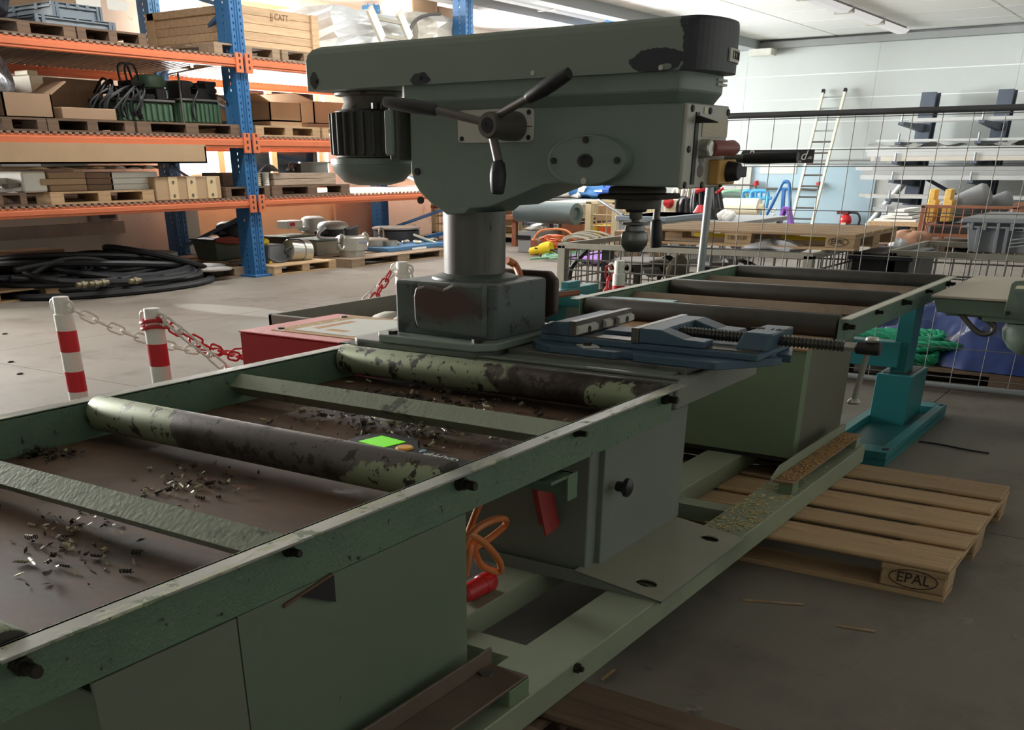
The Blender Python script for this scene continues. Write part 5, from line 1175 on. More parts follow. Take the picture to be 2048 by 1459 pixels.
b = fb(826, 926, 2, 50, YF0 + 1.9, .8); part('carton', MB().box(b[0], (b[0] + b[1]) / 2 - .02, b[2], b[3], S3 + .15, b[5]), M_CARD, W3, .02); part('carton', MB().box((b[0] + b[1]) / 2 + .02, b[1], b[2], b[3], S3 + .15, b[5] - .08), M_CARD, W3, .02)
rp('pallet under the shrink wrapped load on the top shelf', 666, 800, S3, vm=85); rp('pallet under the beige film wrapped cartons', 815, 950, S3, vm=85)
L = thing('aluminium_ladder', 'short white ladder end leaning over the shrink wrapped load', 'ladder', (15.4, 12.9, S3))
yl = YF0 + .15
for ua, va, ub, vb in ((738, 16, 765, 78), (798, 25, 820, 78)): part('rail', MB().bar(PY(ua, va, yl), PY(ub, vb, yl), .16, .06, (0, 1, 0)), M_LADDER, L, .004)
part('rung', MB().bar(PY(752, 36, yl), PY(806, 47, yl), .05, .05), M_GFRAME, L)
part('rung', MB().bar(PY(762, 70, yl), PY(818, 80, yl), .05, .05), M_GFRAME, L)
pts = [PY(u, v, yl) for u, v in ((818, 70), (822, 55), (835, 38), (855, 30), (880, 28))]; single('strap', MB().tube(smoothpath(pts, 6), .03, 6), M_MOTOR, 'grey strap curving over the wrapped cartons', 'strap')
# ---- middle shelf, left bay
rp('weathered pallet at the left of the middle shelf', -70, 92, S2, m=M_WOODD, vm=240); rp('weathered pallet under the cardboard boxes of the middle shelf', 95, 268, S2, m=M_WOODD, vm=245); rp('weathered pallet under the green power units', 275, 484, S2, m=M_WOODD, vm=255)
S2p = S2 + .15
cbox('low open cardboard box at the left of the middle shelf', 6, 104, 186, 222, S2p, YF0 + .15, 1.3, flaps='rb')
cbox('closed brown cardboard box in the middle of the middle shelf', 96, 206, 158, 213, S2p + .0, YF0 + .9, 1.2)
cbox('flat brown cardboard box lying in front of the closed box', 124, 232, 216, 231, S2p, YF0 + .05, .7, tape=False)
b = fb(62, 88, 150, 186, YF0 + .6, .5); single('foam_block', MB().box(b[0], b[1], YF0 + .6, YF0 + 1.1, S2p + .19, b[5]).box(b[0] + .05, b[0] + .2, YF0 + .7, YF0 + 1.0, b[5], b[5] + .06), M_CREAM, 'pale foam block wedged between the two cardboard boxes', 'foam', bevel=.01)
for (u0, u1, ub0, ub1, vt, lab, sd) in ((238, 345, 293, 342, 148, 'green hydraulic unit wrapped in black hoses on the middle shelf', 1), (362, 440, 356, 400, 160, 'green hydraulic unit right of the hose wrapped one', 2)):
    y = YF0 + .3; bt = fb(u0, u1, 203, 238, y, 1.1)
    t = thing('hydraulic_unit', lab, 'hydraulic unit', ((bt[0] + bt[1]) / 2, y + .5, S2p)); zt_ = bt[5]
    part('tank', MB().box(bt[0], bt[1], y, y + 1.1, S2p, zt_), M_HGREEN, t, .02)
    n = 9
    for i in range(n): x = bt[0] + (bt[1] - bt[0]) * (i + .3) / n; part('rib', MB().box(x, x + .05, y - .03, y, S2p + .02, zt_ - .03), M_HGREEN, t, .008)
    for i in range(5): yy = y + .1 + i * .2; part('rib', MB().box(bt[0] - .03, bt[0], yy, yy + .05, S2p + .02, zt_ - .03), M_HGREEN, t)
    part('tank_lid', MB().box(bt[0] - .04, bt[1] + .04, y - .04, y + 1.14, zt_, zt_ + .03), M_MOTOR, t, .006)
    mt = fb(ub0, ub1, vt, 203, y + .4, .5); cx = (mt[0] + mt[1]) / 2; r = (mt[1] - mt[0]) / 2; h = mt[5] - zt_
    part('motor', MB().lathe([(r * .9, .03), (r * .9, h * .55), (r * 1.02, h * .56), (r * 1.02, h * .85), (r * .9, h * .96), (r * .5, h), (0, h)], (cx, y + .6, zt_), (0, 0, 1), 28), M_HGREEN, t)
    for k in range(4): x = bt[0] + .1 + k * (bt[1] - bt[0] - .2) / 3.5; part('valve_block', MB().box(x, x + .18, y + .05, y + .35, zt_ + .03, zt_ + .10 + .08 * ((k * 7 + sd) % 3)), M_DARK, t, .01)
    rr = random.Random(sd)
    for k in range(20 if sd == 1 else 2):
        x = rr.uniform(bt[0] - .1, bt[0] + (bt[1] - bt[0]) * (.7 if sd == 1 else .9)); xe = x + rr.uniform(-.5, .3) - (.25 if sd == 1 else 0)
        pts = [(x, y + .4, zt_ + .1), (x - .05, y + .1, zt_ + rr.uniform(.10, .26)), ((x + xe) / 2, y - .08, zt_ + rr.uniform(.05, .2)), (xe, y - .06, zt_ - rr.uniform(0, .14)), (xe + .06, y - .02, S2p + rr.uniform(.02, .10))]
        part('hose', MB().tube(smoothpath(pts, 5), .015, 6), M_HOSE, t)
    if sd == 1:
        for dx in (0, .12):
            pts = [(bt[0] + .35 + dx, y + .3, zt_ + .15), (bt[0] + .30 + dx, y + .28, zt_ + .42), (bt[0] + .45 + dx, y + .28, zt_ + .46), (bt[0] + .56 + dx, y + .3, zt_ + .2)]
            part('hose', MB().tube(smoothpath(pts, 6), .016, 6), M_HOSE, t)
    else:
        a = PY(366, 230, y - .05); part('sight_rod', MB().cyl((a.x, y - .05, S2p), (a.x, y - .05, zt_ + .35), .015, n=8), M_ROD, t)
        for k in range(3): part('fitting', MB().cyl((bt[1] - .1, y + .3, zt_ + .08 + .09 * k), (bt[1] + .22, y + .3, zt_ + .08 + .09 * k), .035, n=10), M_DARK, t)
# ---- middle shelf, right bay
rp('pale pallet under the open cardboard boxes behind the motor', 512, 640, S2, m=M_WOODN, vm=265); rp('pale pallet on the middle shelf behind the drill motor', 645, 745, S2, m=M_WOODN, vm=265)
t_, bb = cbox('low carton tray under the open cardboard box', 542, 604, 243, 253, S2p, YF0 + .5, 1.2, m=M_CARDL, tape=False, zt=S2p + .09)
cbox('open pale cardboard box left of the drill motor', 540, 602, 205, 240, S2p + .09, YF0 + .5, 1.2, m=M_CARDL, flaps='lb')
cbox('open cardboard box half hidden by the drill motor', 628, 720, 205, 240, S2p + .09, YF0 + .9, 1.2, m=M_CARDL, flaps='l')
cbox('low brown box under the half hidden open box', 614, 720, 243, 255, S2p, YF0 + .8, 1.3, tape=False, zt=S2p + .09)
# ---- lower shelf, left bay
rp('dark pallet at the left end of the lower shelf', -60, 52, S1, m=M_WOODD, vm=388); rp('pale pallet under the stacked cartons on the lower shelf', 100, 308, S1, m=M_WOODN, vm=388)
S1p = S1 + .15
b = fb(98, 172, 344, 374, YF0 + .1, 1.2); zc = S1p
for k in range(3):
    h = (b[5] - S1p) / 3; o = MB().box(b[0] - .12 * (k == 1), b[1], YF0 + .1, YF0 + 1.3, zc + .004, zc + h); zc += h
    single('carton', o, M_CARD if k != 1 else M_CARDL, 'flat brown carton in the stack on the pale pallet, %s' % ('lowest', 'middle', 'topmost')[k], 'box', bevel=.006)
ztop = zc
cs = [(172, 226, 'dark brown flat carton, %s', mat('carton_dark', C(130, 104, 86), .8, var=.06)), (220, 316, 'white flat carton, %s', M_PAPER)]
for (u0, u1, lab, m_) in cs:
    b = fb(u0, u1, 346, 374, YF0 + .15, 1.1); zc = S1p
    for k in range(3):
        h = (ztop - S1p) / 3 - .004
        single('carton', MB().box(b[0] + .01, b[1], YF0 + .15, YF0 + 1.25, zc + .002, zc + h), m_, (lab % ('bottom of its stack', 'second of its stack', 'top of its stack')[k]) + ' on the lower shelf', 'box', bevel=.005); zc += h + .002
b = fb(46, 98, 343, 372, YF0 + .1, .8); single('parcel', MB().box(b[0], b[1] - .02, YF0 + .12, YF0 + .9, S1p + .0, b[5]), M_PAPER, 'white wrapped parcel at the left of the carton stack', 'parcel', bevel=.02)
sheet = MB(); b = fb(42, 215, 330, 348, YF0, 1.2)
sheet.grid(lambda a, c: Vector((b[0] + (b[1] - b[0]) * a, YF0 + .02 + 1.2 * c, ztop + .012 + .035 * abs(math.sin(9 * a + 2 * c)) * (.4 + .6 * math.sin(3 * c + 5 * a) ** 2) + .02)), 30, 10)
single('packing_paper', sheet, mat('paper_cream', C(226, 206, 166), .7, var=.05), 'cream packing paper draped over the carton stack', 'paper')
sheet = MB(); b = fb(225, 330, 331, 352, YF0, 1.2)
sheet.grid(lambda a, c: Vector((b[0] + (b[1] - b[0]) * a, YF0 + .0 + 1.2 * c, ztop + .012 + .05 * abs(math.sin(11 * a + 3 * c)) * (.5 + .5 * math.sin(4 * c + 7 * a) ** 2) + .015)), 30, 10)
single('clear_film', sheet, mat('film_grey', C(190, 186, 176), .3, var=.15, vscale=6, coat=.3), 'crumpled grey plastic film over the white cartons', 'film')
b = fb(110, 203, 326, 335, YF0, 1); single('white_carton', MB().box(b[0], b[1], YF0 + .3, YF0 + 1.2, ztop + .07, b[5] + .02), M_PAPER, 'flat white carton pressed under the long cardboard box', 'box', bevel=.004)
# long cardboard box across the bay (open end towards the aisle side)
zl = max(PY(200, 329, YF0).z, ztop + .10); b = fb(-60, 413, 288, 328, YF0 - .10, 1.7); zt2 = zl + (PY(200, 288, YF0).z - PY(200, 328, YF0).z)
t = thing('long_box', 'very long flat cardboard box lying over the goods of the lower shelf', 'box', (9.5, 13.4, zl))
part('front', MB().box(b[0], b[1], YF0 - .10, YF0 - .07, zl, zt2), M_CARDL, t); part('bottom', MB().box(b[0], b[1], YF0 - .10, YF0 + 1.5, zl, zl + .02), M_CARDL, t)
part('back', MB().box(b[0], b[1], YF0 + 1.47, YF0 + 1.5, zl, zt2 + .05), M_CARDI, t); part('end', MB().box(b[1] - .03, b[1], YF0 - .1, YF0 + 1.5, zl, zt2 - .02), M_CARDL, t)
part('lid_flap', MB().hexa([(b[0], YF0 + .3, zt2 + .03), (b[1] - .4, YF0 + .3, zt2 + .0), (b[1] - .4, YF0 + 1.5, zt2 + .06), (b[0], YF0 + 1.5, zt2 + .11)], [(b[0], YF0 + .3, zt2 + .05), (b[1] - .4, YF0 + .3, zt2 + .02), (b[1] - .4, YF0 + 1.5, zt2 + .08), (b[0], YF0 + 1.5, zt2 + .13)]), M_CARDI, t)
# box with three pale straps
y = YF0; b = fb(311, 442, 353, 394, y, .9)
t = thing('strapped_box', 'cardboard box with three pale strips nailed down its front', 'box', ((b[0] + b[1]) / 2, y + .4, S1))
part('body', MB().box(b[0], b[1], y, y + .9, S1, b[5]), M_CARDL, t, .01)
for u in (346, 383, 423):
    q = fb(u - 9, u + 9, 353, 394, y, 0); s = part('strip', MB().box(q[0], q[1], y - .012, y, S1 + .01, b[5]), M_TAPE, t)
    for zz_ in (S1 + .06, b[5] - .07): part('nail_head', MB().cyl(((q[0] + q[1]) / 2, y - .014, zz_), ((q[0] + q[1]) / 2, y - .018, zz_), .022, n=10), M_ROD, s)
b = fb(0, 50, 346, 372, YF0 + .1, .9)
for k in range(6):
    z = S1p + .03 + .05 * (k // 2); xx = b[0] - .3 + .35 * (k % 2)
    single('metal_profile', MB().bar((xx, YF0 + .1 + .2 * (k % 3), z), (xx + 1.1, YF0 + .3 + .1 * k, z + .03), .09, .05), M_ROD if k % 2 else M_ALU, 'loose metal profile at the left of the lower shelf, %s from the bottom' % ORD[k], 'profile', group='loose metal profiles on the lower shelf')
# ---- lower shelf, right bay: long grey timbers
rp('dark pallet under the grey timber beams', 452, 540, S1, m=M_WOODD, vm=385); rp('dark pallet behind the lower end of the drill motor', 545, 700, S1, m=M_WOODD, vm=385)
M_TIMB = wood('timber_grey', C(166, 148, 130), C(118, 100, 86))
y = YF0 + .1; b = fb(548, 672, 345, 371, y, .9); z0 = S1p; hh = (b[5] - z0) / 2
for k in range(2): single('timber', MB().box(b[0], b[1], y, y + .45, z0 + hh * k + .003, z0 + hh * (k + 1) - .003), M_TIMB, 'long grey timber beam behind the drill motor, %s' % ('lower', 'upper')[k], 'timber', bevel=.006)
b = fb(446, 508, 345, 372, YF0 + .9, .6); single('timber', MB().box(b[0], b[1] + .4, YF0 + .9, YF0 + 1.4, z0, b[5]), M_TIMB, 'brown timber beam behind the rack upright on the lower shelf', 'timber', bevel=.006)
for k, (u0, u1) in enumerate(((520, 533), (540, 550))):
    b = fb(u0, u1, 345, 374, y - .05, .5); t = thing('wrapped_roll', 'white film roll standing beside the grey timbers, %s of two' % ('left', 'right')[k], 'roll', (b[0], y, S1p))
    n = 7
    for i in range(n): zz_ = S1p + (b[5] - S1p) * i / n; part('coil', MB().lathe([(.05, 0), ((b[1] - b[0]) / 2, .012), ((b[1] - b[0]) / 2, (b[5] - S1p) / n - .012), (.05, (b[5] - S1p) / n)], ((b[0] + b[1]) / 2, y + .1, zz_), (0, 0, 1), 14), M_PAPER if k else M_CREAM, t)
zt3 = S1p + 2 * hh
b = fb(606, 624, 327, 343, y, .3); single('small_box', MB().box(b[0], b[1], y + .05, y + .35, zt3, b[5]), M_MOTOR, 'small dark box standing on the grey timbers', 'box', bevel=.006)
p = PY(652, 338, y); t = single('steel_pulley', MB().lathe([(.22, 0), (.22, .13), (.28, .14), (.28, .16), (0, .16)], (p.x, y + .25, zt3), (0, 0, 1), 28), M_MOTORL, 'round dark pulley with a rim on the grey timbers', 'pulley')
sheet = MB(); b = fb(516, 560, 330, 345, y, .5)
sheet.grid(lambda a, c: Vector((b[0] + (b[1] - b[0]) * a, y - .05 + .6 * c, zt3 + .02 + .11 * math.sin(math.pi * min(1, a * 1.15)) * (1 - .3 * c))), 20, 6)
single('felt_blanket', sheet, M_FELT, 'grey felt cover folded over the left end of the timbers', 'blanket')
for k in range(5):
    pts = [PY(570 + RND.uniform(-3, 28), 343 - RND.uniform(0, 3), y), PY(575 + RND.uniform(0, 20), 332 - RND.uniform(0, 6), y + .1), PY(592 + RND.uniform(-10, 12), 342, y + .2)]
    for q in pts: q.z = max(q.z, zt3 + .03)
    single('cable_scrap', MB().tube(smoothpath(pts, 6), .022, 6), M_ROD if k % 2 else M_DARK, 'loose cable scrap lying on the grey timbers, %s of five' % ORD[k], 'cable', group='cable scraps on the timbers')
# ================================================================ wire mesh boxes
def wires(m, o, ux, uz, lx, lz, nx, nz, r):
    o, ux, uz = Vector(o), Vector(ux), Vector(uz)
    for i in range(1, nx): p = o + ux * (lx * i / nx); m.cyl(p, p + uz * lz, r, n=4, caps=False)
    for i in range(1, nz): p = o + uz * (lz * i / nz); m.cyl(p, p + ux * lx, r, n=4, caps=False)
    return m
def mesh_box(label, x0, x1, y0, y1, z0, z1, fm, wm, pitch=.11, pw=.09, wr=.008, foot=.12):
    t = thing('mesh_box', label, 'mesh box', ((x0 + x1) / 2, (y0 + y1) / 2, z0))
    for x in (x0, x1 - pw):
        for y in (y0, y1 - pw): part('corner_post', MB().box(x, x + pw, y, y + pw, z0, z1 - .02), fm, t, .003)
    for a in (MB().box(x0, x1, y0, y0 + .05, z1 - .05, z1), MB().box(x0, x1, y1 - .05, y1, z1 - .05, z1), MB().box(x0, x0 + .05, y0 + .05, y1 - .05, z1 - .05, z1), MB().box(x1 - .05, x1, y0 + .05, y1 - .05, z1 - .05, z1)): part('top_rail', a, fm, t, .003)
    for a in (MB().box(x0, x1, y0, y0 + .05, z0 + foot, z0 + foot + .05), MB().box(x0, x1, y1 - .05, y1, z0 + foot, z0 + foot + .05), MB().box(x0, x0 + .05, y0, y1, z0 + foot, z0 + foot + .05), MB().box(x1 - .05, x1, y0, y1, z0 + foot, z0 + foot + .05)): part('bottom_rail', a, fm, t)
    part('floor_sheet', MB().box(x0, x1, y0, y1, z0 + foot - .01, z0 + foot), fm, t)
    zb = z0 + foot + .05; h = z1 - .05 - zb; nz = max(2, int(h / pitch)); nx = int((x1 - x0) / pitch / 1.15); ny = int((y1 - y0) / pitch / 1.15)
    for o, u, l, n in (((x0 + .02, y0, zb), (0, 1, 0), y1 - y0, ny), ((x1 - .02, y0, zb), (0, 1, 0), y1 - y0, ny), ((x0, y0 + .02, zb), (1, 0, 0), x1 - x0, nx), ((x0, y1 - .02, zb), (1, 0, 0), x1 - x0, nx)):
        part('mesh_panel', wires(MB(), o, u, (0, 0, 1), l, h, n, nz, wr), wm, t, kind='stuff')
    return t
# ---- grey mesh box with scrap, just beyond the fence
G1 = mesh_box('grey mesh box full of scrap machine parts beyond the fence', 9.93, 11.45, 3.08, 5.83, 0, .855, M_GFRAME, M_WIRE, .105)
SCN = ('black', 'dark brown', 'maroon', 'khaki', 'navy', 'silver', 'beige')
M_SCR = [mat('scrap_%d' % i, c, .45, metal=.2, var=.15) for i, c in enumerate((C(34, 34, 38), C(54, 50, 50), C(120, 52, 54), C(136, 130, 110), C(40, 42, 60), C(176, 176, 176), C(150, 140, 130)))]
r = random.Random(21)
ysc = sorted([r.uniform(3.25, 5.55) for _ in range(39)], reverse=True)
for i in range(39):
    x, y = r.uniform(10.1, 11.3), ysc[i]; z = .18 + r.uniform(0, .42) * (1 if i % 3 else .5); a = r.uniform(0, 3.1); k = i % 5; mi_ = r.choice((0, 0, 0, 1, 1, 2, 3, 4, 5, 6)); m_ = M_SCR[mi_]
    d = Vector((math.cos(a), math.sin(a), r.uniform(-.2, .3))).normalized(); c = Vector((x, y, z)); l = r.uniform(.12, .32); mb = MB()
    if k == 0: mb.cyl(c - d * l, c + d * l, r.uniform(.05, .11), n=16); nm, ct = 'scrap_cylinder', 'scrap'
    elif k == 1: mb.bar(c - d * l, c + d * l, r.uniform(.08, .2), r.uniform(.06, .16)); nm, ct = 'scrap_block', 'scrap'
    elif k == 2: mb.tube(smoothpath([c - d * l, c + Vector((r.uniform(-.2, .2), r.uniform(-.2, .2), .12)), c + d * l, c + d * l + Vector((.1, r.uniform(-.3, .3), -.1))], 6), .026, 8); nm, ct = 'scrap_hose', 'scrap'
    elif k == 3: mb.lathe([(.03, 0), (.15, .02), (.17, .06), (.12, .09), (.04, .10), (.04, .18), (0, .18)], c, d, 20); nm, ct = 'scrap_pulley', 'scrap'
    else: mb.cyl(c - d * l, c, .10, n=14).bar(c, c + d * l, .16, .12); nm, ct = 'scrap_motor', 'scrap'
    single(nm, mb, m_, '%s %s in the grey mesh box, %s from the left' % (SCN[mi_], nm.replace('_', ' '), ORD[i]), ct, bevel=.006, group='scrap in the grey mesh box')
a, b = PX(1140, 545, 10.2), PX(1178, 497, 10.2); single('black_bar', MB().tube(smoothpath([a + Vector((0, 0, -.4)), a, b.lerp(a, .4) + Vector((0, .03, 0)), b], 6), .028, 8), M_BLACK, 'curved black hose leaning inside the left corner of the grey mesh box', 'hose')
a = PX(1212, 500, 10.4); single('black_bar', MB().box(10.4, 10.5, a.y - .05, a.y + .05, .14, a.z), M_BLACK, 'upright black bar inside the grey mesh box', 'bar')
p = PX(1270, 506, 10.5); single('round_plate', MB().lathe([(.34, 0), (.36, .03), (.30, .06), (0, .07)], (10.6, p.y, .62), (0, 0, 1), 32).cyl((10.6, p.y, .2), (10.6, p.y, .62), .05, n=12), M_ROD, 'round grey plate on a stem below the drill chuck', 'plate')
single('black_bar', MB().bar(PX(1318, 496, 10.0), PX(1610, 512, 10.0), .06, .06), M_BLACK, 'long black bar lying on the front rail of the grey mesh box', 'bar')
# pale pallet on top with yellow strip
P3 = pallet('clean euro pallet lying on top of the grey mesh box', (10.30, 5.12, .865), 2.30, 1.5, M_WOODN, -math.pi / 2, bevel=.004)
epal(P3, (10.297, 2.98, .94), (0, -1, 0), (0, 0, 1), .06)
text('lettering', 'DB  EUR', P3, (10.297, 3.98, .945), (0, -1, 0), (0, 0, 1), .055, mat('brand_ink', C(130, 98, 60), .8), .001)
single('yellow_strip', MB().bar((11.40, 4.9, .885), (11.40, 3.0, .885), .05, .055), M_YELLOW, 'yellow strip lying under the clean pallet on the grey mesh box', 'strip')
b0 = Vector((10.5, 3.9, .84)); 
single('clear_bag', lump((10.45, PX(1535, 495, 10.4).y, .86), .18, .32, .06, 6, .2), mat('bag_clear', C(206, 206, 210), .2, var=.1, coat=.4), 'crumpled clear plastic bag on the mesh box below the pallet', 'bag')
G1b = thing('black_crate', 'black plastic crate standing in the right end of the grey mesh box', 'crate', (10.9, 2.6, 0))
part('shell', MB().box(10.75, 11.8, 2.40, 2.95, 0, .82), M_BLACK, G1b, .01); part('rim', MB().box(10.72, 11.83, 2.37, 2.98, .76, .80), mat('black_rim', C(44, 46, 54), .4), G1b, .006)
# ---- second grey mesh box with a grey crate on it
G2 = mesh_box('empty grey mesh box behind the fence at the right edge', 10.75, 12.25, .35, 2.62, 0, .855, M_GFRAME, M_WIRE, .13)
t = thing('grey_crate', 'big light grey ribbed plastic crate on the right mesh box', 'crate', (11.4, 1.1, .86))
x0, x1, y0, y1, z0, z1 = 10.76, 12.1, .30, 1.97, .86, 1.145
part('shell', MB().hexa([(x0 + .06, y0 + .05, z0), (x1 - .06, y0 + .05, z0), (x1 - .06, y1 - .05, z0), (x0 + .06, y1 - .05, z0)], [(x0, y0, z1), (x1, y0, z1), (x1, y1, z1), (x0, y1, z1)]), M_GREYP, t, .008)
part('rim', MB().box(x0 - .04, x1 + .04, y0 - .04, y1 + .04, z1 - .03, z1 + .01), M_GREYP, t, .006); part('rim', MB().box(x0 - .03, x1 + .03, y0 - .03, y1 + .03, z1 - .075, z1 - .06), M_GREYP, t, .003)
n = 15
for i in range(n): y = y0 + (y1 - y0) * (i + .5) / n; part('rib', MB().box(x0 - .035, x0 + .02, y - .012, y + .012, z1 - .09, z1 - .02), M_GREYP, t)
for y in (y1 - .12, y1 - .28, y1 - .36, y0 + .5): part('rib', MB().hexa([(x0 + .02, y - .015, z0), (x0 + .10, y - .015, z0), (x0 + .10, y + .015, z0), (x0 + .02, y + .015, z0)], [(x0 - .035, y - .015, z1 - .06), (x0 + .10, y - .015, z1 - .06), (x0 + .10, y + .015, z1 - .06), (x0 - .035, y + .015, z1 - .06)]), M_GREYP, t, .003)
for k in range(3):
    pts = [Vector((x0 - .012 + .03 * (0) , y1 - .40 - (y1 - y0 - .5) * s, z1 - .12 - .03 * k - .05 * (s - .5) ** 2 * 4)) for s in [i / 12 for i in range(13)]]; part('moulded_rib', MB().tube(pts, .008, 6), M_GREYP, t)
for z in (z0 + .09, z0 + .19): part('moulded_rib', MB().box(x0 + .0, x0 + .06, y0 + .1, y1 - .42, z - .005, z + .005), M_GREYP, t)

# ================================================================ site fence
FXP = 8.56
F = thing('site_fence', 'galvanised site fence panel with wide wire mesh behind the far conveyor', 'fence', (FXP, 1.2, 0))
part('top_tube', MB().cyl((FXP, 3.62, 1.945), (FXP, -1.2, 1.945), .021, n=14), mat('tube_dark', C(92, 94, 96), .45, metal=.5), F)
part('bottom_tube', MB().cyl((FXP, 3.62, .055), (FXP, -1.2, .055), .024, n=14), M_ZINC, F)
part('post_tube', MB().cyl((FXP, 3.62, .0), (FXP, 3.575, 2.02), .033, n=20), M_ZINC, F)
part('post_tube', MB().cyl((FXP, -1.2, .0), (FXP, -1.2, 2.0), .03, n=16), M_ZINC, F)
part('foot_block', MB().box(FXP - .14, FXP + .14, 3.3, 3.95, 0, .10), mat('foot_concrete', C(120, 116, 110), .8), F, .02)
wv = MB(); y = 3.52
while y > -1.15: wv.cyl((FXP + .01, y, .06), (FXP + .01, y, 1.93), .0034, n=6, caps=False); y -= .2065
part('mesh_wires', wv, M_WIRE, F, kind='stuff', label='upright wires of the fence')
wh = MB()
for z in (1.915, 1.70, 1.585, 1.275, .965, .655, .335, .12): wh.cyl((FXP + .004, 3.58, z), (FXP + .004, -1.18, z), .0034, n=6, caps=False)
part('mesh_wires', wh, M_WIRE, F, kind='stuff', label='level wires of the fence')
c0 = PX(1484, 300, FXP - .03); c1 = PX(1626, 326, FXP - .03)
S = thing('fence_sign', 'small black sign with white script hanging on the fence', 'sign', (FXP - .03, (c0.y + c1.y) / 2, (c0.z + c1.z) / 2))
part('plate', MB().prism([(c0.y, c0.z - .015), (c0.y - .015, c0.z), (c1.y, c0.z), (c1.y, c1.z), (c0.y - .01, c1.z), (c0.y + .015, c1.z + .015)], 'x', FXP - .032, FXP - .026), M_SIGN, S)
zc = (c0.z + c1.z) / 2; Wd = c0.y - c1.y
def stext(s, f, dz, size, sh=.3): text('lettering', s, S, (FXP - .034, c0.y - Wd * f, zc + dz), (0, -1, 0), (0, 0, 1), size, M_LETTER, .001, sh)
stext('B', .13, .012, .085); stext('d', .86, .004, .095); stext('.de', .945, -.008, .032); stext('raum', .80, -.034, .026, 0)
part('cable_tie', MB().cyl((FXP - .036, c0.y + .012, c1.z + .012), (FXP - .03, c0.y + .012, c1.z + .012), .012, n=10), M_ROD, S)

# ================================================================ bandsaw at the right edge, tarp and rope behind the fence
BS = thing('bandsaw', 'pale green bandsaw table with a guard plate at the right edge', 'saw', (7.7, .7, 0))
zt = .875
part('table', MB().box(7.0, 8.42, .0, 1.40, zt - .016, zt), mat('saw_table', C(186, 178, 160), .5, var=.06, vscale=3), BS, .003)
part('table_body', MB().hexa([(7.12, .0, zt - .13), (8.3, .0, zt - .13), (8.3, 1.32, zt - .13), (7.12, 1.32, zt - .13)], [(7.03, .0, zt - .018), (8.38, .0, zt - .018), (8.38, 1.38, zt - .018), (7.03, 1.38, zt - .018)]), M_SAW, BS, .01)
part('front_apron', MB().hexa([(7.06, .0, zt - .145), (7.12, .0, zt - .145), (7.12, 1.36, zt - .105), (7.06, 1.36, zt - .105)], [(7.02, .0, zt - .02), (7.1, .0, zt - .02), (7.1, 1.385, zt - .02), (7.02, 1.385, zt - .02)]), M_SAW, BS, .004)
gx = 6.90
gp = [PX(u, v, gx) for u, v in ((2006, 634), (2022, 568), (2030, 562), (2100, 558), (2100, 640))]
part('guard_plate', MB().prism([(p.y, p.z) for p in gp], 'x', gx, gx + .02), mat('saw_green_dark', C(104, 118, 102), .45, var=.05), BS, .002)
gs = [PX(u, v, gx - .004) for u, v in ((2030, 577), (2034, 571), (2100, 570), (2100, 580))]; part('guard_slot', MB().prism([(p.y, p.z) for p in gs], 'x', gx - .004, gx + .001), M_CREAM, BS)
gs = [PX(u, v, gx - .008) for u, v in ((2028, 582), (2100, 580), (2100, 632), (2044, 628), (2036, 605))]; part('guard_cover', MB().prism([(p.y, p.z) for p in gs], 'x', gx - .010, gx + .0), M_TANKG, BS)
p = PX(2016, 625, gx); part('guard_bolt', MB().cyl((gx - .014, p.y, p.z), (gx, p.y, p.z), .010, n=10), M_DARK, BS)
pts = [PX(u, v, 7.1) for u, v in ((1918, 622), (1932, 640), (1950, 660), (1968, 668), (1984, 664), (1988, 652), (1975, 640), (1958, 632))]
part('handle', MB().tube(smoothpath(pts, 6), .016, 10), M_ROD, BS)
part('lower_rail', MB().bar(PX(1965, 636, 7.1), PX(2100, 646, 7.1), .05, .03), M_SAW, BS, .003)
a = PX(2062, 655, 7.15); part('motor_cover', MB().lathe([(.0, -.17), (.05, -.165), (.11, -.13), (.15, -.08), (.165, -.02), (.15, .02), (0, .03)], (7.2, a.y, a.z), (0, 0, 1), 28), M_SAW, BS)
part('stand', MB().box(7.4, 8.0, .05, .45, 0, zt - .13), M_SAW, BS, .01)
# tarp: a folded sheet heaped over goods on a pallet
TP = MB()
def tarp(a, b):
    y = 2.45 - 3.4 * a; s = min(1.0, max(0.0, (2.5 - y) / 1.0)); s = s * s * (3 - 2 * s)
    xf = 8.66 + .50 * max(0, 1 - (2.45 - y) / 1.05) ** 1.0 + .05 * math.sin(7 * a)
    x = xf + 1.75 * b ** 1.15
    up = min(1, b / .36) ** .75
    h = .17 + (.08 + .32 * s) * up * (1 - .35 * max(0, b - .5))
    f = math.sin(math.pi * min(1, b * 1.05 + .04))
    h += f * (.055 * abs(math.sin(9 * a + 4 * b + 1.6 * math.sin(6 * b))) + .045 * abs(math.sin(14 * a - 8 * b + 1.3 * math.sin(9 * a))) + .03 * math.sin(5 * b + 21 * a))
    P_ = Vector((x * 2.6, y * 2.6, 0)); k_ = 1 - abs(noise.noise(P_ * 1.0)) * 2; k2 = 1 - abs(noise.noise(P_ * 2.3 + Vector((7, 3, 1)))) * 2
    h += f * (.11 * k_ ** 3 + .05 * k2 ** 3 - .05)
    return Vector((x + .06 * k2 * f, y + .05 * k_ * f, max(.16, h - .03)))
TP.grid(tarp, 110, 60)
single('tarp', TP, M_TARP, 'crumpled shiny blue tarpaulin heaped behind the fence', 'tarp')
pallet('dark pallet under the blue tarpaulin behind the fence', (8.70, 2.7, 0), 3.4, 1.9, M_WOODD, -math.pi / 2, H=.15, bevel=0)
RP = thing('rope_coil', 'thick bright green rope coiled on the pallet beside the blue tarpaulin', 'rope', (9.2, 2.6, .15))
r = random.Random(2)
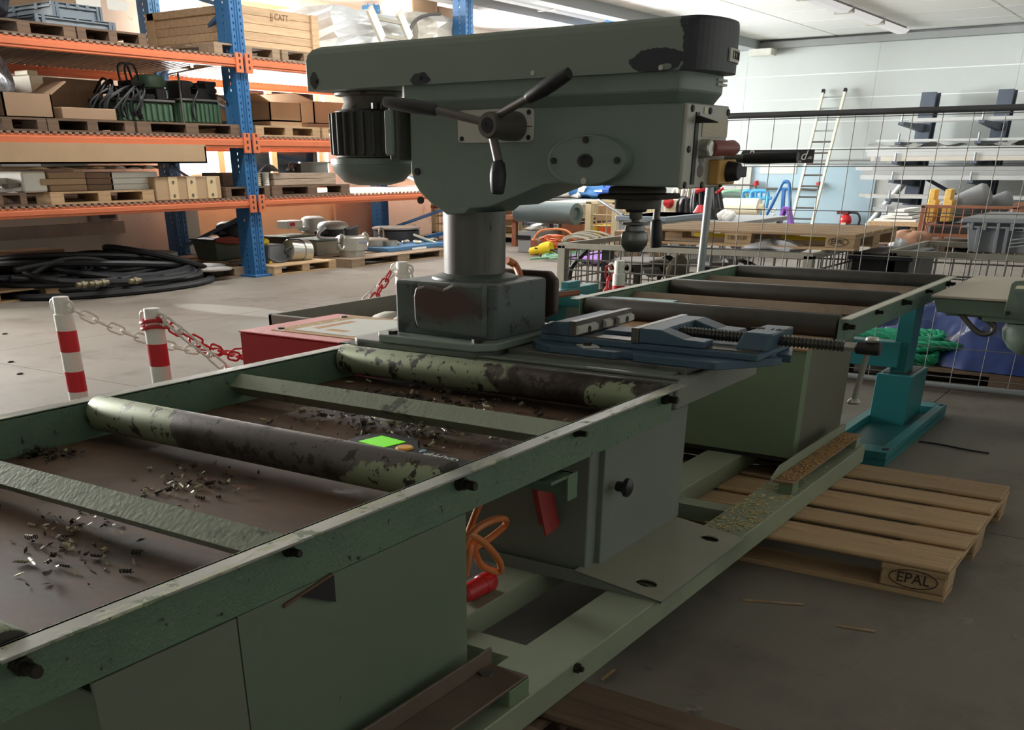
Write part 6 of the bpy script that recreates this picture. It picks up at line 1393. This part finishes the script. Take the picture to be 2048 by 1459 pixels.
for k in range(11):
    pts = []; cy = 2.12 + r.uniform(-.15, .15); ry = r.uniform(.35, .62); rx = r.uniform(.05, .11); z0 = .185 + .017 * k; ph = r.uniform(0, 6)
    for i in range(41): a = ph + 2 * math.pi * i / 40; pts.append(Vector((8.80 + rx * math.cos(a) + .012 * k, cy + ry * math.sin(a), z0 + .03 * math.sin(2 * a + k))))
    s1, s2, s3 = MB(), MB(), MB()
    m = MB()
    for st in range(3):
        q = []
        fine = smoothpath(pts, 3)
        for i, p in enumerate(fine):
            t_ = i * .55 + st * 2.094; d = (fine[min(i + 1, len(fine) - 1)] - fine[max(i - 1, 0)]).normalized(); _, a_, b_ = basis(d)
            q.append(p + (a_ * math.cos(t_) + b_ * math.sin(t_)) * .013)
        m.tube(q, .016, 6)
    part('rope', m, M_ROPE, RP)

# ================================================================ goods behind the column (middle of the hall)
def gx_(u0, u1, v0, v1, x, d):
    "box whose near face lies in the plane x"
    um, vm = (u0 + u1) / 2, (v0 + v1) / 2
    return (x, x + d, PX(u1, vm, x).y, PX(u0, vm, x).y, PX(um, v1, x).z, PX(um, v0, x).z)
b = gx_(800, 1038, 408, 493, 20.6, 2.5)
G3 = mesh_box('beige mesh box behind the drill column', 20.6, 23.0, b[2], 15.6, 0, 1.42, mat('beige_frame', C(206, 192, 156), .55, var=.05), M_WIREB, .16, .12, .012)
part('middle_rail', MB().box(20.58, 20.62, b[2], 15.6, .68, .74), M_RUSTF, G3)
for k in range(6): single('insulated_pipe', MB().cyl((20.9 + .12 * k, 15.5 - .1 * k, .80 + .03 * k), (21.3 + .1 * k, 14.6 - .05 * k, .86), .10, n=14), mat('foil_pipe', C(196, 196, 190), .3, metal=.6), 'silver lagged pipe piece in the beige mesh box, %s from the left' % ORD[k], 'pipe', group='lagged pipe pieces in the beige mesh box')
for k in range(2): single('carton', MB().box(21.2, 22.4, 13.3 + .9 * k, 14.0 + .9 * k, .13 if k else .74, .6 if k else 1.2), M_CARDL, 'pale carton inside the beige mesh box, %s' % ('the upper one', 'the lower one')[k], 'box', bevel=.01)
def gbox(label, nm, cat, u0, u1, v0, v1, x, d, m, z0=None, bevel=.01, **k):
    b = gx_(u0, u1, v0, v1, x, d); z = b[4] if z0 is None else z0
    t = thing(nm, label, cat, (x + d / 2, (b[2] + b[3]) / 2, z)); part('body', MB().box(b[0], b[1], b[2], b[3], z, b[5]), m, t, bevel); return t, b
t, b = gbox('big grey lidded crate below the dark tube', 'storage_crate', 'crate', 1082, 1121, 432, 472, 19.6, 1.8, M_GREYC, .62)
part('lid', MB().box(b[0] - .04, b[1], b[2] - .03, b[3] + .03, b[5] - .10, b[5] + .02), M_GREYC, t, .01); part('grip_slot', MB().box(b[0] - .01, b[0] + .02, (b[2] + b[3]) / 2 - .18, (b[2] + b[3]) / 2 + .18, b[5] - .34, b[5] - .26), M_BLACK, t)
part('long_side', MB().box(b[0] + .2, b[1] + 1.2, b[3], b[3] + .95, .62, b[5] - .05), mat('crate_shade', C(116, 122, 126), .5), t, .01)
t = single('work_bench', MB().box(19.6, 21.4, b[2] - .4, b[3] + 1.0, .54, .62).box(19.7, 19.8, b[3] + .7, b[3] + .8, 0, .54).box(19.7, 19.8, b[2], b[2] + .1, 0, .54).box(21.2, 21.3, b[3] + .7, b[3] + .8, 0, .54), M_RUSTF, 'low brown bench under the grey lidded crate', 'bench')
t, b = gbox('small grey bin with papers on it in front of the big grey crate', 'small_bin', 'bin', 1036, 1070, 462, 502, 18.4, 1.2, M_GREYP, 0)
part('grip_slot', MB().box(b[0] - .01, b[0] + .01, b[2] + .1, b[2] + .45, b[5] - .16, b[5] - .08), M_BLACK, t)
for k in range(3): part('paper', MB().bar((b[0] + .2 + .2 * k, b[3] - .1, b[5] + .03 + .04 * k), (b[0] + .3 + .2 * k, b[2] + .2, b[5] + .06 + .05 * k), .5, .012), M_PAPER, t)
a, c = PX(1038, 425, 18.6), PX(1153, 426, 18.2); a.z = c.z = (a.z + c.z) / 2
single('dark_tube', MB().lathe([(.12, 0), (.19, 0), (.19, (c - a).length), (.12, (c - a).length), (.10, (c - a).length - .05), (0, (c - a).length - .05)], a, c - a, 24), mat('tube_green', C(88, 104, 106), .45, var=.05), 'thick dark grey green tube lying behind the drill column', 'tube')
gbox('beige metal housing at the end of the dark tube', 'housing', 'housing', 1126, 1166, 408, 446, 19.0, 1.4, M_GFRAME, .62)
G4 = mesh_box('beige mesh box holding cartons and coloured crates', 18.2, 19.9, gx_(1170, 1234, 402, 478, 18.2, 1)[2], gx_(1170, 1234, 402, 478, 18.2, 1)[3], .0, gx_(1170, 1234, 402, 478, 18.2, 1)[5], mat('beige_frame', C(206, 192, 156), .55), M_WIREB, .17, .12, .012)
gbox('carton with a hand hole in the beige mesh box', 'carton', 'box', 1195, 1215, 410, 442, 18.35, .6, M_CARDL)
gbox('yellow bottle crate low in the beige mesh box', 'bottle_crate', 'crate', 1174, 1193, 452, 469, 18.4, .7, M_YELLOW)
gbox('orange red bottle crate beside the yellow one', 'bottle_crate', 'crate', 1199, 1212, 453, 468, 18.4, .7, mat('crate_orange', C(224, 92, 52), .45))
gbox('brown slatted box below the beige housing', 'slatted_box', 'box', 1124, 1166, 448, 470, 19.1, 1.2, M_RUSTF, .2)
gbox('dark shelf plate above the beige housing', 'shelf_plate', 'shelf', 1075, 1166, 404, 409, 19.2, 1.6, M_MOTORL)
tb, b = gbox('grey table top carrying blue and white bags', 'table', 'table', 1085, 1235, 398, 402, 21.0, 2.2, M_GREYP)
for x in (21.1, 23.0):
    for y in (b[2] + .1, b[3] - .1): part('leg', MB().cyl((x, y, 0), (x, y, b[4]), .035, n=8), M_ZINC, tb)
zb_ = b[5]
for k, (u, m_, lab) in enumerate(((1108, M_CREAM, 'cream bag at the left of the grey table'), (1140, M_PAPER, 'white bag in the middle of the grey table'), (1178, M_BLUEM, 'blue bag on the grey table left of the drill spindle'), (1215, mat('bag_blue', C(64, 104, 196), .4), 'bright blue bag at the right of the grey table'))):
    p = PX(u, 392, 21.4); single('bag', lump((21.6, p.y, zb_ + .14), .35, .55, .14, k + 30, .18), m_, lab, 'bag')
t, b = gbox('grey transport crate behind the drill chuck', 'storage_crate', 'crate', 1236, 1330, 432, 466, 16.5, 1.6, M_GREYP, .5)
part('rim', MB().box(b[0] - .04, b[1], b[2] - .04, b[3] + .04, b[5] - .08, b[5]), M_GREYC, t, .01)
single('stool', MB().box(16.6, 18.0, b[2] + .1, b[3] - .1, .4, .5).box(16.7, 16.8, b[2] + .2, b[2] + .3, 0, .4).box(16.7, 16.8, b[3] - .3, b[3] - .2, 0, .4).box(17.8, 17.9, b[2] + .2, b[2] + .3, 0, .4).box(17.8, 17.9, b[3] - .3, b[3] - .2, 0, .4), M_WOODO, 'low wooden table under the grey transport crate', 'table')
single('wooden_box', MB().box(*gx_(1228, 1252, 460, 476, 15.9, .5)[:4], .0, .62), M_CARD, 'small brown box beside the drill chuck', 'box', bevel=.008)
a, c = PX(1198, 400, 18.2), PX(1246, 430, 17.2); single('slanting_rod', MB().tube([a, c, Vector((c.x, c.y - .1, 0))], .03, 8), M_DARK, 'dark rod slanting down from the grey table', 'rod')
# orange cables, pale cable loops, purple bag, yellow tool
oc = thing('cable_heap', 'heap of orange cable on a brown box in the middle of the hall', 'cable', (18.0, 11.5, 0))
b = gx_(1060, 1128, 468, 492, 17.9, .8); part('box', MB().box(b[0], b[1], b[2], b[3], 0, b[4] + .12), M_RUSTF, oc, .02)
r = random.Random(4); b = gx_(1075, 1132, 466, 484, 17.7, .8)
for k in range(16):
    cy, cz = r.uniform(b[2] + .2, b[3] - .3), max(.1, b[4] - .02 + r.uniform(0, .10)); R1, R2 = r.uniform(.15, .34), r.uniform(.03, .09)
    part('coil', MB().tube([(17.8 + .1 * math.sin(i), cy + R1 * math.cos(i * .42), cz + R2 * math.sin(i * .42)) for i in range(15)], .018, 6, True), mat('cable_bright', C(206, 104, 60), .45), oc)
pts = [PX(u, v, 17.6) for u, v in ((1066, 480), (1080, 462), (1105, 458), (1130, 460), (1145, 470))]; part('loop', MB().tube(smoothpath(pts, 6), .02, 6), M_ORANGE, oc)
pc_ = thing('pale_cable_loops', 'loose pale cable loops right of the orange cable heap', 'cable', (17.2, 10.6, 0))
b = gx_(1136, 1178, 458, 486, 17.2, .5)
for k in range(9):
    cy = r.uniform(b[2] + .3, b[3] - .2); R1 = r.uniform(.25, .5); part('loop', MB().tube([(17.2 + .08 * k, cy + R1 * math.cos(i * .4), max(.03, b[4] + .0 + R1 * .36 * math.sin(i * .4))) for i in range(9)], .014, 6), M_GFRAME, pc_)
p = PX(1205, 472, 16.6); single('purple_bag', lump((16.8, p.y, .1), .3, .6, .10, 44, .15), M_PURPLE, 'purple bag lying behind the grey mesh box', 'bag')
p = PZ(1094, 514, 0); y0 = p.y
t = thing('tool_case', 'grey tool case with a yellow label on the floor', 'case', (p.x + .2, y0, 0)); b = gx_(1076, 1113, 500, 514, p.x, .5)
part('body', MB().box(b[0], b[1], b[2], b[3], 0, b[5]), M_GREYP, t, .03); bb = gx_(1082, 1097, 502, 510, p.x - .01, .01); part('label', MB().box(*bb), M_YELLOW, t)
t = thing('angle_grinder', 'grey electric tool lying on the tool case', 'tool', (p.x + .3, y0, b[5])); a, c = PX(1078, 489, p.x + .3), PX(1112, 486, p.x + .3)
part('motor_body', MB().lathe([(.08, 0), (.15, .05), (.16, (c - a).length * .6), (.10, (c - a).length * .8), (.12, (c - a).length), (0, (c - a).length)], a, c - a, 16), M_ROD, t); part('guard', MB().cyl(c + Vector((0, 0, -.1)), c + Vector((0, 0, .1)), .13, n=16), M_MOTORL, t)
a, c = PX(1060, 503, p.x - .1), PX(1103, 494, p.x - .1); t = thing('yellow_tool', 'bright yellow hand tool leaning on the grey tool case', 'tool', (p.x - .1, y0, 0))
L_ = (c - a).length; part('body', MB().lathe([(.05, 0), (.07, .02), (.07, L_ * .45), (.10, L_ * .5), (.12, L_ * .8), (.10, L_), (0, L_)], a, c - a, 14), M_YELLOW, t)
pts = [PX(u, v, p.x - .15) for u, v in ((1070, 496), (1085, 499), (1105, 500), (1118, 505))]; part('cable', MB().tube(smoothpath(pts, 6), .02, 6), M_BLACK, t)
gn = MB(); r = random.Random(8)
for k in range(26):
    q = PZ(r.uniform(1108, 1200), r.uniform(503, 520), .03); an = r.uniform(0, 6.3); pts = [q + Vector((.28 * i * math.cos(an + .6 * math.sin(i)), .28 * i * math.sin(an + .5 * i), .02 + .03 * (i % 2))) for i in range(5)]; gn.tube(smoothpath(pts, 4), .022, 6)
single('green_net', gn, mat('net_green', C(120, 168, 136), .6), 'pale green net rope scattered on the floor behind the grey mesh box', 'net', kind='stuff')
# ================================================================ goods before the far wall
def wx(u, v, x): return PX(u, v, x)
LD = thing('ladder', 'tall white ladder leaning on the far wall', 'ladder', (30.4, 9.5, 0))
ra = [(wx(1582, 446, 30.6), wx(1646, 186, 31.85)), (wx(1624, 446, 30.6), wx(1690, 184, 31.85))]
for a, c in ra:
    a.z = .0; part('rail', MB().bar(a, c, .09, .07, (0, 1, 0)), M_LADDER, LD, .006); d = (c - a).normalized(); part('rail_cap', MB().bar(c, c + d * .09, .10, .08, (0, 1, 0)), M_DARK, LD)
for k in range(12):
    f = (k + .6) / 12; part('rung', MB().cyl(ra[0][0].lerp(ra[0][1], f), ra[1][0].lerp(ra[1][1], f), .022, n=8), M_MOTORL if k > 7 else M_ROD, LD)
AF = thing('blue_frame', 'blue bent tube frame standing before the far wall', 'frame', (29.5, 9.6, 0))
x = 29.4
pts = [wx(u, v, x) for u, v in ((1530, 434), (1545, 408), (1560, 376), (1566, 365), (1573, 363), (1578, 367), (1579, 380), (1580, 420))]; pts = [Vector((x, pts[0].y + .1, 0))] + pts + [Vector((x, pts[-1].y, 0))]; part('tube', MB().tube(smoothpath(pts, 5), .045, 8), M_BLUEM, AF)
part('post', MB().bar(wx(1568, 378, x), wx(1564, 434, x), .10, .08), M_BLUEM, AF); part('cross_tube', MB().cyl(wx(1558, 378, x), wx(1582, 378, x), .03, n=8), M_BLUEM, AF)
PT = thing('purple_trestle', 'purple trestle standing before the blue wall panel', 'trestle', (29.2, 9.2, 0)); x = 29.2
for (u0, u1, v0) in ((1570, 1556, 416), (1577, 1585, 416)): q_ = wx(u1, 450, x); q_.z = 0; part('leg', MB().bar(wx(u0, v0, x), q_, .28, .08, (0, 1, 0)), M_PURPLE, PT, .01)
part('top', MB().bar(wx(1566, 418, x), wx(1581, 418, x), .15, .12), M_PURPLE, PT, .01)
TR = thing('hand_trolley', 'sky blue hand trolley with rounded tube frame before the far wall', 'trolley', (28.4, 10.4, 0)); x = 28.4
for us in ((1486, 1486, 1492, 1500, 1503, 1503), (1500, 1503, 1510, 1530, 1536, 1532)):
    pts = [wx(u, v, x) for u, v in zip(us, (404, 386, 382, 382, 390, 416))]; part('tube', MB().tube(smoothpath(pts, 5), .05, 8), M_LBLUE, TR)
for (u0, v0, u1, v1) in ((1495, 397, 1543, 396), (1512, 384, 1512, 430), (1522, 384, 1521, 430)): part('bar', MB().cyl(wx(u0, v0, x), wx(u1, v1, x), .04, n=8), M_LBLUE, TR)
for u in (1484, 1498, 1506): q_ = wx(u, 445, 27.8); q_.z = 0; part('lower_bar', MB().bar(wx(u, 426, 27.8), q_, .10, .06), M_LBLUE, TR)
for v in (430, 438): part('lower_bar', MB().bar(wx(1484, v, 27.8), wx(1508, v, 27.8), .06, .05), M_BLUEM, TR)
a, c = wx(1447, 414, 26.5), wx(1518, 413, 26.5); a.z = c.z = (a.z + c.z) / 2
rl = thing('foil_roll', 'big roll of cream sheet on a stand behind the fence', 'roll', (26.5, (a.y + c.y) / 2, 0)); part('roll', MB().lathe([(.05, -.02), (.20, 0), (.20, (c - a).length), (.08, (c - a).length + .01), (.08, (c - a).length + .12), (0, (c - a).length + .12)], a, c - a, 24), M_CREAM, rl)
b = gx_(1445, 1515, 418, 426, 26.4, .05); part('hanging_sheet', MB().box(*b), M_CARDL, rl); b = gx_(1447, 1500, 427, 445, 26.6, .5); part('stand', MB().box(b[0], b[1], b[2], b[3], 0, b[5]), M_MAROON, rl)
for u in (1516, 1526): part('leg', MB().bar(wx(u, 416, 26.5), wx(1512 if u < 1520 else 1532, 446, 26.5), .07, .07), M_LADDER, rl)
x = 26.0
zg = [wx(u, v, x) for u, v in ((1552, 416), (1543, 424), (1550, 430), (1530, 445))]
single('zigzag_strip', MB().bar(zg[0], zg[1], .05, .05).bar(zg[1], zg[2], .05, .05).bar(zg[2], Vector((x, zg[3].y + .2, 0)), .05, .05), M_PAPER, 'white zigzag bent strip in front of the blue frame', 'strip')
HR = thing('hose_reel', 'green hose reel stand at the foot of the far wall', 'reel', (29.3, 11.2, 0)); x = 29.0
for k in range(6): p = wx(1466 + 2.2 * k, 395, x + .05 * k); part('hose_loop', MB().tube([(x + .05 * k, p.y + .42 * math.cos(i * .4), p.z + .17 * math.sin(i * .4)) for i in range(16)], .045, 8, True), mat('hose_green', C(130, 170, 140), .5), HR)
p = wx(1480, 390, x); part('drum', MB().cyl((x + .1, p.y + .5, p.z), (x + .1, p.y - .4, p.z), .14, n=16), mat('drum_green', C(96, 116, 104), .5), HR)
part('stand', MB().cyl((x + .1, p.y, 0), (x + .1, p.y, p.z), .05, n=8), M_DARK, HR)
# fire extinguisher
FE = thing('fire_extinguisher', 'red fire extinguisher hanging on the blue wall panel', 'fire extinguisher', (31.8, 0, 0)); c = wx(1691, 440, 31.7); zt_ = wx(1691, 429, 31.7).z; r_ = .17
FE.location = (31.7, c.y, .02); BASE[FE.name] = Vector(FE.location)
part('cylinder', MB().lathe([(r_ * .9, 0), (r_, .03), (r_, zt_ - .14), (r_ * .8, zt_ - .06), (r_ * .3, zt_), (0, zt_)], (31.7, c.y, .02), (0, 0, 1), 24), mat('ext_red', C(224, 36, 40), .3, coat=.4), FE)
part('valve', MB().box(31.62, 31.78, c.y - .08, c.y + .26, zt_ + .01, zt_ + .10), mat('valve_maroon', C(110, 44, 48), .5), FE, .01)
part('hose', MB().tube(smoothpath([(31.7, c.y - .08, zt_ + .06), (31.65, c.y - .32, zt_ + .04), (31.62, c.y - .42, zt_ - .12), (31.65, c.y - .36, zt_ - .36), (31.68, c.y - .30, zt_ - .44)], 6), .03, 8), M_BLACK, FE)
part('label', MB().box(31.52, 31.54, c.y - .07, c.y + .07, zt_ - .26, zt_ - .20), M_CREAM, FE)
# cable bundles and switch cabinet left of the fence post
SCB = thing('switch_cabinet', 'cream switch cabinet with a red rotary switch below the drill head', 'cabinet', (19.9, 8.6, 0)); b = gx_(1328, 1384, 398, 440, 19.5, .7)
part('body', MB().box(b[0], b[1], b[2], b[3], b[4], b[5]), M_CREAM, SCB, .015); p = wx(1337, 405, 19.45); part('red_switch', MB().lathe([(.09, 0), (.10, .03), (.07, .06), (.07, .14), (0, .15)], (19.5, p.y, p.z), (-1, 0, 0), 18), M_REDP, SCB)
part('stand', MB().box(19.7, 20.1, b[2] + .1, b[3] - .1, 0, b[4]), M_GREYP, SCB)
def bundle(label, u0, u1, vt, vb, x, n, m, sd, lean=0):
    t = thing('cable_bundle', label, 'cables', (x, PX((u0 + u1) / 2, vb, x).y, PX((u0 + u1) / 2, vb, x).z)); r = random.Random(sd)
    for k in range(n):
        ua = u0 + (u1 - u0) * (k + .5) / n + r.uniform(-2, 2); dx = r.uniform(0, .35); w = r.uniform(6, 11)
        pts = [PX(ua - w, vb - r.uniform(0, 12), x + dx), PX(ua - w * .9 + lean * .4, (vt * .6 + vb * .4), x + dx), PX(ua - 3 + lean, vt + r.uniform(0, 6), x + dx), PX(ua + 4 + lean, vt + r.uniform(0, 5), x + dx), PX(ua + w * .6 + lean * .5, (vt * .5 + vb * .5), x + dx), PX(ua + w * .7, vb - r.uniform(0, 10), x + dx)]
        part('cable', MB().tube(smoothpath(pts, 5), .038, 6), m[k % len(m)], t)
    return t
bundle('hanging black and grey cables beside the cream switch cabinet', 1362, 1388, 396, 444, 19.3, 9, (M_HOSE, M_ROD, M_HOSE), 3)
bundle('pale cables piled behind the cream switch cabinet', 1348, 1396, 377, 458, 20.6, 9, (M_ALU, M_ROD, M_GFRAME, M_HOSE), 5)
BL = bundle('thick black cables hanging left of the fence post', 1392, 1416, 375, 442, 19.0, 8, (M_HOSE,), 7)
BR_ = bundle('black hoses with pale ends hanging right of the fence post', 1420, 1444, 375, 440, 19.0, 8, (M_HOSE, M_BLACK), 9, -8)
for k, (u, v) in enumerate(((1450, 440), (1436, 436), (1444, 438))): p = PX(u, v, 18.9); single('hose_nozzle', MB().lathe([(.05, 0), (.08, .02), (.08, .14), (.05, .20), (0, .20)], p, (.2, -.7, .5), 14), M_PAPER, 'pale hose nozzle hanging beside the fence post, %s of three' % ORD[k], 'nozzle', group='pale hose ends beside the fence post')
for k, (a_, c_) in enumerate((((1432, 386), (1447, 376)), ((1392, 382), (1408, 376)))): part('red_handle', MB().cyl(PX(*a_, 19.0), PX(*c_, 19.0), .05 if k else .025, n=10), M_REDP, (BR_, BL)[k], label='red handle')
CN = thing('traffic_cone', 'red and white cone just left of the fence post', 'cone', (18.5, 0, 0)); p = PX(1399, 440, 18.5); q = PX(1401, 410, 18.5); CN.location = (18.5, p.y, p.z); BASE[CN.name] = Vector(CN.location); h = q.z - p.z
part('white_band', MB().lathe([(.20, 0), (.14, h * .45)], (18.5, p.y, p.z), (0, 0, 1), 20), M_WHITE, CN); part('red_tip', MB().lathe([(.14, h * .45), (.06, h), (0, h)], (18.5, p.y, p.z), (0, 0, 1), 20), M_REDP, CN)
b = gx_(1320, 1460, 440, 470, 18.2, 3.2); tq = thing('work_table', 'long grey table under the cables and the cream cabinet', 'table', (19.5, (b[2] + b[3]) / 2, 0)); zt_ = PX(1390, 441, 18.6).z
part('top', MB().box(18.1, 21.2, b[2], b[3], zt_ - .08, zt_), M_GREYP, tq, .01)
for x in (18.2, 21.0):
    for y in (b[2] + .1, b[3] - .1): part('leg', MB().box(x - .04, x + .04, y - .04, y + .04, 0, zt_ - .08), M_ZINC, tq)
# cantilever rack with profiles
CR = thing('cantilever_rack', 'slate grey cantilever rack for long profiles along the far wall', 'rack', (30.6, 2.9, 0)); x = 30.9
cols = [(1858, 215, 1802, 452), (2010, 215, 1950, 452)]
arms = [249, 286, 322, 357, 392, 422]
ys = []
for i, (ut, vt, ub, vb) in enumerate(cols):
    y = PX(1838 if i == 0 else 1988, 300, x).y; ys.append(y); zt_ = 3.2
    part('column', MB().box(x, x + .10, y - .18, y + .18, 0, zt_).box(x + .10, x + .5, y - .03, y + .03, 0, zt_).box(x + .5, x + .56, y - .18, y + .18, 0, zt_), M_RACKD, CR, .005)
    for v in arms:
        z = PX(1830, v, x).z; part('arm', MB().prism([(x, z - .16), (x, z + .02), (x - 1.15, z + .02), (x - 1.15, z - .05)], 'y', y - .07, y + .07) if False else MB().hexa([(x - 2.3, y - .07, z - .06), (x, y - .07, z - .18), (x, y + .07, z - .18), (x - 2.3, y + .07, z - .06)], [(x - 2.3, y - .07, z), (x, y - .07, z), (x, y + .07, z), (x - 2.3, y + .07, z)]), M_RACKD, CR, .004)
        part('end_pin', MB().cyl((x - 2.25, y, z), (x - 2.25, y, z + .18), .025, n=8), M_GREYP, CR)
    part('base_arm', MB().box(x - 1.6, x + .2, y - .10, y + .10, 0, .16), M_RACKD, CR)
z1, z2 = PX(1900, 335, x).z, PX(1900, 395, x).z
part('brace', MB().box(x + .1, x + .16, ys[1], ys[0], z1 - .06, z1 + .04), M_RACKD, CR); part('brace', MB().bar((x + .15, ys[0] - .3, PX(1870, 358, x).z), (x + .15, ys[1] + .3, .6), .06, .08), M_RACKD, CR)
part('brace', MB().bar((x + .15, ys[1] - .3, z2 + .6), (x + .15, ys[1] - 3.2, .6), .06, .08), M_RACKD, CR); part('brace', MB().box(x + .1, x + .16, ys[1] - 4, ys[1], z1 - .06, z1 + .04), M_RACKD, CR)
M_PROF = [mat('profile_%d' % i, c, .35, metal=.4, var=.04) for i, c in enumerate((C(196, 199, 198), C(166, 168, 168), C(206, 200, 188), C(150, 152, 150)))]
r = random.Random(6)
lay = [(249, 2, .07, 1780), (286, 2, .05, 1752), (322, 10, .10, 1716), (357, 14, .10, 1706), (392, 2, .07, 1716), (422, 5, .09, 1740)]
for ai, (v, n, w, us) in enumerate(lay):
    z = PX(1830, v, x).z
    for k in range(n):
        row = k % 3 if n > 8 else (k % 2 if n > 4 else 0); per = max(1, n // (3 if n > 8 else 2 if n > 4 else 1)); xx = x - 2.2 + 1.9 * (k // (3 if n > 8 else 2 if n > 4 else 1)) / per; yy = PX(us + r.uniform(-2, 46), v, xx).y; zz_ = z + .006 + w / 2 + (w + .004) * row
        single('metal_profile', MB().box(xx, xx + w * 1.3, -5.0, yy, zz_ - w / 2, zz_ + w / 2), M_PROF[r.randrange(3)], 'pale profile on the %s arm from the rack top, %s from the front' % (ORD[ai], ORD[k]), 'profile', group='profiles on the cantilever rack')
wf = MB(); p = PX(1740, 318, x - 1.0); z = PX(1830, 322, x).z
wf.grid(lambda a, b: Vector((x - 2.25 + 1.9 * b, p.y - .2 - 6.5 * a, z + .36 + .05 * math.sin(31 * a + 5 * b) * math.sin(9 * a) + .03 * math.sin(60 * a))), 60, 5); single('film_wrap', wf, mat('wrap_white', C(232, 230, 222), .25, var=.1, coat=.3), 'torn clear film over the profiles on the third arm of the rack', 'film')
a, c = wx(1808, 365, 30.0), wx(1735, 452, 30.0); single('leaning_tube', MB().cyl(a, c, .09, n=14), M_MOTORL, 'grey tube leaning slantwise against the cantilever rack', 'tube')
# rusty mesh box with felt rolls
b = gx_(1836, 2030, 411, 490, 22.5, 2.2)
G5 = mesh_box('rusty mesh box filled with grey felt rolls and yellow timber', 22.5, 24.6, b[2], b[3], 0, b[5], M_RUSTF, M_RUSTF, .13, .10, .010, foot=.3)
part('dark_load', MB().box(22.7, 24.4, b[2] + .15, b[3] - .15, .3, b[5] - .35), mat('load_dark', C(64, 56, 58), .8, var=.15, vscale=5), G5, .05)
for k, (ua, va, ub, vb, rr) in enumerate(((1905, 420, 1982, 385, .24), (1962, 420, 2025, 398, .19))):
    a, c = PX(ua, va, 23.3 + .4 * k), PX(ub, vb, 23.3 + .4 * k); L_ = (c - a).length; single('felt_roll', MB().lathe([(0, -.3), (rr, -.28), (rr, L_ * .85), (rr * .8, L_ * .95), (rr * .4, L_), (0, L_)], a, c - a, 24), M_FELT, ('thick light grey felt roll leaning in the rusty mesh box', 'second darker felt roll leaning at the right of the rusty mesh box')[k], 'roll')
for k, (u, w, vt) in enumerate(((1856, 16, 378), (1887, 18, 378))):
    p = PX(u, 408, 22.8); q = PX(u + w, 408, 22.8); z1 = PX(u, vt, 22.8).z; h = p.y - q.y
    single('timber_stake', MB().prism([(p.y, b[5] - .3), (p.y, z1), (p.y - h * .7, z1), (p.y - h * .7, z1 - .18), (q.y, z1 - .2), (q.y, b[5] - .3)], 'x', 22.75, 23.1), wood('timber_yellow', C(226, 186, 104), C(190, 146, 70)), 'yellow timber stake standing in the rusty mesh box, %s of two' % ('left', 'right')[k], 'stake', bevel=.008)
pallet('brown pallet under the rusty mesh box', (22.3, b[3] + .8, 0), b[3] - b[2] + .8, 2.3, M_WOODD, -math.pi / 2, bevel=0)
p = PX(1812, 470, 22.0); single('brown_sack', lump((22.2, p.y - .05, .20), .35, .40, .20, 51, .08), mat('sack_brown', C(150, 112, 88), .8), 'brown sack lying left of the rusty mesh box', 'sack')
p = PX(1796, 474, 21.6); single('paper_bag', lump((21.7, p.y, .14), .16, .16, .14, 52, .08), M_GREYP, 'small grey and white bag left of the brown sack', 'bag')
b = gx_(1745, 1830, 442, 464, 26.5, 1.5); 
for k in range(4): single('white_sheet', MB().box(26.5, 28.0, b[2] + .1 * k, b[3] - .15 * k, .35 + .07 * k, .35 + .07 * k + .05), M_PAPER, 'white sheet in the flat stack behind the clean pallet, %s from the bottom' % ORD[k], 'sheet', group='white sheets in the flat stack')
single('trestle_table', MB().box(26.4, 28.1, b[2] - .1, b[3] + .1, .26, .345).box(26.5, 26.6, b[2], b[2] + .1, 0, .26).box(26.5, 26.6, b[3] - .1, b[3], 0, .26).box(27.9, 28.0, b[2], b[2] + .1, 0, .26).box(27.9, 28.0, b[3] - .1, b[3], 0, .26), M_WOODN, 'low wooden table under the white sheets', 'table')
WR = thing('wall_rail', 'thin bent wall rail with red end caps behind the white ladder', 'rail', (31.85, 10, 1.1))
part('rail', MB().tube(smoothpath([wx(u, v, 31.86) for u, v in ((1512, 364), (1511, 373), (1518, 377), (1575, 377), (1630, 379), (1636, 375), (1637, 366))], 5), .03, 8), M_ROD, WR)
for u, v in ((1512, 362), (1637, 364)): part('end_cap', MB().cyl(wx(u, v, 31.86), wx(u + 1, v + 9, 31.86), .075, n=10), M_REDP, WR, label='red end cap')
a, c = wx(1440, 369, 31.9), wx(1508, 370, 31.9); part('rail', MB().cyl(a, c, .022, n=8), M_ROD, WR)
# small things on the floor
for k, (u, v, L_) in enumerate(((1545, 1205, .12), (1712, 1258, .07), (1215, 1350, .05))):
    p = PZ(u, v, 0); d = Vector((.4 - .3 * k, -1 + .5 * k, 0)).normalized(); single('wood_sliver', MB().bar(p - d * L_ + Vector((0, 0, .003)), p + d * L_ + Vector((0, 0, .004)), .010, .005), M_WOODN, ('long pale wood sliver on the concrete left of the pallet block', 'short pale wood sliver on the bare concrete at the lower right', 'small wood sliver beside the green base beam')[k], 'sliver', group='wood slivers on the concrete')
a = [PZ(u, v, .008) for u, v in ((1838, 882), (1880, 888), (1930, 898), (1978, 906))]; single('wire_scrap', MB().tube(smoothpath(a, 6), .006, 6), M_BLACK, 'thin black wire lying on the concrete beside the teal stand', 'wire')
for k, (u, v) in enumerate(((10, 668), (22, 724), (40, 748))): p = PZ(u, v, 0); single('dirt_crumb', MB().ball((p.x, p.y, .006), .035, .018, .008, 8, 6), M_DARK, 'small dark crumb on the pale concrete at the left, %s from the top' % ORD[k], 'crumb', group='dark crumbs on the left floor')
